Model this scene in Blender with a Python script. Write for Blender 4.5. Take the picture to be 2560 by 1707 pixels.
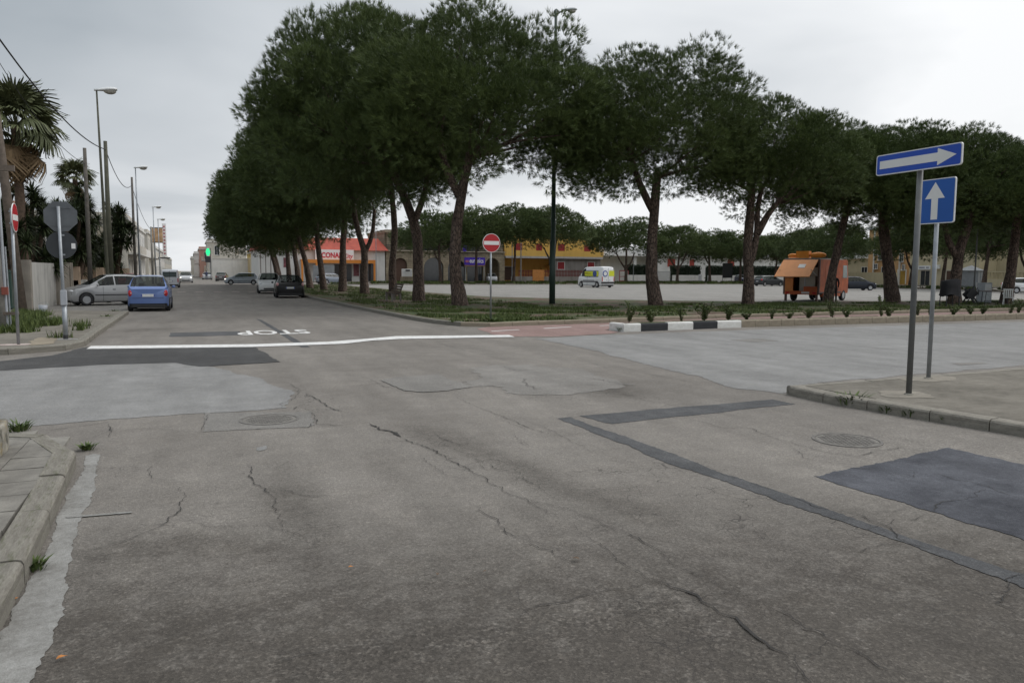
import bpy, bmesh, math, random
import numpy as np
from mathutils import Vector, Matrix, noise as mnoise

rad = math.radians
SC = bpy.context.scene
COL = SC.collection
for o in list(bpy.data.objects):
    bpy.data.objects.remove(o)

# ------------------------------------------------------------------ camera
# World axes: X runs along the cross road, Y runs along the far street, Z up, metres.
cam_data = bpy.data.cameras.new('camera')
cam = bpy.data.objects.new('camera', cam_data)
COL.objects.link(cam)
SC.camera = cam
cam_data.sensor_width = 36.0
cam_data.lens = 27.0
cam_data.clip_start = 0.1
cam_data.clip_end = 6000.0
cam.matrix_world = (Matrix.Translation((0, 0, 1.70)) @ Matrix.Rotation(rad(-22.5), 4, 'Z')
                    @ Matrix.Rotation(rad(90 - 5.134), 4, 'X') @ Matrix.Rotation(rad(0.3), 4, 'Z'))

# ------------------------------------------------------------------ sky, sun, exposure
SUN_AZ, SUN_EL = rad(92), rad(50)          # azimuth from +Y towards +X
world = bpy.data.worlds.new('World')
SC.world = world
world.use_nodes = True
wt = world.node_tree
wt.nodes.clear()

def wn(kind, **kw):
    n = wt.nodes.new(kind)
    for k, v in kw.items():
        setattr(n, k, v)
    return n

def wmath(op, a, b=None, c=None, clamp=False):
    n = wn('ShaderNodeMath', operation=op, use_clamp=clamp)
    for i, v in enumerate((a, b, c)):
        if v is None:
            continue
        if isinstance(v, (int, float)):
            n.inputs[i].default_value = v
        else:
            wt.links.new(v, n.inputs[i])
    return n.outputs[0]

wo = wn('ShaderNodeOutputWorld')
sky = wn('ShaderNodeTexSky', sky_type='NISHITA', sun_disc=False)
sky.sun_elevation = SUN_EL
sky.sun_rotation = SUN_AZ
sky.dust_density = 3.0
bg_sky = wn('ShaderNodeBackground')
bg_sky.inputs['Strength'].default_value = 0.06
wt.links.new(sky.outputs[0], bg_sky.inputs['Color'])
tc = wn('ShaderNodeTexCoord')
sep = wn('ShaderNodeSeparateXYZ')
wt.links.new(tc.outputs['Generated'], sep.inputs[0])
dx, dy, dz = sep.outputs
# an overcast layer: the view direction meets a flat cloud deck
inv = wmath('DIVIDE', 1.0, wmath('ADD', wmath('MAXIMUM', dz, 0.0), 0.16))
comb = wn('ShaderNodeCombineXYZ')
wt.links.new(wmath('MULTIPLY', dx, inv), comb.inputs[0])
wt.links.new(wmath('MULTIPLY', dy, inv), comb.inputs[1])
n1 = wn('ShaderNodeTexNoise')
n1.inputs['Scale'].default_value = 0.55
n1.inputs['Detail'].default_value = 5.0
n1.inputs['Roughness'].default_value = 0.5
n1.inputs['Distortion'].default_value = 0.35
wt.links.new(comb.outputs[0], n1.inputs['Vector'])
# brighter towards the veiled sun and towards the horizon
dots = wmath('ADD', wmath('MULTIPLY', dx, math.sin(SUN_AZ) * math.cos(SUN_EL)),
             wmath('MULTIPLY', dy, math.cos(SUN_AZ) * math.cos(SUN_EL)))
dots = wmath('ADD', dots, wmath('MULTIPLY', dz, math.sin(SUN_EL)))
glow = wmath('MULTIPLY_ADD', dots, 1.12, -0.01)
hor = wmath('MULTIPLY', wmath('SUBTRACT', 0.26, wmath('ABSOLUTE', dz)), 3.6, clamp=True)
lum = wmath('ADD', wmath('ADD', glow, wmath('MULTIPLY', hor, 0.80)), wmath('MULTIPLY', wmath('SUBTRACT', n1.outputs[0], 0.5), 1.5), clamp=True)
# a deck of cloud is brighter overhead than at its edge
zen = wmath('MULTIPLY_ADD', wmath('POWER', wmath('MAXIMUM', dz, 0.0), 2.0), 0.75, 1.0)
ramp = wn('ShaderNodeValToRGB')
ramp.color_ramp.elements[0].position = 0.0
ramp.color_ramp.elements[0].color = (0.37, 0.415, 0.455, 1)
ramp.color_ramp.elements[1].position = 0.86
ramp.color_ramp.elements[1].color = (0.97, 0.985, 1.0, 1)
e = ramp.color_ramp.elements.new(0.45)
e.color = (0.62, 0.655, 0.69, 1)
wt.links.new(lum, ramp.inputs[0])
bg_cloud = wn('ShaderNodeBackground')
wt.links.new(zen, bg_cloud.inputs['Strength'])
wt.links.new(ramp.outputs[0], bg_cloud.inputs['Color'])
mixw = wn('ShaderNodeMixShader')
mixw.inputs[0].default_value = 0.94
wt.links.new(bg_sky.outputs[0], mixw.inputs[1])
wt.links.new(bg_cloud.outputs[0], mixw.inputs[2])
wt.links.new(mixw.outputs[0], wo.inputs['Surface'])

sun_d = bpy.data.lights.new('sun', 'SUN')
sun_d.energy = 1.1
sun_d.angle = rad(30)
sun_d.color = (1.0, 0.97, 0.93)
sun = bpy.data.objects.new('sun', sun_d)
COL.objects.link(sun)
sv = Vector((math.sin(SUN_AZ) * math.cos(SUN_EL), math.cos(SUN_AZ) * math.cos(SUN_EL), math.sin(SUN_EL)))
sun.rotation_euler = sv.to_track_quat('Z', 'Y').to_euler()
sun.location = sv * 60

SC.view_settings.view_transform = 'Standard'
SC.view_settings.look = 'None'
SC.view_settings.exposure = 0.0
SC.view_settings.gamma = 1.0
SC.view_settings.use_curve_mapping = False
SC.render.engine = 'CYCLES'

# ------------------------------------------------------------------ naming helpers
def tag(o, label=None, cat=None, group=None, kind=None):
    if label: o['label'] = label
    if cat: o['category'] = cat
    if group: o['group'] = group
    if kind: o['kind'] = kind
    return o

def thing(name, label, cat, loc=(0, 0, 0), rz=0.0, group=None):
    o = bpy.data.objects.new(name, None)
    o.empty_display_size = 0.2
    COL.objects.link(o)
    o.location = loc
    o.rotation_euler = (0, 0, rz)
    return tag(o, label, cat, group)

def place(name, mesh, parent=None, loc=(0, 0, 0), rot=(0, 0, 0), scale=(1, 1, 1)):
    o = bpy.data.objects.new(name, mesh)
    COL.objects.link(o)
    if parent is not None: o.parent = parent
    o.location = loc
    o.rotation_euler = rot
    o.scale = scale
    return o

def copy_tree(o, parent=None):
    c = o.copy()
    COL.objects.link(c)
    c.parent = parent
    for ch in list(o.children):
        copy_tree(ch, c)
    return c

# ------------------------------------------------------------------ mesh builder
class MB:
    def __init__(s):
        s.v = []; s.f = []
    def add(s, vs, fs):
        n = len(s.v)
        s.v += [tuple(p) for p in vs]
        s.f += [tuple(i + n for i in f) for f in fs]
        return s
    def box(s, x0, x1, y0, y1, z0, z1):
        return s.add([(x0,y0,z0),(x1,y0,z0),(x1,y1,z0),(x0,y1,z0),(x0,y0,z1),(x1,y0,z1),(x1,y1,z1),(x0,y1,z1)],
              [(3,2,1,0),(4,5,6,7),(0,1,5,4),(1,2,6,5),(2,3,7,6),(3,0,4,7)])
    def mbox(s, M, x, y, z):
        a, b, c = x / 2, y / 2, z / 2
        P = [(-a,-b,-c),(a,-b,-c),(a,b,-c),(-a,b,-c),(-a,-b,c),(a,-b,c),(a,b,c),(-a,b,c)]
        return s.add([M @ Vector(p) for p in P], [(3,2,1,0),(4,5,6,7),(0,1,5,4),(1,2,6,5),(2,3,7,6),(3,0,4,7)])
    def prism(s, poly, z0, z1, axis='z', cap=True):
        n = len(poly)
        if axis == 'z': f = lambda p, h: (p[0], p[1], h)
        elif axis == 'y': f = lambda p, h: (p[0], h, p[1])
        else: f = lambda p, h: (h, p[0], p[1])
        vs = [f(p, z0) for p in poly] + [f(p, z1) for p in poly]
        fs = [(i, (i + 1) % n, n + (i + 1) % n, n + i) for i in range(n)]
        if cap: fs += [tuple(range(n - 1, -1, -1)), tuple(range(n, 2 * n))]
        return s.add(vs, fs)
    def tube(s, path, radii, n=8, cap=True):
        path = [Vector(p) for p in path]
        if isinstance(radii, (int, float)): radii = [radii] * len(path)
        vs = []; fs = []
        up = Vector((0.13, 0.31, 0.94)).normalized()
        for i, p in enumerate(path):
            d = (path[min(i + 1, len(path) - 1)] - path[max(i - 1, 0)]).normalized()
            a = d.cross(up)
            if a.length < 0.05: a = d.cross(Vector((1, 0, 0)))
            a.normalize(); b = d.cross(a)
            for k in range(n):
                q = 2 * math.pi * k / n
                vs.append(p + (a * math.cos(q) + b * math.sin(q)) * radii[i])
        for i in range(len(path) - 1):
            for k in range(n):
                k2 = (k + 1) % n
                fs.append((i*n+k, i*n+k2, (i+1)*n+k2, (i+1)*n+k))
        if cap:
            fs.append(tuple(range(n))); fs.append(tuple((len(path)-1)*n + k for k in range(n - 1, -1, -1)))
        return s.add(vs, fs)
    def lathe(s, prof, n=20, M=None, caps=True):
        vs = []; fs = []
        for r, z in prof:
            for k in range(n):
                q = 2 * math.pi * k / n
                p = Vector((r * math.cos(q), r * math.sin(q), z))
                vs.append(M @ p if M else p)
        for i in range(len(prof) - 1):
            for k in range(n):
                k2 = (k + 1) % n
                fs.append((i*n+k, i*n+k2, (i+1)*n+k2, (i+1)*n+k))
        if caps and prof[0][0] > 1e-4: fs.append(tuple(range(n - 1, -1, -1)))
        if caps and prof[-1][0] > 1e-4: fs.append(tuple((len(prof)-1)*n + k for k in range(n)))
        return s.add(vs, fs)
    def ball(s, c, r, nu=12, nv=8):
        rx, ry, rz_ = (r, r, r) if isinstance(r, (int, float)) else r
        vs = []; fs = []
        for i in range(nv + 1):
            th = math.pi * i / nv
            for k in range(nu):
                q = 2 * math.pi * k / nu
                vs.append((c[0]+rx*math.sin(th)*math.cos(q), c[1]+ry*math.sin(th)*math.sin(q), c[2]+rz_*math.cos(th)))
        for i in range(nv):
            for k in range(nu):
                k2 = (k + 1) % nu
                fs.append((i*nu+k, (i+1)*nu+k, (i+1)*nu+k2, i*nu+k2))
        return s.add(vs, fs)
    def mesh(s, name, mat, smooth=False):
        me = bpy.data.meshes.new(name)
        me.from_pydata([tuple(p) for p in s.v], [], s.f)
        bm = bmesh.new(); bm.from_mesh(me)
        bmesh.ops.remove_doubles(bm, verts=bm.verts, dist=1e-5)
        bmesh.ops.recalc_face_normals(bm, faces=bm.faces)
        bm.to_mesh(me); bm.free()
        if mat: me.materials.append(mat)
        if smooth: me.polygons.foreach_set('use_smooth', [True] * len(me.polygons))
        return me
    def build(s, name, mat, parent=None, smooth=False, bevel=0, loc=(0, 0, 0), rot=(0, 0, 0), seg=2):
        o = place(name, s.mesh(name, mat, smooth), parent, loc, rot)
        if bevel:
            m = o.modifiers.new('bevel', 'BEVEL'); m.width = bevel; m.segments = seg; m.limit_method = 'ANGLE'
        return o

def raw_mesh(name, V, Fidx, mat, smooth=False):
    """numpy triangles or quads to a mesh"""
    me = bpy.data.meshes.new(name)
    V = np.asarray(V, np.float32); Fidx = np.asarray(Fidx, np.int32)
    k = Fidx.shape[1]
    me.vertices.add(len(V)); me.vertices.foreach_set('co', V.ravel())
    me.loops.add(Fidx.size); me.loops.foreach_set('vertex_index', Fidx.ravel())
    me.polygons.add(len(Fidx)); me.polygons.foreach_set('loop_start', np.arange(0, Fidx.size, k, dtype=np.int32))
    me.update(calc_edges=True)
    if mat: me.materials.append(mat)
    if smooth: me.polygons.foreach_set('use_smooth', [True] * len(me.polygons))
    return me

# ------------------------------------------------------------------ materials
class NT:
    def __init__(s, name):
        s.m = bpy.data.materials.new(name); s.m.use_nodes = True
        s.t = s.m.node_tree
        s.b = s.t.nodes['Principled BSDF']
        s.co = s.t.nodes.new('ShaderNodeTexCoord').outputs['Object']
    def n(s, kind, **kw):
        x = s.t.nodes.new(kind)
        for k, v in kw.items(): setattr(x, k, v)
        return x
    def link(s, a, b): s.t.links.new(a, b)
    def math(s, op, a, b=None, c=None, clamp=False):
        x = s.n('ShaderNodeMath', operation=op, use_clamp=clamp)
        for i, v in enumerate((a, b, c)):
            if v is None: continue
            if isinstance(v, (int, float)): x.inputs[i].default_value = v
            else: s.link(v, x.inputs[i])
        return x.outputs[0]
    def noise(s, scale, detail=4, rough=0.55, vec=None, dist=0.0):
        x = s.n('ShaderNodeTexNoise')
        x.inputs['Scale'].default_value = scale; x.inputs['Detail'].default_value = detail
        x.inputs['Roughness'].default_value = rough; x.inputs['Distortion'].default_value = dist
        s.link(vec or s.co, x.inputs['Vector'])
        return x.outputs[0]
    def vor(s, scale, feature='F1', out='Distance', vec=None, rnd=1.0):
        x = s.n('ShaderNodeTexVoronoi', feature=feature)
        x.inputs['Scale'].default_value = scale
        x.inputs['Randomness'].default_value = rnd
        s.link(vec or s.co, x.inputs['Vector'])
        return x.outputs[out]
    def mapv(s, scale=(1, 1, 1), rot=(0, 0, 0), loc=(0, 0, 0), vec=None):
        x = s.n('ShaderNodeMapping')
        x.inputs['Scale'].default_value = scale; x.inputs['Rotation'].default_value = rot; x.inputs['Location'].default_value = loc
        s.link(vec or s.co, x.inputs['Vector'])
        return x.outputs[0]
    def ramp(s, fac, stops):
        x = s.n('ShaderNodeValToRGB')
        el = x.color_ramp.elements
        while len(el) < len(stops): el.new(0.5)
        for e, (p, c) in zip(el, stops):
            e.position = p
            e.color = (*c, 1) if not isinstance(c, (int, float)) else (c, c, c, 1)
        s.link(fac, x.inputs[0])
        return x.outputs[0]
    def mix(s, fac, a, b, mode='MIX'):
        x = s.n('ShaderNodeMix', data_type='RGBA', blend_type=mode)
        for sock, v in ((x.inputs[0], fac), (x.inputs[6], a), (x.inputs[7], b)):
            if isinstance(v, (int, float)): sock.default_value = v
            elif isinstance(v, tuple): sock.default_value = (*v, 1)
            else: s.link(v, sock)
        return x.outputs[2]
    def col(s, c):
        if isinstance(c, tuple): s.b.inputs['Base Color'].default_value = (*c, 1)
        else: s.link(c, s.b.inputs['Base Color'])
        return s
    def rough(s, r):
        if isinstance(r, (int, float)): s.b.inputs['Roughness'].default_value = r
        else: s.link(r, s.b.inputs['Roughness'])
        return s
    def bump(s, h, strength=0.3, dist=0.01):
        x = s.n('ShaderNodeBump')
        x.inputs['Strength'].default_value = strength; x.inputs['Distance'].default_value = dist
        s.link(h, x.inputs['Height']); s.link(x.outputs[0], s.b.inputs['Normal'])
        return s

_mc = {}
def M(name, color=(0.5, 0.5, 0.5), rough=0.6, var=0.15, scale=3.0, metal=0.0, bump=0.0, bscale=40.0, spec=0.5, coat=0.0, emit=None):
    """plain painted, plastered or metal surface with uneven tone and grain"""
    if name in _mc: return _mc[name]
    t = NT(name)
    d = tuple(c * (1 - var) for c in color); l = tuple(min(1, c * (1 + var)) for c in color)
    t.col(t.ramp(t.noise(scale, 6, 0.6), [(0.3, d), (0.7, l)]))
    t.rough(rough)
    t.b.inputs['Metallic'].default_value = metal
    t.b.inputs['Specular IOR Level'].default_value = spec
    t.b.inputs['Coat Weight'].default_value = coat
    if bump: t.bump(t.noise(bscale, 4), bump, 0.01)
    if emit:
        t.b.inputs['Emission Color'].default_value = (*color, 1); t.b.inputs['Emission Strength'].default_value = emit
    _mc[name] = t.m
    return t.m

def plaster(name, color=(0.5, 0.5, 0.5), dirt=0.35):
    """weathered outdoor wall: streaks and blotches of grime with their own shapes"""
    if name in _mc: return _mc[name]
    t = NT(name)
    streak = t.noise(1.0, 5, 0.6, vec=t.mapv((2.2, 2.2, 0.25)))
    blot = t.noise(0.7, 6, 0.62)
    f = t.math('MULTIPLY', t.math('ADD', t.ramp(streak, [(0.45, 0.0), (0.75, 1.0)]), t.ramp(blot, [(0.48, 0.0), (0.72, 1.0)])), 0.5 * dirt * 2)
    dirtc = tuple(c * 0.55 for c in color)
    t.col(t.mix(f, color, dirtc)).rough(0.85)
    t.b.inputs['Specular IOR Level'].default_value = 0.2
    t.bump(t.noise(60, 4), 0.25, 0.01)
    _mc[name] = t.m
    return t.m

# ================================================================== GROUND
rng = random.Random(7)

def asphalt(name, c_dark, c_light, speck=0.5, attr=False, fine=1.0, tone=1.0, scuff=0.55):
    t = NT(name)
    big = t.noise(0.35, 3, 0.6)
    mid = t.noise(2.3, 3, 0.65)
    g = t.math('ADD', t.math('MULTIPLY', big, 0.55), t.math('MULTIPLY', mid, 0.45))
    c = t.ramp(g, [(0.36, c_dark), (0.64, c_light)])
    # aggregate: pale and dark stones
    cell = t.vor(105 * fine, out='Color')
    sepc = t.n('ShaderNodeSeparateColor'); t.link(cell, sepc.inputs[0])
    gr = t.noise(230 * fine, 1, 0.6)
    stone = t.ramp(sepc.outputs[0], [(0.0, 0.62), (0.5, 0.96), (0.80, 1.05), (0.93, 1.45), (1.0, 1.75)])
    stone = t.mix(speck, (1, 1, 1), stone)
    c = t.mix(1.0, c, stone, 'MULTIPLY')
    c = t.mix(1.0, c, t.ramp(gr, [(0.3, 0.78), (0.7, 1.2)]), 'MULTIPLY')
    sp2 = t.noise(28, 2, 0.7)
    c = t.mix(1.0, c, t.ramp(sp2, [(0.3, 0.88), (0.7, 1.1)]), 'MULTIPLY')
    # long streaks rubbed along the road
    stv = t.noise(1.2, 2, 0.6, vec=t.mapv((1.5, 0.22, 1)))
    c = t.mix(1.0, c, t.ramp(stv, [(0.35, 0.90), (0.65, 1.08)]), 'MULTIPLY')
    hgt = t.math('ADD', t.math('MULTIPLY', t.vor(105 * fine), 0.5), t.math('MULTIPLY', gr, 0.7))
    if attr:
        a = t.n('ShaderNodeAttribute', attribute_name='wear_falloff')
        sc = t.n('ShaderNodeSeparateColor'); t.link(a.outputs['Color'], sc.inputs[0])
        st, cz, co = sc.outputs[0], sc.outputs[1], sc.outputs[2]
        # oily dark wear and painted near darkening, broken up by grain
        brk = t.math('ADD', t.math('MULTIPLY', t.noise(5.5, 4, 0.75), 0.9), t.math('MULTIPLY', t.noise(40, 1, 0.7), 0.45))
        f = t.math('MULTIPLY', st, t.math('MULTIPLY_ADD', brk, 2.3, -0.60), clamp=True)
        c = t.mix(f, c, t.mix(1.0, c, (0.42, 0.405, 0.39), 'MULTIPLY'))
        # coarse open patch: bigger pale and dark stones
        cell2 = t.vor(62, out='Color')
        s2 = t.n('ShaderNodeSeparateColor'); t.link(cell2, s2.inputs[0])
        coarse = t.ramp(s2.outputs[1], [(0.0, 0.58), (0.55, 0.90), (0.85, 1.08), (0.96, 1.35), (1.0, 1.6)])
        c = t.mix(co, c, t.mix(1.0, c, coarse, 'MULTIPLY'))
        # crazing: fine irregular cell edges
        wv = t.n('ShaderNodeVectorMath', operation='ADD')
        nz = t.n('ShaderNodeTexNoise'); nz.inputs['Scale'].default_value = 3.0; nz.inputs['Detail'].default_value = 3
        t.link(t.co, nz.inputs['Vector'])
        scl = t.n('ShaderNodeVectorMath', operation='SCALE'); scl.inputs['Scale'].default_value = 0.35
        t.link(nz.outputs['Color'], scl.inputs[0]); t.link(t.co, wv.inputs[0]); t.link(scl.outputs[0], wv.inputs[1])
        ed = t.vor(2.6, 'DISTANCE_TO_EDGE', vec=wv.outputs[0])
        ed2 = t.vor(6.5, 'DISTANCE_TO_EDGE', vec=wv.outputs[0])
        l1 = t.math('LESS_THAN', ed, t.math('MULTIPLY', t.noise(9, 2), 0.020))
        l2 = t.math('MULTIPLY', t.math('LESS_THAN', ed2, t.math('MULTIPLY', t.noise(7, 2), 0.034)), 0.7)
        gate = t.ramp(t.noise(1.7, 3, 0.6), [(0.47, 0.0), (0.56, 1.0)])
        crk = t.math('MULTIPLY', t.math('MULTIPLY', t.math('MAXIMUM', l1, l2), cz), gate, clamp=True)
        c = t.mix(t.math('MULTIPLY', crk, 0.8), c, (0.035, 0.032, 0.03))
    # scuffed and dusty blotches
    sf = t.ramp(t.noise(3.1, 4, 0.72, vec=t.mapv(loc=(7, 4, 0))), [(0.50, 0.0), (0.68, scuff)])
    c = t.mix(sf, c, t.mix(1.0, c, (1 + .4 * scuff, 1 + .39 * scuff, 1 + .36 * scuff), 'MULTIPLY'))
    c = t.mix(1.0, c, (tone, tone, tone), 'MULTIPLY')
    t.col(c).rough(0.88)
    t.b.inputs['Specular IOR Level'].default_value = 0.25
    t.bump(hgt, 0.55, 0.008)
    return t.m

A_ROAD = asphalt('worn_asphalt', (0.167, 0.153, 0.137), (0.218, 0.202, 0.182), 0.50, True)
A_PALE = asphalt('pale_grey_asphalt', (0.188, 0.186, 0.181), (0.250, 0.248, 0.242), 0.34, fine=1.2)
A_DARK = asphalt('fresh_dark_asphalt', (0.048, 0.048, 0.048), (0.076, 0.075, 0.074), 0.45)
A_TRENCH = asphalt('bitumen_strip_asphalt', (0.058, 0.060, 0.063), (0.098, 0.099, 0.102), 0.50, scuff=0.9)
A_TAR = asphalt('bitumen_sheet_asphalt', (0.022, 0.024, 0.031), (0.088, 0.092, 0.106), 0.35, scuff=1.0)
A_LOT = asphalt('car_park_asphalt', (0.20, 0.192, 0.178), (0.265, 0.255, 0.238), 0.35)
A_PATCH = asphalt('brown_patch_asphalt', (0.17, 0.162, 0.15), (0.205, 0.196, 0.182), 0.5)
A_WORN = asphalt('scuffed_grey_asphalt', (0.170, 0.160, 0.147), (0.228, 0.217, 0.201), 0.5)
A_RED = asphalt('red_cycle_asphalt', (0.222, 0.148, 0.133), (0.292, 0.205, 0.188), 0.35, fine=1.2)
MAT_CRACK = M('crack_shadowed_bitumen', (0.028, 0.026, 0.024), 0.95, 0.3, 30)
MAT_CRACK2 = M('pale_dust_line', (0.30, 0.29, 0.26), 0.95, 0.3, 30)

def conc(name, c, dirt, scale=1.6, moss=0.0):
    t = NT(name)
    a = t.noise(scale, 6, 0.65); b = t.noise(scale * 7, 5, 0.7); g = t.noise(150, 3, 0.7)
    k = t.ramp(t.math('ADD', t.math('MULTIPLY', a, 0.6), t.math('MULTIPLY', b, 0.4)), [(0.36, dirt), (0.62, c)])
    k = t.mix(1.0, k, t.ramp(g, [(0.3, 0.75), (0.7, 1.18)]), 'MULTIPLY')
    if moss:
        mk = t.ramp(t.noise(4.5, 5, 0.7), [(0.52, 0.0), (0.66, moss)])
        k = t.mix(mk, k, (0.075, 0.085, 0.04))
    t.col(k).rough(0.92)
    t.b.inputs['Specular IOR Level'].default_value = 0.2
    t.bump(t.math('ADD', t.math('MULTIPLY', b, 0.6), t.math('MULTIPLY', g, 0.5)), 0.5, 0.012)
    return t.m

C_PAVE = conc('stained_pavement_concrete', (0.215, 0.198, 0.168), (0.115, 0.105, 0.088), 0.9)
C_KERB = conc('kerb_concrete', (0.31, 0.29, 0.25), (0.14, 0.13, 0.11), 2.4)
C_KERBM = conc('mossy_kerb_concrete', (0.27, 0.255, 0.222), (0.13, 0.12, 0.102), 2.4, 0.5)
C_TILE = conc('ribbed_pavement_tile', (0.33, 0.31, 0.27), (0.20, 0.185, 0.155), 2.0)
C_TUFA = conc('tufa_kerb_stone', (0.34, 0.295, 0.225), (0.20, 0.17, 0.13), 2.0)
C_WHITE = conc('kerb_white_paint', (0.78, 0.78, 0.76), (0.55, 0.54, 0.50), 3.0)
C_BLACK = conc('kerb_black_paint', (0.055, 0.058, 0.062), (0.035, 0.036, 0.038), 3.0)
C_GUT = conc('gutter_cement', (0.30, 0.298, 0.285), (0.165, 0.16, 0.148), 3.0)
PAINT = conc('road_marking_paint', (0.78, 0.78, 0.77), (0.52, 0.51, 0.49), 7.0)
PAINT_OLD = conc('worn_marking_paint', (0.52, 0.46, 0.43), (0.33, 0.25, 0.22), 6.0)

def terrain(name, poly, z, mat):
    return tag(MB().add([(x, y, z) for x, y in poly], [tuple(range(len(poly)))]).build(name, mat), kind='structure')

# the ground sheet to the horizon
t = NT('dry_earth_ground')
t.col(t.ramp(t.noise(0.02, 6), [(0.35, (0.16, 0.14, 0.10)), (0.65, (0.22, 0.20, 0.15))])).rough(0.95)
terrain('ground', [(-2500, -2500), (2500, -2500), (2500, 3500), (-2500, 3500)], -0.035, t.m)

# ---- wear painted by use on the road near the junction (stains, crazing, coarse patches), plus painted lens darkening
def seg_d(P, a, b):
    a = np.array(a); b = np.array(b); ab = b - a
    u = np.clip(((P - a) @ ab) / (ab @ ab), 0, 1)
    return np.linalg.norm(P - (a + u[:, None] * ab), axis=1)

STAINS = [  # polyline, half width, amount
    ([(2.21, 7.99), (2.45, 6.71), (2.63, 5.72), (2.93, 4.59), (2.98, 3.86), (2.95, 3.34), (2.83, 2.91)], 0.26, 0.55),
    ([(-0.5, 5.08), (-0.08, 5.08), (0.38, 4.73), (0.7, 4.18)], 0.30, 0.75),
    ([(-0.63, 4.19), (-0.17, 3.9), (0.19, 3.96), (0.53, 3.99), (0.83, 3.66)], 0.22, 1.05),
    ([(-0.42, 3.61), (0.01, 3.47), (0.41, 3.39)], 0.16, 0.9),
    ([(0.59, 6.04), (0.67, 4.95), (0.75, 4.16), (0.85, 3.59)], 0.22, 0.55),
    ([(1.9, 2.88), (2.17, 2.6), (2.5, 2.56)], 0.16, 0.8),
    ([(5.46, 10.47), (5.79, 10.1), (5.54, 9.3)], 0.35, 0.7),
    ([(-1.67, 24.06), (0.44, 27.35), (1.94, 34.33)], 0.7, 0.5),
]
CRAZE = [
    ([(3.45, 5.63), (3.64, 4.84), (3.77, 4.21), (3.84, 3.6)], 0.55, 1.0),
    ([(3.77, 3.72), (3.73, 3.17), (3.66, 2.47)], 0.40, 1.0),
    ([(4.33, 10.89), (4.88, 9.76), (5.2, 8.84)], 0.9, 0.9),
    ([(2.23, 7.4), (2.69, 5.77), (2.91, 4.44)], 0.5, 0.8),
    ([(0.37, 7.16), (0.48, 5.84), (0.61, 4.89)], 0.5, 0.5),
    ([(-0.71, 7.25), (-0.12, 6.08), (-0.4, 5.12)], 0.4, 0.5),
    ([(2.05, 3.11), (2.41, 2.59)], 0.45, 0.9),
    ([(1.3, 11.11), (1.27, 9.97), (0.9, 9.46)], 0.5, 0.9),
]
COARSE = [
    ([(0.39, 3.24), (0.98, 3.26), (1.61, 3.19), (2.11, 3.2), (2.31, 2.63)], 0.28, 0.9),
    ([(6.41, 5.79), (6.56, 4.92)], 1.0, 0.6),
    ([(3.14, 3.08), (3.14, 2.3)], 0.5, 0.5),
    ([(-0.61, 4.9), (0.06, 3.76)], 0.5, 0.4),
]
def grid_mesh(x0, x1, y0, y1, step):
    xs = np.linspace(x0, x1, max(2, int(round((x1 - x0) / step)) + 1)); ys = np.linspace(y0, y1, max(2, int(round((y1 - y0) / step)) + 1))
    X, Y = np.meshgrid(xs, ys); n = len(xs)
    V = np.stack([X.ravel(), Y.ravel(), np.zeros(X.size)], 1)
    i = np.arange((len(xs) - 1) * (len(ys) - 1)); r = i // (n - 1); c = i % (n - 1); a = r * n + c
    return V, np.stack([a, a + 1, a + n + 1, a + n], 1)
VV = []; FF = []; off = 0
for args in ((-4, 12, -3, 25, 0.1), (-90, -4, 8.2, 19.6, 4), (12, 130, 8.2, 22, 4), (-4, 10, 25, 420, 5), (-2, 10, -30, -3, 3), (10, 130, 99, 121, 4), (-90, -4, 128, 138, 4), (80, 102, 22, 99, 4)):
    v, f = grid_mesh(*args); VV.append(v); FF.append(f + off); off += len(v)
V = np.concatenate(VV); Fq = np.concatenate(FF)
P2 = V[:, :2]
wear_falloff = np.zeros((len(V), 4), np.float32); wear_falloff[:, 3] = 1
for ch, lst in enumerate((STAINS, CRAZE, COARSE)):
    for pl, w, amt in lst:
        d = np.min([seg_d(P2, pl[i], pl[i + 1]) for i in range(len(pl) - 1)], axis=0)
        wear_falloff[:, ch] = np.maximum(wear_falloff[:, ch], amt * np.exp(-(d / w) ** 2 * 0.8))
wear_falloff[:, 1] = np.maximum(wear_falloff[:, 1], 0.18)
wear_falloff[:, 0] = np.maximum(wear_falloff[:, 0], 0.05)
# older surfacing near the viewer, coarser and oil-stained, with lens darkening painted in
near_falloff = np.clip((5.6 - P2[:, 1] - 0.22 * (P2[:, 0] - 1.0)) / 2.8, 0, 1)
wear_falloff[:, 0] = np.maximum(wear_falloff[:, 0], 1.25 * near_falloff); wear_falloff[:, 2] = np.maximum(wear_falloff[:, 2], 0.6 * near_falloff)
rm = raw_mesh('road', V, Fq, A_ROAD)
at = rm.color_attributes.new('wear_falloff', 'FLOAT_COLOR', 'POINT')
at.data.foreach_set('color', wear_falloff.ravel())
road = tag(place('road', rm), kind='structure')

def rough_poly(pts, step=0.12, amp=0.03, seed=0):
    """a polygon outline with a broken, hand-laid edge"""
    out = []; n = len(pts); r = random.Random(seed)
    for i in range(n):
        a = Vector(pts[i]); b = Vector(pts[(i + 1) % n]); L = (b - a).length
        far = min(a.length, b.length) > 26
        nn = Vector((-(b - a).y, (b - a).x)).normalized() if L else Vector((0, 0))
        d = 0.0
        while d < L:
            q = a + (b - a) * (d / L)
            near = q.length < 14
            e = mnoise.noise(Vector((q.x * 1.3 + seed, q.y * 1.3, 0))) * amp * 2 + mnoise.noise(Vector((q.x * 6, q.y * 6 + seed, 3))) * amp
            if near: e += mnoise.noise(Vector((q.x * 24, q.y * 24 + seed, 7))) * min(amp, .016) + r.uniform(-.004, .004)
            out.append((q.x + nn.x * e, q.y + nn.y * e))
            d += 2.0 if far else (min(step, .028) if near else max(step, .06))
    return out

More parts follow.
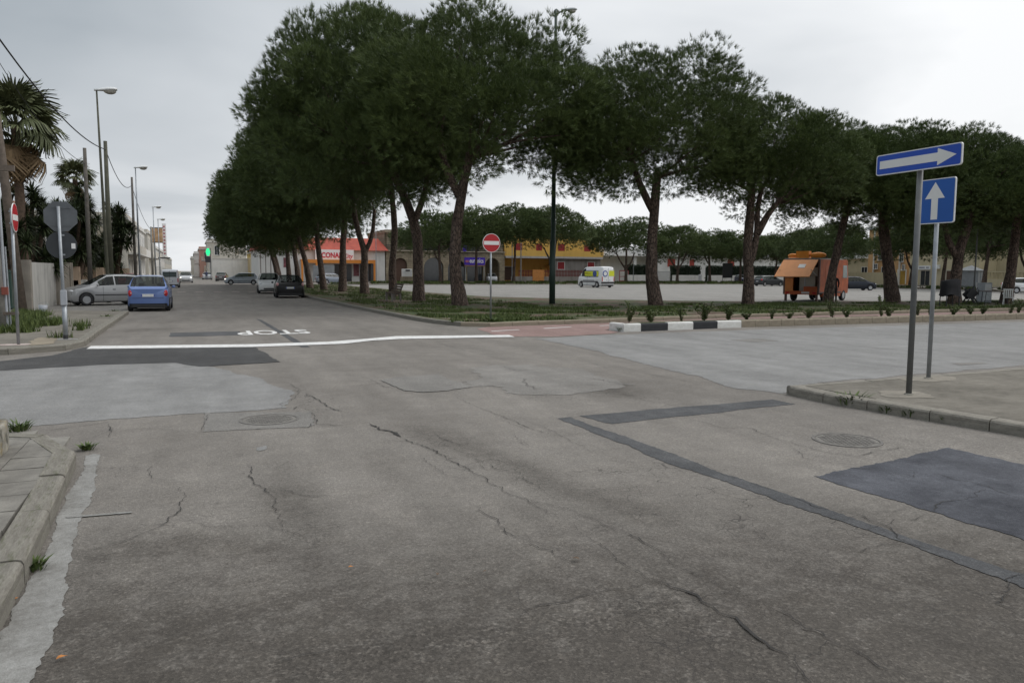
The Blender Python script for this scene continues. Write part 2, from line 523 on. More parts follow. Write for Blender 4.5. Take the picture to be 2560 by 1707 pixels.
def patch(name, pts, z, mat, amp=0.03, seed=0, step=0.12, parent=None):
    pl = rough_poly(pts, step, amp, seed)
    me = bpy.data.meshes.new(name)
    bm = bmesh.new()
    vs = [bm.verts.new((x, y, z)) for x, y in pl]
    f = bm.faces.new(vs)
    bmesh.ops.triangulate(bm, faces=[f])
    bmesh.ops.recalc_face_normals(bm, faces=bm.faces)
    bm.normal_update()
    if sum(q.normal.z for q in bm.faces) < 0: bmesh.ops.reverse_faces(bm, faces=bm.faces)
    bm.to_mesh(me); bm.free()
    me.materials.append(mat)
    o = place(name, me, parent)
    if parent is None: tag(o, kind='structure')
    return o

patch('pale_asphalt', [(-80, 15.3)] + [(-3.08, 15.31), (-1.6, 15.55), (-0.34, 15.49), (0.33, 14.48), (0.88, 12.78), (1.27, 10.91), (1.04, 9.81), (0.03, 9.77), (-0.82, 9.74), (-1.4, 9.62), (-1.97, 9.65)] + [(-3.2, 9.5), (-80, 9.4)], 0.004, A_PALE, 0.05, 3)
patch('pale_asphalt', [(8.1, 17.95), (9.59, 18.36), (11.01, 18.45), (14.43, 18.68)] + [(27.8, 18.75), (120, 18.9), (120, 9.0)] + [(14.35, 9.55), (10.47, 9.34), (8.49, 9.11), (7.7, 8.49), (7.43, 9.11), (7.56, 10.16), (7.72, 11.06), (7.71, 11.78), (8.05, 14.48), (8.14, 16.2)], 0.004, A_PALE, 0.06, 9)
patch('pale_asphalt', [(4.57, 12.8), (5.79, 13.0), (6.29, 11.3), (6.18, 10.1), (4.82, 9.57), (4.14, 9.83), (3.81, 10.76)], 0.004, A_WORN, 0.16, 12)
patch('dark_asphalt_patch', [(-30, 17.3)] + [(-3.37, 16.79), (-2.64, 17.56), (-2.24, 19.24), (1.25, 18.01), (1.46, 14.9), (0.07, 14.63), (-0.34, 15.42), (-1.6, 15.55), (-3.06, 15.19)] + [(-30, 15.2)], 0.008, A_DARK, 0.03, 4)
patch('brown_asphalt_patch', [(2.7, 11.86), (3.12, 12.11), (3.77, 12.23), (3.7, 11.49), (3.8, 10.64), (3.32, 10.41), (2.96, 10.39), (2.75, 10.67), (2.72, 11.17)], 0.008, A_PATCH, 0.03, 5)
patch('trench_strip', [(4.21, 8.03), (7.23, 8.19), (7.23, 7.78), (4.32, 7.47)], 0.004, A_TRENCH, 0.020, 6, 0.05)
patch('trench_strip', [(3.9, 7.99), (4.06, 8.01), (4.12, 6.56), (4.15, 5.32), (4.22, 4.05), (4.24, 3.56), (4.32, 2.79)] + [(4.32, 2.2), (4.22, 1.0), (4.07, 1.0), (4.17, 2.2)] + [(4.16, 2.69), (4.1, 3.5), (4.06, 4.07), (3.91, 5.56), (3.9, 6.51)], 0.004, A_TRENCH, 0.020, 7, 0.05)
patch('tar_patch', [(4.78, 4.9), (5.25, 4.97), (5.59, 5.02), (6.82, 5.23)] + [(6.85, 5.0), (6.85, 3.2), (4.9, 3.05)], 0.004, A_TAR, 0.03, 8, 0.05)
patch('trench_strip', [(2.03, 28.79), (2.17, 28.02), (2.38, 17.61), (2.19, 17.68)], 0.004, A_TRENCH, 0.01, 10)
patch('trench_strip', [(-0.63, 22.98), (1.18, 22.98), (1.1, 21.54), (-0.6, 21.58)], 0.004, A_TRENCH, 0.03, 11)
patch('manhole_surround', [(0.09, 9.8), (1.28, 9.43), (1.2, 8.62), (1.13, 8.5), (0.58, 8.62), (0.04, 8.65)], 0.004, A_PATCH, 0.02, 13)
patch('dark_asphalt_patch', [(12.68, 16.0), (13.67, 16.03), (13.67, 15.29), (12.76, 15.25)], 0.008, A_PATCH, 0.04, 14)
patch('dark_asphalt_patch', [(13.4, 10.3), (14.11, 10.25), (14.07, 10.05), (13.25, 10.01)], 0.008, A_PATCH, 0.02, 15)

# ---- road paint
patch('stop_line', [(-2.18, 18.75), (1.25, 18.01), (3.23, 18.13), (4.03, 18.75), (4.79, 18.97), (7.78, 18.58), (7.87, 19.23), (4.9, 19.83), (3.82, 19.18), (2.96, 18.78), (1.3, 18.7), (-2.15, 19.41)], 0.012, PAINT, 0.010, 21, 0.06)

def text_mesh(body, size, mat, extrude=0.0, bold=0.0, shear=0.0, spacing=1.0):
    cu = bpy.data.curves.new('lettering', 'FONT')
    cu.body = body; cu.size = size; cu.extrude = extrude; cu.offset = bold; cu.shear = shear
    cu.space_character = spacing
    cu.align_x = 'CENTER'; cu.align_y = 'CENTER'
    cu.resolution_u = 3
    to = bpy.data.objects.new('lettering', cu)
    COL.objects.link(to)
    dg = bpy.context.evaluated_depsgraph_get()
    me = bpy.data.meshes.new_from_object(to.evaluated_get(dg))
    bpy.data.objects.remove(to); bpy.data.curves.remove(cu)
    me.materials.clear(); me.materials.append(mat)
    return me

stop = place('stop_lettering', text_mesh('STOP', 1.0, PAINT, bold=0.022), None, (2.03, 22.35, 0.008), (0, 0, math.pi), (0.80, 2.05, 1))
tag(stop, 'white STOP lettering painted on the road before the stop line', 'road marking')

# dashed crossing marks far down the street
for k in range(6):
    patch('road_dash', [(-1.2 + k * 1.35, 66.2), (-0.6 + k * 1.35, 66.2), (-0.6 + k * 1.35, 67.2), (-1.2 + k * 1.35, 67.2)], 0.006, PAINT_OLD, 0.03, 30 + k, 0.3, road)
# chalk-like scratch beside the gutter and a few faded paint smears
patch('paint_smear', [(-0.87, 5.96), (-0.71, 5.94), (-0.45, 5.92), (-0.44, 5.88), (-0.71, 5.9), (-0.86, 5.92)], 0.008, C_GUT, 0.006, 41, 0.05, road)
patch('paint_smear', [(0.53, 7.68), (0.6, 7.73), (0.6, 7.6), (0.53, 7.54)], 0.004, A_PALE, 0.03, 42, 0.05, road)

# ---- cracks: each a broken dark line lying open in the asphalt
def crack(pts, w, z=0.0085, mat=MAT_CRACK, seed=1):
    r = random.Random(seed)
    P = [Vector(p) for p in pts]; Q = []
    for i in range(len(P) - 1):
        L = (P[i + 1] - P[i]).length; k = max(2, int(L / 0.035))
        for j in range(k):
            Q.append(P[i].lerp(P[i + 1], j / k))
    Q.append(P[-1])
    n = len(Q); vs = []; fs = []
    for i, q in enumerate(Q):
        d = (Q[min(i + 1, n - 1)] - Q[max(i - 1, 0)]).normalized(); nn = Vector((-d.y, d.x))
        off = mnoise.noise(Vector((q.x * 4, q.y * 4, seed))) * 0.05 + mnoise.noise(Vector((q.x * 14, q.y * 14, seed + 9))) * 0.03 + r.uniform(-.006, .006)
        ww = w * max(0.0, 0.15 + 1.7 * abs(mnoise.noise(Vector((q.x * 4 + 7, q.y * 4, seed)))) + 0.35 * r.random()) * min(1, 0.25 + 4.0 * min(i, n - 1 - i) / n)
        c = q + nn * off
        vs += [(c.x + nn.x * ww, c.y + nn.y * ww, z), (c.x - nn.x * ww, c.y - nn.y * ww, z)]
    for i in range(n - 1):
        fs.append((2*i+1, 2*i+3, 2*i+2, 2*i))
    MB().add(vs, fs).build('crack', mat, road)

CRACKS = [(0.005, [(2.23, 5.21), (2.35, 4.93), (2.46, 4.78), (2.55, 4.35), (2.57, 3.87), (2.57, 3.65), (2.57, 3.32), (2.65, 3.14)]), (0.006, [(1.9, 4.43), (1.95, 4.16), (2.01, 3.87)]), (0.005, [(2.31, 4.54), (2.3, 4.02), (2.31, 3.55)]), (0.012, [(2.31, 3.55), (2.38, 3.25), (2.38, 3.07), (2.39, 2.92), (2.4, 2.81), (2.4, 2.7), (2.43, 2.55), (2.37, 2.47), (2.31, 2.36)]), (0.006, [(2.43, 2.55), (2.51, 2.55), (2.67, 2.6), (2.73, 2.5), (2.74, 2.34), (2.74, 2.19)]), (0.006, [(2.67, 2.6), (2.69, 2.71), (2.65, 2.73), (2.69, 2.88), (2.69, 2.96)]), (0.007, [(1.48, 3.44), (1.72, 3.45), (2.0, 3.49), (2.32, 3.48)]), (0.005, [(1.99, 3.21), (2.19, 3.21), (2.36, 3.23), (2.56, 3.24), (2.68, 3.17)]), (0.006, [(5.32, 7.53), (5.36, 7.1), (5.39, 6.83), (5.61, 6.74), (5.53, 6.3), (5.53, 5.87), (5.52, 5.57), (5.66, 5.29), (6.14, 5.38), (6.62, 5.42)]), (0.004, [(5.37, 5.73), (5.2, 5.43), (5.25, 5.15), (5.54, 5.03)]), (0.005, [(5.29, 5.01), (5.5, 4.81), (5.49, 4.59), (5.51, 4.54), (5.71, 4.69)]), (0.006, [(5.8, 4.65), (5.85, 4.27), (5.79, 3.87), (5.81, 3.8)]), (0.005, [(5.87, 4.16), (5.52, 3.97), (5.43, 3.98), (5.09, 3.91), (4.82, 3.8)]), (0.004, [(3.57, 4.86), (3.51, 4.65), (3.68, 4.64), (3.76, 4.44), (3.76, 4.17), (3.78, 4.01), (3.97, 3.98), (4.07, 3.8), (4.09, 3.69)]), (0.007, [(4.09, 3.69), (4.25, 3.73), (4.53, 3.76), (4.74, 3.78)]), (0.004, [(3.87, 3.83), (3.76, 3.69), (3.71, 3.54), (3.74, 3.41), (3.94, 3.45), (4.12, 3.44), (4.25, 3.48)]), (0.006, [(4.17, 4.57), (4.19, 4.38), (4.16, 4.22), (4.24, 4.13), (4.32, 3.94), (4.27, 3.71), (4.14, 3.5), (4.16, 3.37), (4.17, 3.24), (4.29, 3.21)]), (0.004, [(4.51, 4.08), (4.49, 3.98), (4.62, 3.93), (4.8, 3.94)]), (0.004, [(4.13, 5.5), (4.12, 5.2), (4.14, 4.9), (4.16, 4.67), (4.2, 4.55)]), (0.005, [(4.37, 2.83), (4.17, 2.78), (4.01, 2.68), (3.82, 2.7)]), (0.005, [(4.01, 2.68), (3.83, 2.58), (3.79, 2.44)]), (0.004, [(3.49, 8.16), (3.52, 7.3), (3.46, 6.37), (3.74, 6.36)]), (0.004, [(3.38, 7.01), (3.82, 7.19)]), (0.004, [(3.05, 7.03), (2.98, 6.75)]), (0.007, [(0.36, 6.99), (0.41, 6.51), (0.48, 6.16), (0.5, 5.75), (0.51, 5.35), (0.51, 5.04)]), (0.005, [(0.48, 6.16), (0.61, 6.08), (0.77, 5.84), (0.93, 5.78)]), (0.007, [(-0.14, 6.47), (-0.14, 5.85), (-0.22, 5.54), (-0.47, 5.26), (-0.68, 5.12)]), (0.004, [(-0.12, 5.55), (0.08, 5.38), (0.41, 5.27), (0.61, 4.95), (0.78, 4.87)]), (0.004, [(0.02, 5.32), (-0.14, 5.21), (-0.25, 5.14)]), (0.004, [(1.93, 6.83), (1.86, 6.52), (1.9, 6.2), (2.01, 5.88)]), (0.005, [(2.23, 7.27), (2.32, 6.67), (2.4, 6.08), (2.48, 5.91), (2.49, 5.63), (2.48, 5.03)]), (0.005, [(1.85, 5.17), (1.89, 4.8), (1.88, 4.54), (1.97, 4.29), (2.02, 4.09)]), (0.007, [(2.04, 7.05), (2.14, 6.42), (2.18, 5.75), (2.23, 5.24), (2.31, 4.68)]), (0.004, [(1.57, 3.68), (1.52, 3.56), (1.51, 3.43), (1.37, 3.34)]), (0.005, [(0.26, 3.36), (0.39, 3.38), (0.54, 3.35)]), (0.004, [(-1.08, 8.55), (-0.89, 9.0), (-0.87, 9.22), (-0.98, 9.5)]), (0.004, [(-0.52, 7.61), (-0.36, 7.89), (-0.15, 7.81)]), (0.004, [(-0.42, 7.33), (-0.35, 6.8)]), (0.004, [(2.3, 6.73), (2.3, 6.43), (2.29, 6.05), (2.49, 6.08)]), (0.016, [(1.4, 10.9), (1.49, 10.37), (1.52, 9.8), (1.6, 9.46), (1.69, 9.27)]), (0.008, [(1.27, 12.23), (1.37, 11.31), (1.25, 10.7), (1.06, 10.3), (0.93, 9.81)]), (0.009, [(1.28, 10.0), (1.16, 9.83), (1.09, 9.65)]), (0.01, [(1.28, 9.38), (1.24, 8.85), (1.23, 8.64), (1.4, 8.49), (1.78, 8.47)]), (0.024, [(1.78, 8.47), (1.82, 8.33), (1.84, 8.13), (1.9, 7.95), (1.93, 7.65)]), (0.01, [(1.93, 7.65), (2.0, 7.28), (2.06, 7.01), (2.12, 6.69)]), (0.008, [(2.29, 12.79), (2.55, 12.08), (2.58, 11.21), (2.67, 10.82)]), (0.007, [(2.67, 10.82), (2.88, 10.47), (3.21, 10.37), (3.6, 10.47), (3.79, 10.61)]), (0.005, [(2.29, 7.65), (2.33, 7.35), (2.37, 7.01)]), (0.004, [(2.33, 7.35), (2.14, 7.13)]), (0.005, [(3.27, 8.07), (3.26, 7.66), (3.31, 7.41)]), (0.006, [(3.26, 10.2), (3.26, 9.24), (3.32, 8.41), (3.36, 7.7), (3.47, 7.06)]), (0.008, [(5.42, 17.94), (5.39, 16.18), (5.51, 14.38), (5.55, 13.73)]), (0.006, [(4.52, 15.86), (4.48, 15.02), (4.51, 14.48)]), (0.007, [(4.85, 11.23), (4.61, 10.53), (4.59, 10.03)]), (0.006, [(5.14, 13.06), (5.11, 12.14), (5.41, 12.12)]), (0.006, [(0.41, 8.6), (0.83, 8.55), (1.11, 8.49), (1.25, 8.85)]), (0.005, [(3.08, 7.35), (3.01, 7.03), (2.97, 6.78)]), (0.007, [(-1.47, 9.28), (-1.26, 9.37), (-1.01, 9.55), (-0.92, 9.63)]), (0.005, [(-0.94, 9.6), (-0.88, 9.22), (-0.84, 8.94), (-0.89, 8.65)]), (0.005, [(-0.84, 8.94), (-0.61, 9.05), (-0.37, 8.99), (0.04, 8.6)]), (0.006, [(0.16, 9.77), (0.1, 9.43), (0.03, 8.87), (0.04, 8.6)]), (0.007, [(5.54, 14.69), (5.53, 13.76), (5.81, 13.92)]), (0.007, [(6.99, 13.23), (6.87, 12.44), (6.75, 11.72), (7.06, 11.3), (7.03, 10.74), (7.14, 10.26), (7.1, 9.62)]), (0.006, [(5.06, 12.13), (5.41, 12.21), (5.6, 12.04)]), (0.005, [(4.85, 11.28), (4.69, 10.84), (4.61, 10.25), (4.64, 9.95)]), (0.006, [(4.64, 9.42), (5.1, 9.64), (5.61, 9.73), (6.23, 9.57)]), (0.008, [(5.81, 11.38), (5.86, 11.08), (5.92, 10.71), (6.04, 10.02)])]
for i, (w, pts) in enumerate(CRACKS):
    crack(pts, w * (0.62 if w < .012 else 0.8), seed=i + 1)

# ---- manhole covers: rim, lid with a raised grid
def manhole(loc, r, label):
    o = thing('manhole_cover', label, 'manhole cover', loc)
    iron = M('rusted_cast_iron', (0.125, 0.117, 0.107), 0.85, 0.35, 8, 0.0, 0.4, 60)
    MB().lathe([(r, -0.01), (r, 0.001), (r - 0.03, 0.001), (r - 0.03, -0.01)], 40).build('rim', iron, o)
    lid = MB().lathe([(r - 0.036, -0.012), (r - 0.036, -0.002), (0.0001, -0.002)], 40).build('lid', M('lid_dirt', (0.155, 0.145, 0.13), 0.9, 0.3, 20), o)
    g = MB(); st = 0.052; n = int(r / st)
    for i in range(-n, n + 1):
        for j in range(-n, n + 1):
            x = i * st + (0.5 * st if j % 2 else 0); y = j * st
            if math.hypot(x, y) < r - 0.07:
                g.box(x - 0.019, x + 0.019, y - 0.018, y + 0.018, -0.007, 0.0012)
    g.build('raised_grid', iron, lid)
manhole((*(6.16, 5.86), 0.006), 0.34, 'round rusty iron manhole cover in the asphalt near the raised pavement island')
manhole((*(0.76, 9.11), 0.008), 0.33, 'round iron manhole cover set in a square surround near the pale asphalt')

# ---- kerbs and pavements
def stone_unit(mat):
    # x along, y inwards from the face, z up; worn front arris
    prof = [(0, 0), (1, 0), (1, 1), (0.22, 1), (0.07, 0.95), (0.0, 0.82)]
    m = MB(); m.prism(prof, -0.5, 0.5, 'x')
    return m.mesh('kerb_stone', mat)
_units = {}
def kerb(parent, pts, z0, z1, width, L, mat, seed=0, mats=None, gap=0.012, jit=0.12):
    """separate kerb stones along the outer edge; the body lies to the left of the direction of travel"""
    r = random.Random(seed); P = [Vector(p) for p in pts]
    cum = [0.0]
    for i in range(len(P) - 1): cum.append(cum[-1] + (P[i + 1] - P[i]).length)
    def at_(d):
        d = min(max(d, 0), cum[-1])
        for i in range(len(P) - 1):
            if d <= cum[i + 1] + 1e-9: return P[i].lerp(P[i + 1], (d - cum[i]) / max(1e-9, cum[i + 1] - cum[i]))
        return P[-1]
    d = 0.0; k = 0
    while d < cum[-1] - 0.1:
        ln = min(L * (1 + jit * (r.random() * 2 - 1)), cum[-1] - d)
        if cum[-1] - d - ln < 0.25 * L: ln = cum[-1] - d
        a = at_(d); b = at_(d + ln); v = b - a
        mt = mats[k % len(mats)] if mats else mat
        u = _units.setdefault(mt.name, stone_unit(mt))
        c = (a + b) / 2
        place('kerb_stone', u, parent, (c.x, c.y, z0), (r.uniform(-0.008, 0.008), r.uniform(-0.006, 0.006), math.atan2(v.y, v.x) + r.uniform(-0.006, 0.006)),
              (v.length - gap, width, (z1 - z0) * r.uniform(0.97, 1.03)))
        d += ln; k += 1

def pavement(name, poly, z1, mat):
    return tag(MB().prism(poly, -0.02, z1).build(name, mat), kind='structure')

# right raised island
pv = pavement('pavement', [(7.95, 8.35), (7.98, 7.3), (8.08, 6.4), (8.2, 5.3), (8.4, 3.2), (8.5, 0), (8.5, -20), (60, -20), (60, 8.62), (13, 8.62), (9.5, 8.42)], 0.124, C_PAVE)
kerb(pv, [(8.42, 2.4), (8.14, 4.6), (8.04, 5.35), (7.92, 5.9), (7.80, 6.75), (7.74, 7.2), (7.66, 7.75), (7.70, 8.40)][::-1], -0.02, 0.132, 0.20, 0.72, C_KERB, 3)
kerb(pv, [(30, 8.72), (13.1, 8.72), (9.5, 8.52), (7.72, 8.47)], -0.02, 0.131, 0.16, 0.9, C_KERB, 4)
for c in ((8.66, 7.25), (10.3, 8.29)):
    patch('cement_footing', [(c[0] + 0.30 * math.cos(a) * (1.6 if c[0] > 10 else 1), c[1] + 0.20 * math.sin(a)) for a in [k * math.pi / 5 for k in range(10)]], 0.128, conc('footing_cement%d' % int(c[0]), (0.31, 0.285, 0.24), (0.17, 0.155, 0.13)), 0.13, int(c[0] * 3), 0.05, pv)

# left foreground pavement with its ribbed tiles
pl_ = pavement('pavement', [(-1.08, 7.7), (-1.0, 6.0), (-0.98, 2.0), (-1.0, -20), (-40, -20), (-40, 8.6), (-1.7, 8.62), (-1.35, 8.3)], 0.10, C_PAVE)
kerb(pl_, [(-0.90, 0.2), (-0.89, 4.2), (-0.89, 4.9), (-0.94, 6.3), (-0.98, 7.36), (-1.01, 7.83), (-1.29, 8.35), (-1.66, 8.72), (-2.6, 8.9), (-12, 8.9)], -0.02, 0.142, 0.17, 0.95, C_KERBM, 8)
tile_u = MB().box(-0.5, 0.5, -0.5, 0.5, 0, 1).mesh('paving_tile', None)
tt = NT('ribbed_tile')
wv = tt.n('ShaderNodeTexWave', wave_type='BANDS', bands_direction='Y'); wv.inputs['Scale'].default_value = 6.0
tt.link(tt.co, wv.inputs['Vector'])
gco = tt.n('ShaderNodeNewGeometry').outputs['Position']
kk = tt.ramp(tt.noise(1.9, 6, 0.65, vec=gco), [(0.36, (0.135, 0.127, 0.112)), (0.62, (0.245, 0.232, 0.205))])
kk = tt.mix(1.0, kk, tt.ramp(tt.noise(90, 3, 0.7, vec=gco), [(0.3, 0.8), (0.7, 1.15)]), 'MULTIPLY')
tt.col(kk).rough(0.92); tt.bump(wv.outputs[0], 0.35, 0.006)
tile_u.materials.append(tt.m)
r = random.Random(5)
for i in range(5):
    for j in range(17):
        x = -1.275 - i * 0.335; y = 1.9 + j * 0.405 + 0.03 * (i % 2)
        if y > 8.42 + (x + 1.3) * -0.5 or y > 8.55: continue
        if x > -1.3 and y > 8.0: continue
        place('paving_tile', tile_u, pl_, (x, y, 0.098 + r.uniform(0, 0.005)), (r.uniform(-0.012, 0.012), r.uniform(-0.012, 0.012), r.uniform(-0.01, 0.01)), (0.327, 0.396, 0.037))
# cement gutter along the kerb
patch('gutter', [(-0.87, 0.0), (-0.86, 4.0), (-0.87, 5.0), (-0.91, 6.3), (-0.955, 7.9)] + [(-0.90, 7.98)] + [(-0.84, 7.85), (-0.78, 7.08), (-0.76, 5.94), (-0.73, 5.12), (-0.67, 4.59), (-0.66, 3.8), (-0.66, 3.56)] + [(-0.66, 2.0), (-0.66, 0.0)], 0.004, C_GUT, 0.022, 17, 0.04)

# low wall end with lichen, beside the near pavement
t = NT('lichen_wall_concrete')
k = t.ramp(t.noise(3, 6, 0.65), [(0.36, (0.13, 0.12, 0.10)), (0.64, (0.36, 0.34, 0.29))])
k = t.mix(t.ramp(t.noise(7, 5, 0.7), [(0.54, 0.0), (0.66, 0.55)]), k, (0.24, 0.165, 0.035))
k = t.mix(t.ramp(t.noise(5, 5, 0.7, vec=t.mapv(loc=(5, 2, 1))), [(0.52, 0.0), (0.64, 0.8)]), k, (0.05, 0.05, 0.035))
t.col(k).rough(0.95).bump(t.noise(30, 5), 0.5, 0.02)
o = thing('low_wall', 'low lichen-stained concrete wall end at the near left pavement', 'wall', (-1.53, 7.98, 0.125))
MB().prism([(-0.42, -4.5), (-0.03, -4.5), (0.0, -0.25), (-0.03, -0.03), (-0.42, 0.0)], 0, 0.26).build('base', t.m, o, bevel=0.02)
MB().prism([(-0.42, -4.5), (-0.07, -4.5), (-0.05, -0.25), (-0.09, -0.07), (-0.42, -0.03)], 0.262, 0.30).build('coping', C_KERB, o, bevel=0.012)

# left far pavement corner
pf = pavement('pavement', [(-2.55, 33.3), (-2.52, 22.4), (-2.48, 19.3), (-2.66, 18.8), (-3.05, 18.35), (-3.7, 18.2), (-40, 17.2), (-40, 38), (-7, 38), (-6.3, 35), (-3.0, 33.8)], 0.125, C_PAVE)
kerb(pf, [(-30, 16.9), (-8, 17.6), (-3.61, 17.98), (-2.95, 18.15), (-2.5, 18.59), (-2.28, 19.06), (-2.33, 22.45), (-2.37, 33.4)], -0.02, 0.134, 0.18, 1.0, C_KERBM, 12)
for c, rr in (((-3.46, 18.95), 0.42), ((-2.74, 20.05), 0.35)):
    patch('cement_footing', [(c[0] + rr * math.cos(a), c[1] + rr * 0.6 * math.sin(a)) for a in [k * math.pi / 5 for k in range(10)]], 0.131, PAINT_OLD if rr > 0.4 else C_GUT, 0.08, int(rr * 90), 0.05, pf)
patch('cement_footing', [(-3.43, 19.59), (-3.32, 20.75), (-2.94, 20.24), (-2.82, 18.84), (-3.19, 18.65)], 0.132, C_TUFA, 0.05, 77, 0.05, pf)
pg = pavement('pavement', [(-2.95, 47), (-2.9, 126), (-7.5, 126), (-7.5, 47)], 0.125, C_PAVE)
kerb(pg, [(-2.8, 47), (-2.8, 80)], -0.02, 0.132, 0.15, 1.0, C_KERB, 13)
terrain('driveway', [(-2.8, 33.6), (-2.9, 47), (-6.2, 47), (-6.2, 35.5)], 0.006, A_PATCH)

# the verge between the street, the cycle path and the car park
def earth(name):
    t = NT(name)
    a = t.noise(0.55, 6, 0.65); b = t.noise(6, 5, 0.7); g = t.noise(60, 4, 0.7)
    soil = t.ramp(b, [(0.35, (0.085, 0.052, 0.038)), (0.65, (0.16, 0.105, 0.075))])
    green = t.ramp(b, [(0.35, (0.035, 0.052, 0.018)), (0.65, (0.085, 0.11, 0.035))])
    dusty = t.ramp(b, [(0.35, (0.17, 0.15, 0.12)), (0.65, (0.25, 0.22, 0.18))])
    c = t.mix(t.ramp(a, [(0.44, 0.0), (0.54, 1.0)]), soil, green)
    c = t.mix(t.ramp(t.noise(0.8, 5, 0.6, vec=t.mapv(loc=(11, 3, 0))), [(0.60, 0.0), (0.70, 0.9)]), c, dusty)
    c = t.mix(1.0, c, t.ramp(g, [(0.3, 0.65), (0.7, 1.3)]), 'MULTIPLY')
    t.col(c).rough(0.97).bump(t.math('ADD', b, g), 0.6, 0.03)
    return t.m
EARTH = earth('pine_litter_earth')
KERB_A = [(6.75, 92), (6.75, 45.4), (6.85, 36), (6.98, 30.3), (7.12, 26.2), (7.35, 24.2), (7.75, 22.95), (8.4, 22.35), (10.1, 22.6), (12.7, 22.85), (16.2, 23.6), (19.7, 24.1), (24.8, 24.3), (33, 24.6), (60, 24.8), (78, 24.9)]
vp = [(x + 0.1, y + 0.08) for x, y in KERB_A] + [(78, 33.5), (40, 33.6), (31, 34.6), (25, 38.2), (21, 42.5), (17.8, 47), (16.6, 61), (16.2, 92)]
verge = pavement('verge', vp, 0.115, EARTH)
kerb(verge, KERB_A[:7], -0.02, 0.135, 0.17, 1.0, C_KERBM, 21)
kerb(verge, KERB_A[6:], -0.02, 0.135, 0.15, 0.9, C_TUFA, 22)
terrain('car_park', [(15.9, 99), (15.9, 60), (17.6, 46.8), (20.8, 42.3), (24.8, 38.0), (31, 34.4), (40, 33.4), (80, 33.3), (80, 99)], 0.006, A_LOT)
# red cycle path
patch('cycle_path', [(7.45, 18.9), (7.85, 21.75), (8.4, 22.3), (10.1, 22.55), (12.7, 22.8), (16.2, 23.55), (19.7, 24.05), (24.8, 24.25), (33, 24.55), (78, 24.8), (78, 20.9), (17, 20.7), (12.0, 20.5), (11.35, 20.1), (11.3, 19.2), (10.76, 18.75), (8.9, 18.4)], 0.007, A_RED, 0.025, 31, 0.15)
for a, b in (((7.89, 20.56), (8.9, 20.87)), ((9.81, 21.08), (10.91, 21.43)), ((12.01, 21.63), (12.48, 21.68))):
    patch('lane_dash', [(a[0], a[1]), (b[0], b[1]), (b[0], b[1] + 0.12), (a[0], a[1] + 0.12)], 0.011, PAINT, 0.01, 33, 0.1, road)
# planted kerb between the cycle path and the cross road, its end painted black and white
planter = pavement('planted_kerb', [(11.55, 19.5), (16, 19.85), (30, 19.95), (78, 20.0), (78, 20.55), (17, 20.45), (12.2, 20.3), (11.62, 20.0)], 0.195, EARTH)
kerb(planter, [(11.42, 20.0), (11.50, 19.22), (12.09, 19.30)], -0.02, 0.23, 0.16, 0.72, C_WHITE, 5, jit=0.0)
kerb(planter, [(12.09, 19.30), (13.05, 19.38), (14.05, 19.48), (14.98, 19.58), (16.03, 19.68)], -0.02, 0.23, 0.16, 0.985, C_WHITE, 6, [C_BLACK, C_WHITE, C_BLACK, C_WHITE], 0.008, 0.0)
kerb(planter, [(16.03, 19.68), (20.2, 19.74), (29.6, 19.8), (60, 19.85)], -0.02, 0.23, 0.16, 0.58, C_TUFA, 7)
kerb(planter, [(60, 20.68), (17, 20.6), (12.2, 20.45), (11.5, 20.1)], -0.02, 0.20, 0.1, 1.2, C_TUFA, 8)
# far verge and pavement beyond the car park
fv = pavement('verge', [(16, 99.2), (80, 99.2), (98, 99.2), (98, 100.6), (16, 100.6)], 0.06, EARTH)
fw = pavement('verge', [(24, 109.5), (98, 109.5), (98, 113), (24, 113)], 0.10, EARTH)
fp = pavement('pavement', [(10, 121), (120, 121), (120, 126), (10, 126)], 0.10, C_PAVE)
rv = pavement('verge', [(80.3, 30), (84.5, 30), (84.5, 98), (80.3, 98)], 0.10, EARTH)
rp = pavement('pavement', [(96.5, 25), (100.5, 25), (100.5, 98), (96.5, 98)], 0.10, C_PAVE)

# ================================================================== TREES
def leaf_mat(name, dark, light, rough=0.6, trans=0.0):
    t = NT(name)
    a = t.n('ShaderNodeAttribute', attribute_name='tint')
    sc = t.n('ShaderNodeSeparateColor'); t.link(a.outputs['Color'], sc.inputs[0])
    c = t.ramp(sc.outputs[0], [(0.0, dark), (1.0, light)])
    t.col(c).rough(rough)
    t.b.inputs['Specular IOR Level'].default_value = 0.25
    return t.m
NEEDLE = leaf_mat('pine_needles', (0.034, 0.056, 0.018), (0.112, 0.152, 0.044))
NEEDLE_FAR = leaf_mat('far_pine_needles', (0.045, 0.072, 0.026), (0.125, 0.160, 0.055))

t = NT('pine_bark')
vv = t.mapv((1.0, 1.0, 0.28))
pl = t.vor(13, 'DISTANCE_TO_EDGE', vec=vv)
nb = t.noise(9, 5, 0.7)
k = t.ramp(t.noise(4, 4, 0.6, vec=vv), [(0.35, (0.105, 0.070, 0.052)), (0.65, (0.205, 0.150, 0.120))])
k = t.mix(t.ramp(pl, [(0.0, 1.0), (0.12, 0.0)]), k, (0.030, 0.022, 0.018))
k = t.mix(1.0, k, t.ramp(nb, [(0.3, 0.7), (0.7, 1.25)]), 'MULTIPLY')
t.col(k).rough(0.95)
t.bump(t.math('ADD', t.ramp(pl, [(0.0, 0.0), (0.2, 1.0)]), t.math('MULTIPLY', nb, 0.4)), 0.9, 0.05)
BARK = t.m

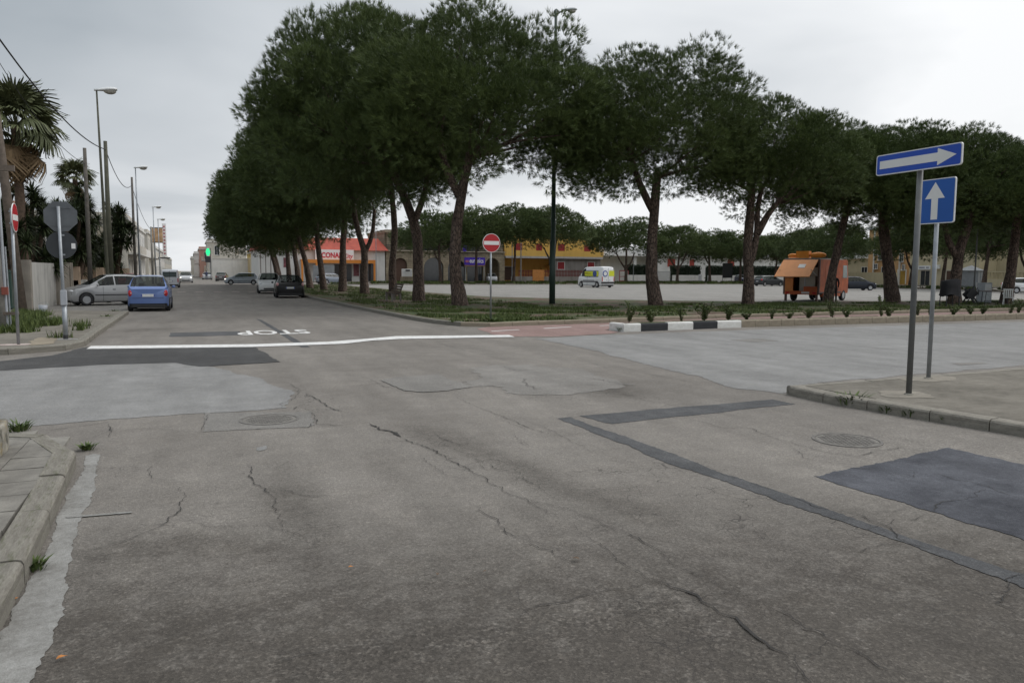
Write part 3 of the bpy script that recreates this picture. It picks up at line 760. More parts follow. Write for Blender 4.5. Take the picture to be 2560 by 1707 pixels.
def needle_crown(name, seed, R, Hc, n_puff, n_tuft, blades, blen, bw, mat, puff_r=(0.75, 1.25)):
    """a pine crown: cushions of upright needle tufts over a lobed dome, open underneath"""
    g = np.random.default_rng(seed)
    lob = g.uniform(0, 6.28, 6); la = g.uniform(0.015, 0.055, 6)
    def lobes(ph, th):
        r = np.ones_like(ph)
        for i in range(6): r += la[i] * np.sin((i % 4 + 2) * ph + lob[i] + th * (1 + i % 3))
        return r
    n1 = int(n_puff * 0.70)
    ph = g.uniform(0, 2 * np.pi, n1); cth = g.uniform(-0.42, 1.0, n1); th = np.arccos(cth)
    f = g.uniform(0.80, 0.98, n1) * lobes(ph, th)
    zc = 0.36 * Hc
    hz = np.where(cth > 0, Hc - zc, zc)
    C1 = np.stack([R * np.sin(th) * np.cos(ph) * f, R * np.sin(th) * np.sin(ph) * f, zc + hz * cth * f], 1)
    n2 = n_puff - n1
    ph = g.uniform(0, 2 * np.pi, n2); rr = R * np.sqrt(g.uniform(0.03, 0.80, n2))
    C2 = np.stack([rr * np.cos(ph), rr * np.sin(ph), g.uniform(0.02, 0.80, n2) * Hc * (1 - 0.45 * (rr / R) ** 2)], 1)
    C = np.concatenate([C1, C2])
    pr = g.uniform(*puff_r, n_puff)
    ptint = g.uniform(0.15, 0.85, n_puff)
    idx = np.repeat(np.arange(n_puff), n_tuft)
    N = len(idx)
    d = g.normal(size=(N, 3)); d[:, 2] += 0.35; d /= np.linalg.norm(d, axis=1)[:, None]
    pos = C[idx] + d * (pr[idx] * g.uniform(0.5, 1.0, N) ** 0.4)[:, None] * np.array([1, 1, 0.72])
    outw = C[idx] - np.array([0, 0, zc]); outw /= (np.linalg.norm(outw, axis=1)[:, None] + 1e-6)
    ax = d * 0.8 + outw * 0.45 + np.array([0, 0, 0.55]); ax /= np.linalg.norm(ax, axis=1)[:, None]
    bi = np.repeat(np.arange(N), blades); NB = len(bi)
    bd = ax[bi] + g.normal(size=(NB, 3)) * 0.38; bd /= np.linalg.norm(bd, axis=1)[:, None]
    sd = np.cross(bd, g.normal(size=(NB, 3))); sd /= np.linalg.norm(sd, axis=1)[:, None]
    L = blen * g.uniform(0.65, 1.2, NB); W = bw * g.uniform(0.7, 1.2, NB)
    p = pos[bi] + g.normal(size=(NB, 3)) * 0.03
    a = p - sd * W[:, None] / 2; b = p + sd * W[:, None] / 2; c = p + bd * L[:, None]
    V = np.stack([a, b, c], 1).reshape(-1, 3)
    me = raw_mesh(name, V, np.arange(len(V)).reshape(-1, 3), mat)
    tint = np.clip(ptint[idx][bi] * 0.62 + np.repeat(g.uniform(0, 0.28, N), blades) + g.uniform(0, 0.10, NB), 0, 1)
    colr = np.ones((len(V), 4), np.float32); colr[:, 0] = np.repeat(tint, 3)
    at = me.color_attributes.new('tint', 'FLOAT_COLOR', 'POINT'); at.data.foreach_set('color', colr.ravel())
    return me, C, R, Hc

CROWNS = [needle_crown('crown', 11 + i, 5.0, 7.2, 190, 115, 14, 0.25, 0.021, NEEDLE, (1.05, 1.55)) for i in range(4)]
CROWNS_FAR = [needle_crown('crown', 41 + i, 5.0, 5.4, 110, 70, 9, 0.38, 0.05, NEEDLE_FAR, (1.0, 1.7)) for i in range(3)]
RIGHT = Vector((math.cos(rad(22.5)), -math.sin(rad(22.5)), 0))     # to the right as the viewer stands
FWD = Vector((math.sin(rad(22.5)), math.cos(rad(22.5)), 0))

def bark_tube(m, pts, radii, n=10, seed=0):
    """trunk with uneven girth"""
    P = [Vector(p) for p in pts]; Q = []; Rr = []
    for i in range(len(P) - 1):
        L = (P[i + 1] - P[i]).length; k = max(2, int(L / 0.4))
        for j in range(k):
            u = j / k
            p0 = P[max(i - 1, 0)]; p1 = P[i]; p2 = P[i + 1]; p3 = P[min(i + 2, len(P) - 1)]
            q = 0.5 * ((2 * p1) + (-p0 + p2) * u + (2 * p0 - 5 * p1 + 4 * p2 - p3) * u * u + (-p0 + 3 * p1 - 3 * p2 + p3) * u ** 3)
            Q.append(q); Rr.append(radii[i] * (1 - u) + radii[i + 1] * u)
    Q.append(P[-1]); Rr.append(radii[-1])
    n0 = len(m.v)
    m.tube(Q, Rr, n)
    for i in range(n0, len(m.v)):
        v = Vector(m.v[i]); ring = (i - n0) // n
        c = Q[min(ring, len(Q) - 1)]
        e = 1 + 0.16 * mnoise.noise(Vector((v.x * 2.2 + seed, v.y * 2.2, v.z * 0.9))) + 0.10 * mnoise.noise(Vector((v.x * 7, v.y * 7 + seed, v.z * 3)))
        m.v[i] = tuple(c + (v - c) * e)

def pine(label, base, trunk, r0, crown, cz, coff, cs, rz, forks=(), group='umbrella pines', far=False):
    """trunk: list of (offset to the right, height); forks: lists of the same; crown: variant; cz: crown base height"""
    o = thing('pine_tree', label, 'pine tree', (base[0], base[1], 0.05), 0, group)
    seed = int(base[0] * 7 + base[1] * 3)
    rg = random.Random(seed)
    me, C, R, Hc = (CROWNS_FAR if far else CROWNS)[crown % (3 if far else 4)]
    sx, sy, sz = cs
    m = MB()
    def pt(q): return RIGHT * q[0] + FWD * (q[2] if len(q) > 2 else 0) + Vector((0, 0, q[1]))
    T_ = [pt(q) for q in trunk]
    rr = [r0 * 1.22 if i == 0 else r0 * (1 - 0.42 * i / (len(T_) - 1)) for i in range(len(T_))]
    bark_tube(m, [T_[0] - Vector((0, 0, 0.15))] + T_, [rr[0] * 1.12] + rr, 12, seed)
    tips = [(T_[-1], rr[-1])]
    for fk in forks:
        F_ = [pt(q) for q in fk]
        rf = [r0 * 0.62 * (1 - 0.4 * i / max(1, len(F_) - 1)) for i in range(len(F_))]
        bark_tube(m, F_, rf, 9, seed + 1); tips.append((F_[-1], rf[-1]))
    cc = pt((coff[0], cz, coff[1] if len(coff) > 1 else 0))
    rot = Matrix.Rotation(rz, 3, 'Z')
    # limbs reach from the trunk into the cushions of the crown
    order = sorted(range(len(C)), key=lambda i: rg.random())[:6 if far else 16]
    for i in order:
        w = cc + rot @ Vector((C[i][0] * sx, C[i][1] * sy, C[i][2] * sz))
        tip, tr = min(tips, key=lambda q: (q[0] - w).length)
        if w.z < tip.z + 0.2: w.z = tip.z + 0.2 + 0.3 * rg.random()
        end = tip.lerp(w, 0.86)
        mid = tip.lerp(w, 0.45) + Vector((rg.uniform(-.3, .3), rg.uniform(-.3, .3), -0.05 * (w - tip).length + rg.uniform(-0.1, 0.4)))
        bark_tube(m, [tip - Vector((0, 0, 0.25)), mid, end], [tr * 0.55, tr * 0.30, 0.02], 6, seed + i)
    m.build('trunk', BARK, o, smooth=True)
    place('crown', me, o, cc, (0, 0, rz), cs)
    return o

GA = 'pines along the left street'; GB = 'pines along the cycle path'; GC = 'pines across the car park'; GD = 'pines along the right side of the car park'
# row beside the street, near to far
pine('large pine nearest the central no-entry sign, trunk curving right', (11.76, 34.82), [(0, 0), (-.20, 1.2), (-.27, 2.4), (-.15, 4), (.1, 5.6), (.45, 7.2)], 0.34, 0, 5.9, (0.95, 0.3), (1.10, 1.04, 1.06), 0.4, [[(-.05, 5.2), (-.7, 6.6), (-1.0, 8)]], GA)
pine('large leaning pine just left of the pine by the central no-entry sign', (11.09, 39.7), [(0, 0), (-.05, 1.5), (-.1, 3.4), (-.5, 4.9), (-1.1, 6.3), (-1.6, 7.4)], 0.31, 1, 5.6, (-2.8, 0.2), (1.14, 1.10, 1.24), 1.9, [[(-.25, 4.2), (.25, 5.6), (.6, 7.2)]], GA)
pine('slim pine right behind the wooden bench', (11.6, 47.5), [(0, 0), (-.05, 2), (.1, 4), (.0, 6), (-.2, 7.5)], 0.25, 2, 6.2, (-.9, 0), (0.95, 0.95, 1.05), 2.9, (), GA)
pine('forked pine, second trunk left of the wooden bench', (11.22, 54.41), [(0, 0), (-.05, 1.5), (0, 3.0), (-.45, 4.6), (-.8, 6.4)], 0.30, 3, 5.4, (-3.4, 0), (1.02, 1.02, 1.16), 0.9, [[(0, 2.9), (.55, 4.2), (.75, 6)]], GA)
pine('straight pine with the letters of the shop sign beside its trunk', (10.9, 61.39), [(0, 0), (.05, 2), (.1, 4), (.25, 6), (.2, 7.6)], 0.30, 4, 4.9, (-2.2, 0), (1.06, 1.06, 1.16), 3.6, (), GA)
pine('leaning pine right of the black parked hatchback, second from it', (10.35, 67.08), [(0, 0), (-.25, 2), (-.5, 4), (-.6, 6), (-.8, 7.6)], 0.27, 0, 4.7, (-2.6, 0), (1.05, 1.05, 1.14), 4.4, (), GA)
pine('leaning pine just right of the black parked hatchback', (10.1, 73.73), [(0, 0), (-.3, 2), (-.8, 4), (-1.3, 6)], 0.29, 1, 4.4, (-2.8, 0), (1.05, 1.05, 1.12), 5.1, (), GA)
for i, (lb, b, ln) in enumerate((('pine whose trunk rises behind the black parked hatchback', (9.9, 80.5), -.5), ('pine rising directly behind the white parked SUV and black hatchback, forked low', (9.7, 87), -.2),
        ('left one of the two crossing trunks behind the white parked SUV', (9.3, 94), -1.0), ('right one of the two crossing trunks behind the white parked SUV', (9.9, 98), -.9))):
    pine(lb, b, [(0, 0), (ln * .4, 2.2), (ln, 4.4), (ln * 1.5, 6.5)], 0.28, (2 + i) % 5, 4.0, (-3.0 + .2 * i, 0), (1.0, 1.0, 1.02), 1.1 * i + .3, (), GA)
# row along the cycle path, left to right
pine('tall pine standing alone right of the green lamp post', (21.23, 32.59), [(0, 0), (-.22, 1.6), (-.25, 3.4), (-.15, 5.0), (-.05, 6.6)], 0.32, 2, 5.5, (-.1, 0), (0.98, 0.95, 0.88), 5.0, [[(-.2, 4.6), (-.9, 6), (-1.4, 7.4)]], GB)
pine('twin-stemmed pine left of the orange food truck', (25.84, 31.27), [(0, 0), (-.02, 1.6), (-.12, 3.2), (-.05, 4.6), (0, 6)], 0.30, 3, 4.9, (1.5, 0.3), (0.72, 0.80, 0.70), 2.2, [[(.05, 2.2), (.30, 3.4), (.32, 4.8), (.5, 6)], [(.33, 3.6), (.85, 4.6), (1.5, 5.4)]], GB)
pine('pine standing right in front of the orange food truck', (32.49, 32.67), [(0, 0), (.15, 1.6), (.42, 3.2), (.7, 4.6), (1.0, 6)], 0.27, 4, 4.3, (1.2, 0.3), (0.74, 0.78, 0.72), 3.3, (), GB)
pine('stout pine between the food truck and the blue arrow signs', (36.72, 32.11), [(0, 0), (-.2, 1.4), (-.5, 3.0), (-.75, 4.4), (-.8, 5.8)], 0.37, 0, 4.4, (0.3, 0.3), (0.80, 0.80, 0.74), 4.0, (), GB)
pine('Y-forked pine right of the blue arrow signs', (38.11, 29.38), [(0, 0), (.05, 1.3), (.15, 2.8), (.5, 4.2), (.75, 5.6)], 0.32, 1, 4.0, (0.2, 0), (0.80, 0.80, 0.70), 0.2, [[(.12, 2.5), (-.45, 3.4), (-.7, 4.4)]], GB)
pine('pine near the right edge behind the white plastic chair', (41.73, 28.94), [(0, 0), (.1, 1.8), (.25, 3.6), (.3, 5.4)], 0.31, 2, 3.9, (0.3, 0), (0.78, 0.78, 0.64), 1.3, (), GB)
pine('pine at the far right edge of the cycle path row, crown only in view', (47.0, 29.3), [(0, 0), (0, 2), (.1, 4), (.1, 5.6)], 0.30, 3, 3.9, (0.3, 0), (0.80, 0.80, 0.64), 2.6, (), GB)
# across the car park
farC = [('far pine before the arched stone building, nearest its brown gate', (34.0, 110), 5.0, 1.0, .95, 0, 'V'), ('far pine left of the blue shop sign on the arched stone building', (40.0, 111), 5.9, 0.95, 0.98, 1, ''),
        ('far pine before the left end of the yellow house', (46.2, 111), 6.3, 1.0, 0.98, 2, ''), ('far pine with a curved trunk beside the green lamp post', (52.5, 111), 6.4, 1.0, 1.0, 0, 'L'),
        ('far forked pine directly behind the white van', (67.0, 112), 5.1, 1.06, 1.0, 1, 'Y'), ('far forked pine before the white villa and its left red shutter', (76.5, 111), 4.4, 0.9, 0.92, 2, 'Y'),
        ('far pine beside the white notice board before the villa', (84.0, 112), 4.3, 0.84, 0.86, 0, 'V'), ('far pine beside the grey board before the villa', (90.6, 112), 4.2, 0.84, 0.86, 1, ''),
        ('far pine behind the dark grey parked car', (98.5, 112), 4.0, 0.84, 0.86, 2, ''), ('far pine behind the roof of the orange food truck', (105, 112), 4.0, 0.9, 0.86, 0, ''), ('far pine behind the front of the orange food truck', (113, 112), 4.0, 0.9, 0.86, 1, '')]
for i, (lb, b, cz, s1, s2, v, kd) in enumerate(farC):
    fk = {'Y': [[(0, 2.2), (-1.0, 3.6), (-1.7, 5)], [(.1, 2.4), (.9, 3.6), (1.3, 5)]], 'V': [[(0, 3), (-.7, 4), (-1, 5)]], 'L': [[(.2, 3.4), (-.6, 4.6), (-1, 5.6)]], '': []}[kd]
    bend = 0.9 if kd == 'L' else 0.25 * ((i % 3) - 1)
    pine(lb, b, [(0, 0), (bend * .1, 1.5), (bend * .5, 3.0), (bend, cz + .6)], 0.26, v, cz - 0.3, (bend * .6, 0), (s1 * 1.22, s1 * 1.1, s2), i * 1.3, fk, GC, True)
for i, (lb, b, cz, s1, s2, kd) in enumerate((('far pine right of the dark hatchback behind the food truck', (84, 84), 3.9, 0.95, 0.9, 'Y'), ('far forked pine before the cream building, left of the blue arrow signs', (83.2, 70.2), 3.9, 0.95, 0.95, 'V'),
        ('far slim pine before the cream building, right of the blue arrow signs', (83, 65.6), 4.3, 0.9, 0.9, ''), ('far pine behind the Y-forked pine', (77, 56), 4.2, 0.9, 0.9, ''), ('far pine beside the small grey hut', (82, 55), 4.0, 0.9, 0.95, 'V'),
        ('far pine at the right edge before the cream wall', (82, 49.5), 3.6, 0.9, 0.95, 'Y'), ('far pine at the back corner of the car park', (92, 96), 3.9, 1.0, 0.9, ''))):
    fk = {'Y': [[(0, 2.0), (-.6, 3.2), (-.9, 4.4)], [(.1, 2.2), (.7, 3.4), (1.0, 4.6)]], 'V': [[(0, 2.4), (-.5, 3.3), (-.8, 4.6)]], '': []}[kd]
    pine(lb, b, [(0, 0), (.05, 1.5), (.2, 3.0), (.35, cz + .6)], 0.25, i % 3, cz - 0.3, (0.2, 0), (s1, s1, s2), i * 1.7 + .5, fk, GD, True)

# ---- fan palms, yucca
PALM_G = leaf_mat('palm_leaf', (0.045, 0.060, 0.025), (0.125, 0.135, 0.065)); PALM_D = leaf_mat('dry_palm_leaf', (0.13, 0.085, 0.045), (0.26, 0.18, 0.10))
PALM_T = M('palm_trunk_bark', (0.10, 0.068, 0.048), 0.95, 0.4, 9, bump=0.8, bscale=25)
def fan_leaf(name, seed, mat, droop, n=26, size=1.0):
    g = np.random.default_rng(seed); V = []; Fc = []; tint = []
    pet = 0.85 * size
    def put(q): V.append(q); return len(V) - 1
    # stalk along +x, fan at its end
    w = 0.018
    ids = [put((0, -w, 0)), put((0, w, 0)), put((pet, w * .7, 0.04)), put((pet, -w * .7, 0.04))]
    Fc += [(ids[0], ids[1], ids[2]), (ids[0], ids[2], ids[3])]; tint += [0.9] * 4
    for i in range(n):
        a = -2.0 + 4.0 * i / (n - 1) + g.normal() * .03; L = size * 0.80 * (1 - 0.18 * abs(a) / 2) * g.uniform(.85, 1.05)
        dr = np.array([math.cos(a), math.sin(a), 0.05]); sd = np.array([-math.sin(a), math.cos(a), 0]); o = np.array([pet, 0, 0.04])
        t0 = g.uniform(.2, .9); pts = []
        for u, ww in ((0.0, 0.008), (0.35, 0.042), (0.65, 0.030), (0.86, 0.014)):
            dz = -droop * size * max(0, u - 0.35) ** 1.7 * 1.6 - 0.06 * abs(a) * u
            c = o + dr * L * u * (1 - 0.18 * droop * max(0, u - .5)) + np.array([0, 0, dz])
            f = 0.012 * (1 if i % 2 else -1)
            pts.append((put(tuple(c - sd * ww + [0, 0, f])), put(tuple(c + sd * ww - [0, 0, f])))); tint += [t0, t0]
        tip = put(tuple(o + dr * L * (1 - .1 * droop) + np.array([g.normal() * .03, g.normal() * .03, -droop * size * 0.95 * 0.65 ** 1.2 - .05]))); tint.append(t0 * .6)
        for (a0, b0), (a1, b1) in zip(pts, pts[1:]): Fc += [(a0, b0, b1), (a0, b1, a1)]
        Fc.append((pts[-1][0], pts[-1][1], tip))
    me = raw_mesh(name, V, Fc, mat)
    colr = np.ones((len(V), 4), np.float32); colr[:, 0] = tint
    me.color_attributes.new('tint', 'FLOAT_COLOR', 'POINT').data.foreach_set('color', colr.ravel())
    return me
FR = [fan_leaf('frond', 3 + i, PALM_G, d) for i, d in enumerate((0.45, 0.75, 1.1))]; FD = [fan_leaf('dry_frond', 9 + i, PALM_D, d, 20) for i, d in enumerate((1.0, 1.4))]
def fan_palm(label, loc, h, size, lean, ng=34, nd=16):
    o = thing('fan_palm', label, 'palm tree', loc, 0, 'fan palms behind the left garden wall')
    rg = random.Random(int(h * 31)); m = MB()
    bark_tube(m, [(0, 0, -.1), (lean[0] * .4, lean[1] * .4, h * .45), (lean[0], lean[1], h)], [0.26, 0.2, 0.17], 10, 3)
    m.build('trunk', PALM_T, o, smooth=True)
    for i in range(ng + nd):
        dry = i >= ng
        az = i * 2.4 + rg.uniform(-.2, .2)
        el = rad(85 - 105 * (i / ng)) if not dry else rad(rg.uniform(-72, -38))
        s_ = size * rg.uniform(.85, 1.1)
        R_ = Matrix.Rotation(az, 4, 'Z') @ Matrix.Rotation(-el, 4, 'Y') @ Matrix.Rotation(rg.uniform(-.3, .3), 4, 'X')
        ob = place('dry_frond' if dry else 'frond', rg.choice(FD if dry else FR), o)
        ob.matrix_local = Matrix.Translation((lean[0], lean[1], h - (0.5 * rg.random() if dry else 0.25 * i / ng))) @ R_ @ Matrix.Scale(s_, 4)
    return o
fan_palm('tall fan palm with a dry leaf skirt at the left edge', (-7.0, 40.3, 0), 8.0, 1.42, (-0.05, 0.1), 44, 14)
fan_palm('shorter fan palm behind the wooden pole, right of the tall palm', (-8.0, 66, 0), 8.5, 1.0, (0.1, 0), 30, 10)

YUC = leaf_mat('yucca_leaf', (0.018, 0.028, 0.012), (0.060, 0.080, 0.032))
def yucca(label, loc, stems, seed, leaf=0.74):
    o = thing('yucca_tree', label, 'yucca', loc, 0, 'yuccas behind the left garden wall')
    g = np.random.default_rng(seed); m = MB(); V = []; tint = []
    for sx, sy, h in stems:
        bark_tube(m, [(sx * .3, sy * .3, 0), (sx * .7, sy * .7, h * .5), (sx, sy, h)], [0.16, 0.11, 0.08], 7, seed)
        for hd in range(4):
            c = np.array([sx, sy, h]) + g.normal(size=3) * [0.35, 0.35, 0.4] * (hd > 0)
            for i in range(120):
                d = g.normal(size=3); d[2] = d[2] * .8 + .25; d /= np.linalg.norm(d)
                L = leaf * g.uniform(.7, 1.15); s_ = np.cross(d, [0, 0, 1.]); s_ /= np.linalg.norm(s_) + 1e-6
                mid = c + d * L * .55; tip = c + d * L - [0, 0, .12 * L]; w = .034; t0 = g.uniform(0, 1)
                V += [c - s_ * w * .6, c + s_ * w * .6, mid + s_ * w, c - s_ * w * .6, mid + s_ * w, mid - s_ * w, mid - s_ * w, mid + s_ * w, tip]; tint += [t0] * 9
    m.build('trunk', PALM_T, o, smooth=True)
    me = raw_mesh('crown', np.array(V), np.arange(len(V)).reshape(-1, 3), YUC)
    colr = np.ones((len(V), 4), np.float32); colr[:, 0] = tint
    me.color_attributes.new('tint', 'FLOAT_COLOR', 'POINT').data.foreach_set('color', colr.ravel())
    place('crown', me, o)
def stems(seed, n, rx, ry, h0, h1):
    r_ = random.Random(seed); return [(r_.uniform(-rx, rx), r_.uniform(-ry, ry), r_.uniform(h0, h1)) for _ in range(n)]
yucca('dark bushy yucca behind the white plastered garden wall', (-7.7, 44.5, 0), stems(1, 13, 1.3, 1.2, 2.2, 5.6), 5)
yucca('dark tall yucca right of the street lamp behind the garden wall', (-7.2, 53, 0), stems(2, 14, 1.2, 1.8, 2.2, 6.4), 6)
yucca('dark low yucca at the far end of the garden wall', (-7.1, 60.5, 0), stems(3, 12, 1.1, 1.6, 1.8, 6.2), 7)
yucca('dark yucca beneath the tall fan palm', (-8.2, 40.5, 0), stems(4, 10, 1.2, 1.2, 2.0, 4.2), 8)
yucca('dark spreading yucca whose crown hangs over the left pavement', (-6.5, 72, 0), stems(9, 18, 1.7, 2.2, 2.0, 7.2), 9, .8)

# ================================================================== BUILDINGS
GLASS = M('dark_window_glass', (0.03, 0.035, 0.04), 0.12, 0.2, 2, spec=0.8)
FRAME_W = M('white_window_frame', (0.72, 0.72, 0.70), 0.5, 0.08)
RED_SH = M('red_shutter', (0.30, 0.025, 0.030), 0.55, 0.15, 6)
RED_SH2 = M('brick_red_shutter', (0.36, 0.055, 0.035), 0.55, 0.15, 6)
BROWN = M('brown_gate_paint', (0.085, 0.045, 0.030), 0.6, 0.15, 5)
GREYM = M('galvanised_grey', (0.36, 0.38, 0.40), 0.5, 0.12, 6, 0.4)

def opening(parent, plane, u0, u1, z0, z1, mat, frame=FRAME_W, name='window', axis='y', sgn=-1, fw=0.07, slats=False, sill=True):
    """window, door or shutter set in a frame on a wall plane; axis y: the wall faces -y, axis x: faces sgn*x"""
    def bx(m, a, b, c, d, p, q):      # p, q: distance out from the wall
        lo, hi = sorted((plane + sgn * p, plane + sgn * q))
        if axis == 'y': m.box(a, b, lo, hi, c, d)
        else: m.box(lo, hi, a, b, c, d)
        return m
    pn = bx(MB(), u0, u1, z0, z1, -0.05, 0.008).build(name, mat, parent)
    fr = MB()
    bx(fr, u0 - fw, u0, z0, z1 + fw, -0.05, 0.05); bx(fr, u1, u1 + fw, z0, z1 + fw, -0.05, 0.05); bx(fr, u0, u1, z1, z1 + fw, -0.05, 0.05)
    if sill: bx(fr, u0 - fw - .05, u1 + fw + .05, z0 - 0.09, z0, -0.05, 0.11)
    fr.build('frame', frame, pn)
    if slats:
        sl = MB(); n = max(3, int((z1 - z0) / 0.16))
        for i in range(n):
            z = z0 + (z1 - z0) * (i + .5) / n
            bx(sl, u0 + .03, u1 - .03, z - .045, z + .045, 0.0, 0.028)
        bx(sl, (u0 + u1) / 2 - .03, (u0 + u1) / 2 + .03, z0, z1, 0.0, 0.036)
        tag(sl.build('slats', mat, pn), kind='stuff')
    elif mat is GLASS:
        ml = MB(); c = (u0 + u1) / 2
        bx(ml, c - .025, c + .025, z0, z1, 0.0, 0.035)
        ml.build('mullion', frame, pn)
    return pn

def arch_poly(u0, u1, z0, z1, n=12):
    c = (u0 + u1) / 2; r_ = (u1 - u0) / 2; zs = z1 - r_
    return [(u0, z0), (u1, z0), (u1, zs)] + [(c + r_ * math.cos(a), zs + r_ * math.sin(a)) for a in [math.pi * k / n for k in range(1, n)]] + [(u0, zs)]

SF = 126.0       # facade line across the car park
# ---- supermarket with the red pitched fascia
mk = thing('supermarket', 'low white supermarket with red roof fascia and orange entrance frame', 'shop', (0, 0, 0))
WHITE_W = plaster('white_shop_wall', (0.66, 0.66, 0.64), 0.25)
x0, x1, _, ztop = (9.54, 29.37, 4.83, 5.13)
MB().box(x0, x1, SF, SF + 18, 0, ztop).build('wall', WHITE_W, mk)
tl = NT('red_roof_sheet')
wv_ = tl.n('ShaderNodeTexWave', wave_type='BANDS', bands_direction='X'); wv_.inputs['Scale'].default_value = 1.6; wv_.inputs['Distortion'].default_value = 0.0
tl.link(tl.co, wv_.inputs['Vector'])
tl.col(tl.mix(1.0, tl.ramp(tl.noise(1.2, 5), [(0.3, (0.36, 0.050, 0.028)), (0.7, (0.50, 0.085, 0.045))]), tl.ramp(wv_.outputs[0], [(0.0, 0.72), (0.35, 1.0)]), 'MULTIPLY')).rough(0.6)
RED_ROOF = tl.m
zr = ztop + 2.0
MB().add([(x0 - .5, SF - .6, ztop), (x1 + .5, SF - .6, ztop), (x1 + .5, SF + 18.5, ztop), (x0 - .5, SF + 18.5, ztop), (x0 + .9, SF + 1.0, zr), (x1 - .9, SF + 1.0, zr), (x1 - .9, SF + 17, zr), (x0 + .9, SF + 17, zr)],
         [(0, 1, 5, 4), (1, 2, 6, 5), (2, 3, 7, 6), (3, 0, 4, 7), (4, 5, 6, 7), (3, 2, 1, 0)]).build('roof', RED_ROOF, mk)
u0, u1, z0, z1 = (18.0, 24.12, 3.36, 5.17)
sg = MB().box(u0, u1, SF - .75, SF - .62, z0, z1).build('shop_sign', M('sign_white', (0.80, 0.80, 0.80), 0.4, 0.03), mk)
SIGN_R = M('sign_red_letters', (0.55, 0.015, 0.05), 0.4, 0.05)
a0, a1, b0, b1 = (19.1, 22.08, 3.82, 4.68)
place('lettering', text_mesh('CONAD', 1.0, SIGN_R, 0.02, 0.03), sg, ((a0 + a1) / 2 + .1, SF - .775, (b0 + b1) / 2), (math.pi / 2, 0, 0), ((a1 - a0) / 3.2, (b1 - b0) / .75, 1))
place('lettering', text_mesh('City', 1.0, SIGN_R, 0.02, 0.01, 0.25), sg, (a1 + 1.05, SF - .775, (b0 + b1) / 2 - .12), (math.pi / 2, 0, 0), ((a1 - a0) / 3.4, (b1 - b0) / .85, 1))
ORANGE = M('orange_frame_paint', (0.62, 0.22, 0.035), 0.5, 0.1)
bm_ = MB()
for xa, xb in ((15.67, 27.38),):
    z0, z1 = (3.02, 3.45)
    bm_.box(xa, xb, SF - 1.9, SF - 1.6, z0, z1 + .12)
    bm_.box(xa, xb, SF - 1.6, SF - .1, z1 - .02, z1 + .08)
    for xp in (xa, xa + 2.2, xa + 6.5, xb - .3): bm_.box(xp, xp + .3, SF - 1.9, SF - 1.62, 0.1, z0)
bm_.build('entrance_canopy', ORANGE, mk, bevel=0.01)
for rc in ((21.07, 23.81, 0.12, 2.78), (25.21, 27.35, 0.32, 2.95)):
    opening(mk, SF, rc[0], rc[1], 0.12, rc[3], GLASS, M('shop_dark_frame', (0.10, 0.09, 0.09), 0.5), 'shop_window', sill=False)
for rc in ((24.14, 25.07, 0.97, 2.92), (13.18, 13.88, 2.32, 3.83)):
    p_ = opening(mk, SF - .06, rc[0], rc[1], rc[2], rc[3], M('poster_dark_print', (0.16, 0.05, 0.06), 0.6, 0.5, 2.0), M('poster_frame', (0.55, 0.55, 0.55)), 'poster', sill=False)
# porch columns at the street corner of the shop
for i in range(4):
    xx = x0 + .1 + i * .75
    MB().box(xx, xx + .12, SF - .9 - .02 * i, SF - .78, 0.1, ztop - .02).build('porch_column', M('dark_column', (0.12, 0.10, 0.09), 0.6), mk)

# ---- limestone building with arches
st = NT('limestone_blocks')
br = st.n('ShaderNodeTexBrick'); br.inputs['Scale'].default_value = 1.0; br.inputs['Mortar Size'].default_value = 0.02
br.inputs['Brick Width'].default_value = 0.75; br.inputs['Row Height'].default_value = 0.34
br.inputs['Color1'].default_value = (0.34, 0.29, 0.21, 1); br.inputs['Color2'].default_value = (0.26, 0.215, 0.15, 1); br.inputs['Mortar'].default_value = (0.17, 0.14, 0.10, 1)
st.link(st.mapv((1, 1, 1), (math.pi / 2, 0, 0)), br.inputs['Vector'])
st.col(st.mix(1.0, br.outputs[0], st.ramp(st.noise(1.1, 6, 0.65), [(0.3, 0.72), (0.7, 1.2)]), 'MULTIPLY')).rough(0.92)
st.bump(st.math('ADD', br.outputs[1], st.noise(20, 4)), 0.4, 0.02)
STONE = st.m
lb = thing('stone_building', 'beige limestone building with tall arches and a balcony floor', 'building')
u0, u1, _, _ = (29.52, 50.72, 0.33, 7.34)
ax_ = [(30.81, 33.15, 0.39, 3.99), (36.03, 39.5, 0.33, 4.14), (40.28, 43.46, 0.34, 3.91), (43.75, 46.69, 0.34, 3.95), (47.07, 49.75, 0.2, 4.19)]
ZB = 5.12
# the arcade wall is a plate pierced by the arches, built as piers and spandrels
wl = MB(); prev = u0
for (a, b, z0, z1) in ax_:
    wl.box(prev, a, SF, SF + .6, 0, ZB)
    pl_a = arch_poly(a, b, 0.0, z1)
    top = [p for p in pl_a[2:]]
    poly = [(a, ZB), (b, ZB)] + [(b, top[0][1])] + top[1:-1] + [(a, top[-1][1])]
    wl.prism(poly, SF, SF + .6, 'y')
    prev = b
wl.box(prev, u1, SF, SF + .6, 0, ZB)
wl.box(u0, u1, SF + 3, SF + 14, 0, ZB)
wl.box(u0, u1, SF + .6, SF + 3, ZB - .3, ZB)
wl.build('wall', STONE, lb)
MB().box(u0, u1, SF + .8, SF + 14, ZB, ZB + 3.0).build('upper_wall', STONE, lb)
MB().box(u0 - .1, u1 + .1, SF - .35, SF + 14.1, ZB + 3.0, ZB + 3.5).build('parapet', STONE, lb)
MB().box(u0, u1, SF - .25, SF + .6, ZB, ZB + .15).build('string_course', plaster('pale_stone_trim', (0.42, 0.37, 0.29)), lb)
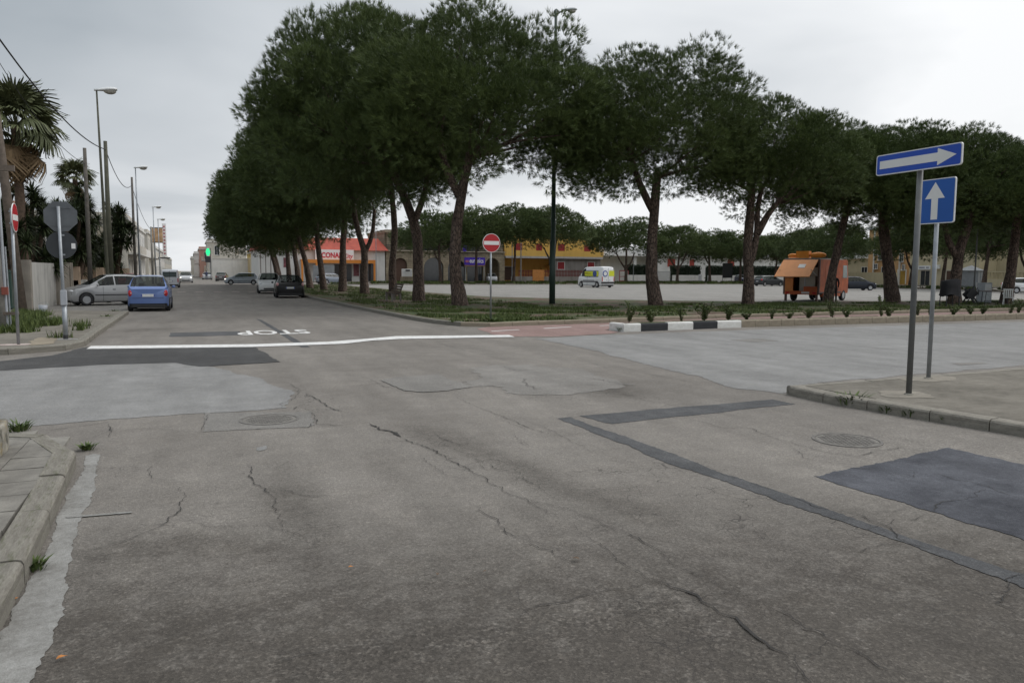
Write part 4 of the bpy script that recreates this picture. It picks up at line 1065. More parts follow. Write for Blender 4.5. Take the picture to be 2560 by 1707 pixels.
for (a, b, *_ ) in ax_: MB().box(a - 1.0, a - .45, SF + .1, SF + .7, ZB + .15, ZB + 3.0).build('loggia_pier', STONE, lb)
railing = MB()
xx = u0
while xx < u1:
    railing.box(xx, xx + .035, SF - .1, SF - .06, ZB + .15, ZB + 1.0); xx += .16
railing.box(u0, u1, SF - .12, SF - .04, ZB + 1.0, ZB + 1.06)
tag(railing.build('balcony_railing', M('dark_iron', (0.04, 0.04, 0.045), 0.5), lb), kind='stuff')
for (a, b, *_ ) in ax_[1:]:
    opening(lb, SF + .8, a + .3, b - .3, ZB + .2, ZB + 2.4, GLASS, BROWN, 'balcony_window', sill=False)
MB().prism(arch_poly(ax_[0][0] + .02, ax_[0][1] - .02, 0.1, ax_[0][3] - .02), SF + .3, SF + .4, 'y').build('arched_gate', BROWN, lb)
for (a, b, z0, z1) in ax_[1:4]:
    MB().prism(arch_poly(a + .02, b - .02, 0.1, z1 - .02), SF + .42, SF + .48, 'y').build('arched_glazing', GLASS, lb)
u0, u1, z0, z1 = (42.97, 46.69, 2.94, 4.21)
blue = MB().box(u0, u1, SF - .9, SF - .7, z0, z1).build('shop_sign', M('sign_violet_blue', (0.055, 0.020, 0.42), 0.4, 0.05), lb)
place('lettering', text_mesh('euronics', 1.0, M('sign_white_letters', (0.82, 0.82, 0.84), 0.4, 0.02), 0.02, 0.015), blue, (u0 + (u1 - u0) * .58, SF - .925, (z0 + z1) / 2 + .05), (math.pi / 2, 0, 0), ((u1 - u0) * .78 / 3.9, (z1 - z0) * .85, 1))
place('logo', text_mesh('oo:', 1.0, M('sign_pale_red', (0.7, 0.25, 0.2), 0.4, 0.02), 0.02, 0.01, 0, 0.8), blue, (u0 + (u1 - u0) * .12, SF - .925, (z0 + z1) / 2 + .03), (math.pi / 2, 0, 0), (.55, .8, 1))
MB().box(u0, u1, SF - 1.0, SF - .65, z0 - .25, z0 - .02).build('sign_beam', M('brown_beam', (0.22, 0.13, 0.08)), lb)
for xx in (u0 + .1, u1 - .2): MB().box(xx, xx + .1, SF - .86, SF - .76, 0.1, z0).build('sign_post', GREYM, lb)
u0, u1, z0, z1 = (42.83, 43.4, 5.25, 6.34)
MB().prism(arch_poly(u0, u1, z0, z1), SF - .6, SF - .5, 'y').build('round_sign', M('sign_violet_blue'), lb)

# ---- yellow house
YEL = plaster('yellow_wall', (0.66, 0.42, 0.115), 0.2); ORW = plaster('orange_porch_wall', (0.62, 0.34, 0.09), 0.2); GRYS = plaster('grey_rubble_cladding', (0.30, 0.28, 0.26), 0.6)
yh = thing('yellow_house', 'two-storey yellow house with dark red shutters and a porch', 'house')
u0, u1, _, ZS = (50.98, 70.0, 0.14, 4.58)
ZT = ZS + 4.3
MB().box(u0, u1, SF + .9, SF + 12, ZS, ZT).build('upper_wall', YEL, yh)
MB().box(u0 - .2, u1 + .2, SF - .4, SF + 12.2, ZS - .35, ZS).build('balcony_slab', plaster('grey_slab', (0.42, 0.41, 0.40)), yh)
MB().box(u0 - .15, u1 + .15, SF - .38, SF - .2, ZS, ZS + 1.0).build('balcony_parapet', YEL, yh)
MB().box(u0 - .25, u1 + .25, SF + .5, SF + 12.3, ZT, ZT + .35).build('roof', plaster('grey_slab'), yh)
um = u0 + (u1 - u0) * .5
MB().box(um, u1, SF + .2, SF + 12, 0, ZS - .35).build('wall', GRYS, yh)
MB().box(u0, um, SF + 2.6, SF + 12, 0, ZS - .35).build('porch_wall', ORW, yh)
MB().prism([(SF - .1, 0.1), (SF + 2.6, 0.1), (SF + 2.6, 3.0), (SF + 1.4, 3.0), (SF - .1, 1.3)], um - .55, um - .3, 'x').build('stair_wall', ORW, yh)
MB().prism([(SF - .1, 0.1), (SF + 2.6, 0.1), (SF + 2.6, 3.0)], um - 1.7, um - .56, 'x').build('stair_block', ORW, yh)
for rc in ((52.93, 54.47, 5.94, 7.53), (57.14, 58.32, 5.94, 7.11), (61.53, 62.89, 6.16, 7.85), (66.86, 68.25, 6.25, 7.96)):
    opening(yh, SF + .9, rc[0], rc[1], ZS + .1, ZS + 2.3, RED_SH, YEL, 'window', slats=True, sill=False)
for rc in ((61.14, 62.5, 2.31, 3.62), (67.28, 68.67, 2.27, 3.61)):
    opening(yh, SF + .2, rc[0], rc[1], rc[2], rc[3], RED_SH, FRAME_W, 'window', slats=True)
opening(yh, SF + 2.6, u0 + .3, u0 + 2.6, 0.3, 2.7, BROWN, FRAME_W, 'door', sill=False)
fence = MB(); xx = u0 + 1.6
fb = (53.41, 56.87, 0.93, 2.35)
while xx < u1:
    fence.box(xx, xx + .13, SF - 2.0, SF - 1.94, 1.0, 2.15); xx += .30
fence.box(u0 + 1.6, u1, SF - 1.94, SF - 1.9, 1.15, 1.25); fence.box(u0 + 1.6, u1, SF - 1.94, SF - 1.9, 1.85, 1.95)
tag(fence.build('railing', M('dark_red_railing', (0.16, 0.03, 0.025), 0.6), yh), kind='stuff')
MB().box(u0 + .2, u1 + .1, SF - 2.1, SF - 1.8, 0, 1.0).build('front_wall', GRYS, yh)
MB().box(u0 + 4.2, u0 + 6.4, SF - 2.16, SF - 2.105, 0.1, 2.2).build('orange_gate', M('orange_gate_paint', (0.55, 0.23, 0.06), 0.6), yh)

# ---- white villa with hedge and low wall
WHV = plaster('white_villa_wall', (0.68, 0.68, 0.66), 0.3)
vl = thing('white_villa', 'long low white villa with brick red shutters behind a hedge', 'house')
u0, u1, z0, z1 = (73.21, 117.53, 5.16, 7.21)
SV = 131.0
MB().box(u0, u0 + 13, SV + 2.5, SV + 12, 0, 5.0).build('wall', WHV, vl)
MB().box(u0 + 13, u1, SV, SV + 12, 0, 5.0).build('wall', WHV, vl)
MB().box(u0 - .3, u1 + .3, SV - .9, SV + 12.3, 5.0, 6.3).build('roof', plaster('white_roof_fascia', (0.74, 0.74, 0.73), 0.15), vl)
for xx in (u0 + 6.6, u0 + 12.2): MB().box(xx, xx + .7, SV - .3, SV + .3, 0, 5.0).build('porch_pillar', WHV, vl)
for rc in ((87.84, 89.7, 2.97, 4.58), (93.11, 94.33, 3.09, 4.55), (102.55, 104.33, 3.0, 4.58)):
    opening(vl, SV, rc[0], rc[1], rc[2], rc[3], RED_SH2, FRAME_W, 'window', slats=True)
opening(vl, SV + 2.5, u0 + 8.0, u0 + 9.4, .3, 2.8, BROWN, FRAME_W, 'door', sill=False)
for xx in (u0 + 20, u0 + 27):
    an = MB().tube([(xx, SV + 3, 6.3), (xx, SV + 3, 10.2)], .025, 5)
    for k, w_ in enumerate((.8, .65, .5)): an.tube([(xx - w_, SV + 3, 10.1 - k * .28), (xx + w_, SV + 3, 10.0 - k * .28)], .015, 4)
    tag(an.build('television_antenna', GREYM), 'thin television antenna on the villa roof, %s one' % ('left' if xx < u0 + 25 else 'right'), 'antenna', 'television antennas')
HEDGE = leaf_mat('hedge_leaves', (0.010, 0.022, 0.012), (0.035, 0.055, 0.028))
def hedge(label, x0, x1, y0, y1, z0, z1, seed):
    g = np.random.default_rng(seed); n = int((x1 - x0) * 320)
    o = thing('hedge', label, 'hedge', ((x0 + x1) / 2, (y0 + y1) / 2, 0), 0, 'clipped hedges of the white villa')
    cx, cy = (x0 + x1) / 2, (y0 + y1) / 2
    p = np.stack([g.uniform(x0, x1, n) - cx, g.uniform(y0, y1, n) - cy, g.uniform(z0, z1, n)], 1)
    face = g.random(n); p[face < .5, 1] = y0 - cy + g.normal(size=(face < .5).sum()) * .06; top = face > .8; p[top, 2] = z1 + g.normal(size=top.sum()) * .07
    d1 = g.normal(size=(n, 3)) * .11; d2 = g.normal(size=(n, 3)) * .11
    V = np.stack([p - d1, p + d1, p + d2], 1).reshape(-1, 3)
    me = raw_mesh('foliage', V, np.arange(len(V)).reshape(-1, 3), HEDGE)
    c_ = np.ones((len(V), 4), np.float32); c_[:, 0] = np.repeat(g.random(n), 3)
    me.color_attributes.new('tint', 'FLOAT_COLOR', 'POINT').data.foreach_set('color', c_.ravel())
    place('foliage', me, o)
    MB().box(x0 - cx + .12, x1 - cx - .12, y0 - cy + .12, y1 - cy - .12, z0, z1 - .12).build('inner_growth', M('hedge_core', (0.012, 0.02, 0.010), 0.9), o)
hw = thing('garden_wall', 'low stained white garden wall under the villa hedge', 'wall')
wxs = [(73.77, 78.74, 0.11, 1.15), (83.8, 90.43, 0.11, 1.04), (91.95, 110.41, 0.11, 1.09)]
for i, (a, b, z0, z1) in enumerate(wxs):
    MB().box(a, b, 123, 123.3, 0, 1.35).build('wall_panel', WHV, hw)
    hedge(('dark clipped hedge left of the grey villa gate', 'dark clipped hedge in the middle, right of the grey villa gate', 'dark clipped hedge behind the grey board')[i], a, b, 123.4, 124.3, 0.2, 3.05, 60 + i)
gt = thing('entrance_gate', 'red and white railing gate of the white villa beside the white van', 'gate', (72.24, 123.1, 0))
gw = 1.91
rl = MB()
for k in range(8): rl.box(.1 + k * gw / 8, .18 + k * gw / 8, -.03, .03, .2, 2.1)
tag(rl.build('bars', FRAME_W, gt), kind='stuff')
MB().box(0, gw, -.05, .05, 2.05, 2.2).box(0, gw, -.05, .05, 1.0, 1.1).box(0, gw, -.05, .05, .1, .3).box(0, .1, -.05, .05, .1, 2.2).box(gw - .1, gw, -.05, .05, .1, 2.2).build('frame', M('gate_red', (0.32, 0.03, 0.04), 0.5), gt)
gt2 = thing('entrance_gate', 'pale grey railing gate between the two villa hedges', 'gate', (wxs[0][1] + .4, 123.1, 0))
gw2 = wxs[1][0] - wxs[0][1] - .8; rl = MB()
for k in range(26): rl.box(k * gw2 / 26, k * gw2 / 26 + .06, -.02, .02, .15, 2.0)
tag(rl.build('bars', GREYM, gt2), kind='stuff'); MB().box(0, gw2, -.03, .03, 1.95, 2.05).box(0, gw2, -.03, .03, .1, .2).build('frame', GREYM, gt2)

# ---- buildings on the right side of the square (facing the car park)
CREAM = plaster('cream_wall', (0.56, 0.49, 0.33), 0.3); SALMON = plaster('tan_wall', (0.55, 0.34, 0.17), 0.25)
TX = 100.5
cb = thing('cream_building', 'plain cream building with a dark shop doorway and white name board', 'building')
sa, sb = 73.89, 85.15
MB().box(TX, TX + 12, sa, sb, 0, 5.0).build('wall', CREAM, cb)
MB().box(TX - .25, TX + 12, sa - .2, sb + .2, 5.0, 5.25).build('cornice', CREAM, cb)
MB().box(TX + 1.5, TX + 12, sa, sb, 5.25, 8.2).build('upper_wall', CREAM, cb)
for rc, mt, nm in (((83.08, 81.59, 0.04, 2.25), GLASS, 'doorway'), ((78.84, 78.02, 0.12, 2.25), BROWN, 'door')):
    opening(cb, TX, min(rc[0], rc[1]), max(rc[0], rc[1]), 0.12, rc[3], mt, plaster('door_surround', (0.5, 0.46, 0.38)), nm, 'x', -1, 0.15, sill=False)
rc = (83.49, 81.49, 2.43, 3.01)
nb_ = MB().box(TX - .14, TX - .01, rc[1], rc[0], rc[2], rc[3]).build('name_board', M('sign_white'), cb)
for q0, q1 in ((.06, .55), (.66, .90)):
    MB().box(TX - .15, TX - .141, rc[1] + (rc[0] - rc[1]) * (1 - q1), rc[1] + (rc[0] - rc[1]) * (1 - q0), rc[2] + (rc[3] - rc[2]) * .3, rc[2] + (rc[3] - rc[2]) * .7).build('faded_print', M('faded_grey_print', (0.32, 0.32, 0.36), 0.6, 0.35, 9.0), nb_)
MB().box(TX - .5, TX - .05, 79.86, 80.55, 2.54, 3.12).build('air_conditioner', FRAME_W, cb)
ab = thing('apartment_block', 'tan apartment block with white stair panels and shutters', 'building')
sa, sb = 88.57, 96.21
MB().box(104, 116, sa, sb, 0, 9.0).build('wall', SALMON, ab)
MB().box(103.6, 116, sa - .3, sb + .3, 9.0, 9.4).build('roof', FRAME_W, ab)
for rc in ((95.08, 94.87, 2.33, 9.92), (90.01, 89.75, 2.58, 9.64)):
    MB().box(103.82, 104.02, rc[1], rc[0], 0, 9.0).build('white_panel', plaster('white_panel_wall', (0.66, 0.65, 0.62), 0.2), ab)
for rc in ((93.97, 93.31, 4.03, 4.93), (89.81, 89.22, 3.66, 4.97), (94.74, 94.14, 2.59, 3.37), (94.87, 94.27, 4.89, 5.66), (91.84, 91.28, 3.87, 4.82), (93.2, 92.63, 1.74, 2.85), (89.25, 88.85, 2.39, 3.21)):
    opening(ab, 103.8 if rc[1] else 104, rc[1], rc[0], rc[2], rc[3], GLASS, FRAME_W, 'window', 'x', -1)
rc = (90.11, 88.77, 0.8, 2.33)
opening(ab, 103.99, rc[1], rc[0], .2, rc[3], M('ochre_door', (0.42, 0.27, 0.06), 0.5), FRAME_W, 'door', 'x', -1, .18, sill=False)
wb = thing('garden_wall', 'cream wall with white posters along the right side road', 'wall')
MB().box(99.9, 100.3, 87.06, 104, 0, 2.0).build('wall_panel', CREAM, wb)
hb = thing('white_roofed_house', 'low pale house with white roof edge behind the food truck', 'house')
MB().box(108, 118, 90, 106, 0, 4.4).build('wall', CREAM, hb); MB().box(107.4, 118, 89.6, 106.4, 4.4, 5.4).build('roof', FRAME_W, hb)
for yy in (92, 96, 100): opening(hb, 108, yy, yy + 1.2, 1.4, 2.9, GLASS, FRAME_W, 'window', 'x', -1)
cw = thing('cream_hall', 'tall windowless cream hall behind a balustrade wall at the right', 'building')
MB().box(104, 118, 44, 76.13, 0, 9.5).build('wall', CREAM, cw)
MB().box(103.7, 118, 43.7, 76.43, 9.5, 9.9).build('cornice', CREAM, cw)
bw_ = thing('balustrade_wall', 'cream boundary wall with a row of balusters at the right', 'wall')
yb = (73.98, 67.65, 0.98, 2.09)
MB().box(100.4, 100.8, 46, yb[0], 0, 1.15).build('wall_panel', CREAM, bw_)
MB().box(100.35, 100.85, 46, yb[0], 2.05, 2.2).build('handrail', CREAM, bw_)
yy = 46.2
while yy < yb[0] - .3:
    MB().lathe([(.05, 1.15), (.09, 1.4), (.05, 1.75), (.07, 2.05)], 8, Matrix.Translation((100.6, yy, 0))).build('baluster', CREAM, bw_); yy += .45
kh = thing('kiosk_hut', 'small pointed grey sheet metal hut before the cream building', 'hut', (95.17, 71.12, 0.05), rad(25))
HUTM = M('grey_sheet_metal', (0.27, 0.29, 0.31), 0.55, 0.12, 3, 0.3)
MB().box(-1.6, 1.6, -1.2, 1.2, 0, 2.2).build('wall', HUTM, kh)
MB().add([(-1.75, -1.35, 2.2), (1.75, -1.35, 2.2), (1.75, 1.35, 2.2), (-1.75, 1.35, 2.2), (0, 0, 2.9)], [(0, 1, 4), (1, 2, 4), (2, 3, 4), (3, 0, 4), (3, 2, 1, 0)]).build('roof', M('dull_hut_roof', (0.16, 0.17, 0.18), 0.8), kh)
MB().box(-.5, .5, -1.26, -1.2, .05, 2.0).build('door', M('grey_hut_door', (0.22, 0.24, 0.26), 0.5), kh)

# ---- left street
def town_house(name, label, x0, x1, y0, y1, h, wall, side, floors=2, roofm=None, parapet=.5, bal=True, front=True):
    """a terrace house whose street side is x1 (left row, side=+1) or x0 (right row, side=-1)"""
    o = thing(name, label, 'house', ((x0 + x1) / 2, (y0 + y1) / 2, 0), 0)
    cx, cy = (x0 + x1) / 2, (y0 + y1) / 2
    w = MB().box(x0 - cx, x1 - cx, y0 - cy, y1 - cy, 0, h).build('wall', wall, o)
    MB().box(x0 - cx - .25, x1 - cx + .25, y0 - cy - .25, y1 - cy + .25, h, h + .22).build('cornice', plaster('cornice_white', (0.62, 0.61, 0.58)), o)
    MB().box(x0 - cx - .02, x1 - cx + .02, y0 - cy - .02, y1 - cy + .02, h + .22, h + .22 + parapet).build('parapet', wall, o)
    fh = h / floors; px = (x1 - cx) if side > 0 else (x0 - cx); n = max(2, int((y1 - y0) / 4))
    for f in range(floors):
        for k in range(n):
            yc = y0 - cy + (y1 - y0) * (k + .5) / n
            z0 = f * fh + (.15 if f == 0 and k % 2 else fh * .32)
            opening(o, px, yc - .6, yc + .6, z0, f * fh + fh * .82, [GLASS, BROWN, GLASS][(k + f) % 3] if f == 0 else GLASS, FRAME_W, 'window', 'x', side, sill=False)
        if bal and f > 0:
            q = sorted((px, px + side * 1.1))
            b = MB().box(q[0], q[1], y0 - cy + 1, y1 - cy - 1, f * fh - .12, f * fh + .05).build('balcony', plaster('cornice_white'), o)
            MB().box(*sorted((px + side * 1.02, px + side * 1.1)), y0 - cy + 1, y1 - cy - 1, f * fh + .05, f * fh + .95).build('parapet', wall, b)
    if front:
        nx = max(2, int((x1 - x0) / 3.2))
        for f in range(floors):
            for k in range(nx):
                xc = x0 - cx + (x1 - x0) * (k + .5) / nx
                opening(o, y0 - cy, xc - .5, xc + .5, f * fh + fh * .3, f * fh + fh * .8, GLASS if (k + f) % 2 else M('beige_blind', (0.45, 0.40, 0.32), 0.7), FRAME_W, 'window')
    return o
PALE = plaster('pale_street_wall', (0.55, 0.52, 0.46), 0.4); WHT = plaster('white_street_wall', (0.64, 0.63, 0.60), 0.35); PINK = plaster('rose_street_wall', (0.50, 0.30, 0.24), 0.35); OCH = plaster('yellow_street_wall', (0.62, 0.44, 0.14), 0.25)
town_house('street_house', 'pale two-storey house with balcony beyond the yuccas, left of the street', -16, -6.6, 94, 112, 7.2, PALE, 1)
town_house('street_house', 'white two-storey house with a balcony, second on the left of the street', -17, -7.2, 113, 140, 7.6, WHT, 1)
town_house('street_house', 'tall pale house with the tan billboard, far left of the street', -17, -7.0, 146, 176, 8.0, PALE, 1)
town_house('street_house', 'distant low white house, far left of the street', -18, -7.4, 180, 240, 6.4, WHT, 1, bal=False)
town_house('street_house', 'distant pale house at the far end of the left row', -18, -7.6, 244, 330, 5.6, PALE, 1, bal=False)
town_house('street_house', 'cream house with a deep balcony near the green cross, right of the street', 3.2, 12, 196, 212, 8.4, PALE, -1)
town_house('street_house', 'rose house beyond the cream balcony house, right of the street', 1.6, 12, 216, 240, 7.2, PINK, -1, bal=True)
town_house('street_house', 'distant white house right of the street', 0.4, 12, 244, 290, 6.6, WHT, -1, bal=False)
town_house('street_house', 'distant pale house closing the right row of the street', -0.6, 12, 294, 380, 6.0, PALE, -1, bal=False)
town_house('street_house', 'one-storey yellow house with a tiled porch left of the supermarket', 10.6, 20, 160, 172, 5.2, OCH, -1, 1, bal=False)
gwl = thing('yard_wall', 'long blank white yard wall at the end of the street right side', 'wall', (0, 0, 0))
MB().box(3.6, 10.4, 166, 166.4, 0, 4.1).build('wall_panel', WHT, gwl)
MB().box(3.6, 4.0, 166.4, 195, 0, 4.1).build('wall_panel', WHT, gwl)
MB().box(3.55, 10.45, 165.9, 166.5, 4.1, 4.22).build('coping', plaster('cornice_white'), gwl)
# tan billboard and tall narrow sign on the left row
bb = thing('street_billboard', 'tan street billboard sticking out over the left pavement', 'billboard', (-6.0, 156, 0))
MB().box(-.95, 1.05, -.12, .12, 6.9, 9.4).build('panel', M('tan_board', (0.42, 0.27, 0.15), 0.6, 0.35, 1.5), bb)
MB().box(-1.0, 1.1, -.06, .06, 6.75, 6.9).box(-1.0, 1.1, -.06, .06, 9.4, 9.55).box(-1.0, -.9, -.06, .06, 6.75, 9.55).build('frame', M('dark_iron'), bb)
vs = thing('vertical_sign', 'tall narrow white sign with red letters beside the tan billboard', 'sign', (-4.75, 158, 0))
MB().box(-.34, .34, -.12, .12, 4.3, 10.4).build('panel', M('sign_white'), vs)
rl = MB()
for k in range(9): rl.box(-.16, .16, -.15, -.121, 4.7 + k * .62, 5.02 + k * .62)
tag(rl.build('red_letter_blocks', M('faded_red_print', (0.42, 0.17, 0.19), 0.5), vs), kind='stuff')
MB().box(-2.2, .9, -.2, .2, 3.9, 4.15).build('bracket', M('dark_iron'), vs)
# lit green chemist cross on a post
ph = thing('chemist_sign', 'lit green chemist cross on a post at the right of the street', 'sign', (3.0, 150, 0))
MB().tube([(0, 0, 0), (0, 0, 5.8)], .07, 8).build('post', M('dark_iron'), ph)
GRN = M('lit_green_sign', (0.02, 0.75, 0.25), 0.4, 0.0, emit=1.1)
MB().box(-.75, -.05, -.1, .1, 4.75, 5.4).box(-.62, -.18, -.1, .1, 5.41, 5.72).box(-.62, -.18, -.1, .1, 4.43, 4.74).build('cross', GRN, ph)
MB().box(-.9, -.06, -.08, .08, 3.2, 4.3).build('lower_board', M('dark_iron'), ph)

# ---- left garden wall, gate and the house behind it
lw = thing('garden_wall', 'stained white plastered garden wall behind the left pavement', 'wall')
WP = plaster('stained_plaster', (0.50, 0.49, 0.46), 0.75); WC = plaster('raw_concrete_pillar', (0.30, 0.27, 0.23), 0.7)
MB().box(-6.6, -6.2, 36.4, 43.2, 0, 2.02).build('wall_panel', WP, lw)
MB().box(-6.62, -6.1, 43.2, 44.3, 0, 2.0).build('wall_panel', WC, lw)
MB().box(-6.6, -6.15, 44.35, 47.4, 0, 1.98).build('wall_panel', WC, lw)
MB().box(-6.66, -6.08, 47.4, 48.3, 0, 2.1).build('pillar', WC, lw)
MB().box(-6.7, -6.04, 36.0, 36.38, 0, 2.1).build('pillar', WC, lw)
lw2 = thing('garden_wall', 'low garden wall with orange pillars beyond the street lamp', 'wall')
MB().box(-6.6, -6.3, 52, 92, 0, 1.1).build('wall_panel', WP, lw2)
for k in range(10): MB().box(-6.68, -6.22, 52 + k * 4.3, 52.5 + k * 4.3, 0, 1.9).build('pillar', plaster('terracotta_pillar', (0.40, 0.30, 0.22), 0.4), lw2)
ig = thing('iron_gate', 'dark green iron gate standing open by the left garden wall', 'gate', (-6.75, 36.0, 0.1), rad(-62))
g1 = MB()
for k in range(9): g1.box(-.02 + k * .14, .01 + k * .14, -.012, .012, .05, 1.55)
tag(g1.build('bars', M('green_iron', (0.02, 0.06, 0.045), 0.5), ig), kind='stuff')
MB().box(-.04, 1.2, -.02, .02, 1.5, 1.56).box(-.04, 1.2, -.02, .02, .08, .14).box(-.06, 0, -.03, .03, 0, 1.6).box(1.14, 1.2, -.03, .03, 0, 1.6).build('frame', M('green_iron'), ig)
gh = thing('garden_house', 'beige house with an arched porch half hidden by palms', 'house', (-13, 52, 0))
MB().box(-5, 3.2, 0, 9, 0, 4.6).build('wall', plaster('beige_house_wall', (0.46, 0.36, 0.25), 0.4), gh)
pr_ = arch_poly(-1.2, 1.2, 0, 3.4)
MB().prism([(-1.9, 4.2), (1.9, 4.2), (1.9, 0), (1.2, 0)] + pr_[2:] + [(-1.2, 0), (-1.9, 0)], -1.6, -1.2, 'y').build('porch_arch', plaster('arch_plaster', (0.50, 0.38, 0.27), 0.4), gh)
MB().add([(-5.4, -1.8, 4.6), (3.6, -1.8, 4.6), (3.6, 9.3, 4.6), (-5.4, 9.3, 4.6), (-5.4, 3.7, 5.9), (3.6, 3.7, 5.9)], [(0, 1, 5, 4), (2, 3, 4, 5), (0, 4, 3), (1, 2, 5), (3, 2, 1, 0)]).build('roof', M('clay_tile_roof', (0.26, 0.12, 0.07), 0.8, 0.3, 8), gh)
opening(gh, 0, -3.6, -2.4, 1.1, 2.5, GLASS, BROWN, 'window')

# ================================================================== VEHICLES
def paint(name, c=(.5, .5, .5), metal=0.25):
    return M(name, c, 0.30, 0.04, 2.0, metal, spec=0.45, coat=0.12 if max(c) < .1 else .5)
TYRE = M('tyre_rubber', (0.022, 0.022, 0.024), 0.85, 0.2, 12); RIM = M('silver_wheel_rim', (0.42, 0.43, 0.44), 0.35, 0.08, 4, 0.7)
_g = NT('car_glass'); _g.col((0.012, 0.015, 0.016)).rough(0.05)
_tr = _g.n('ShaderNodeBsdfTransparent'); _tr.inputs[0].default_value = (0.62, 0.68, 0.66, 1)
_mx = _g.n('ShaderNodeMixShader'); _mx.inputs[0].default_value = 0.42
_g.link(_tr.outputs[0], _mx.inputs[1]); _g.link(_g.b.outputs[0], _mx.inputs[2]); _g.link(_mx.outputs[0], _g.t.nodes['Material Output'].inputs['Surface'])
CARGLASS = _g.m; PLASTIC = M('black_plastic_trim', (0.025, 0.025, 0.027), 0.6, 0.15)
LAMP_C = M('clear_lamp', (0.62, 0.64, 0.66), 0.15, 0.1, 9, 0.3); LAMP_R = M('red_tail_lamp', (0.42, 0.018, 0.022), 0.2, 0.15, 9); LAMP_ON = M('lit_headlamp', (1.0, 0.93, 0.8), 0.2, 0.0, emit=2.2)
PLATE = M('number_plate_white', (0.62, 0.63, 0.62), 0.5, 0.1, 20); PLATE_B = M('number_plate_blue', (0.03, 0.06, 0.30), 0.5)
LAMP_RW = M('white_tail_lamp', (0.55, 0.30, 0.30), 0.2, 0.1)

def interp(x, tab):
    for (x0, v0), (x1, v1) in zip(tab, tab[1:]):
        if x <= x1:
            u = (x - x0) / (x1 - x0) if x1 > x0 else 0
            u = min(max(u, 0), 1); return v0 + (v1 - v0) * u
    return tab[-1][1]

def wheel_meshes(r, w):
    t_ = MB().lathe([(r * .62, -w / 2), (r * .9, -w / 2), (r, -w * .32), (r, w * .32), (r * .9, w / 2), (r * .62, w / 2), (r * .60, w * .1), (r * .60, -w * .4), (r * .62, -w / 2)], 24, caps=False).mesh('tyre', TYRE, True)
    q = MB().lathe([(r * .64, w * .46), (r * .60, w * .46), (r * .56, w * .30), (r * .52, w * .22), (.0001, w * .20)], 24)
    for k in range(6):
        Mx = Matrix.Rotation(k * math.pi / 3, 4, 'Z') @ Matrix.Translation((r * .33, 0, w * .38))
        q.mbox(Mx, r * .50, r * .15, w * .10)
    q.lathe([(r * .16, w * .30), (r * .16, w * .46), (.0001, w * .47)], 12)
    return t_, q.mesh('rim', RIM, False)

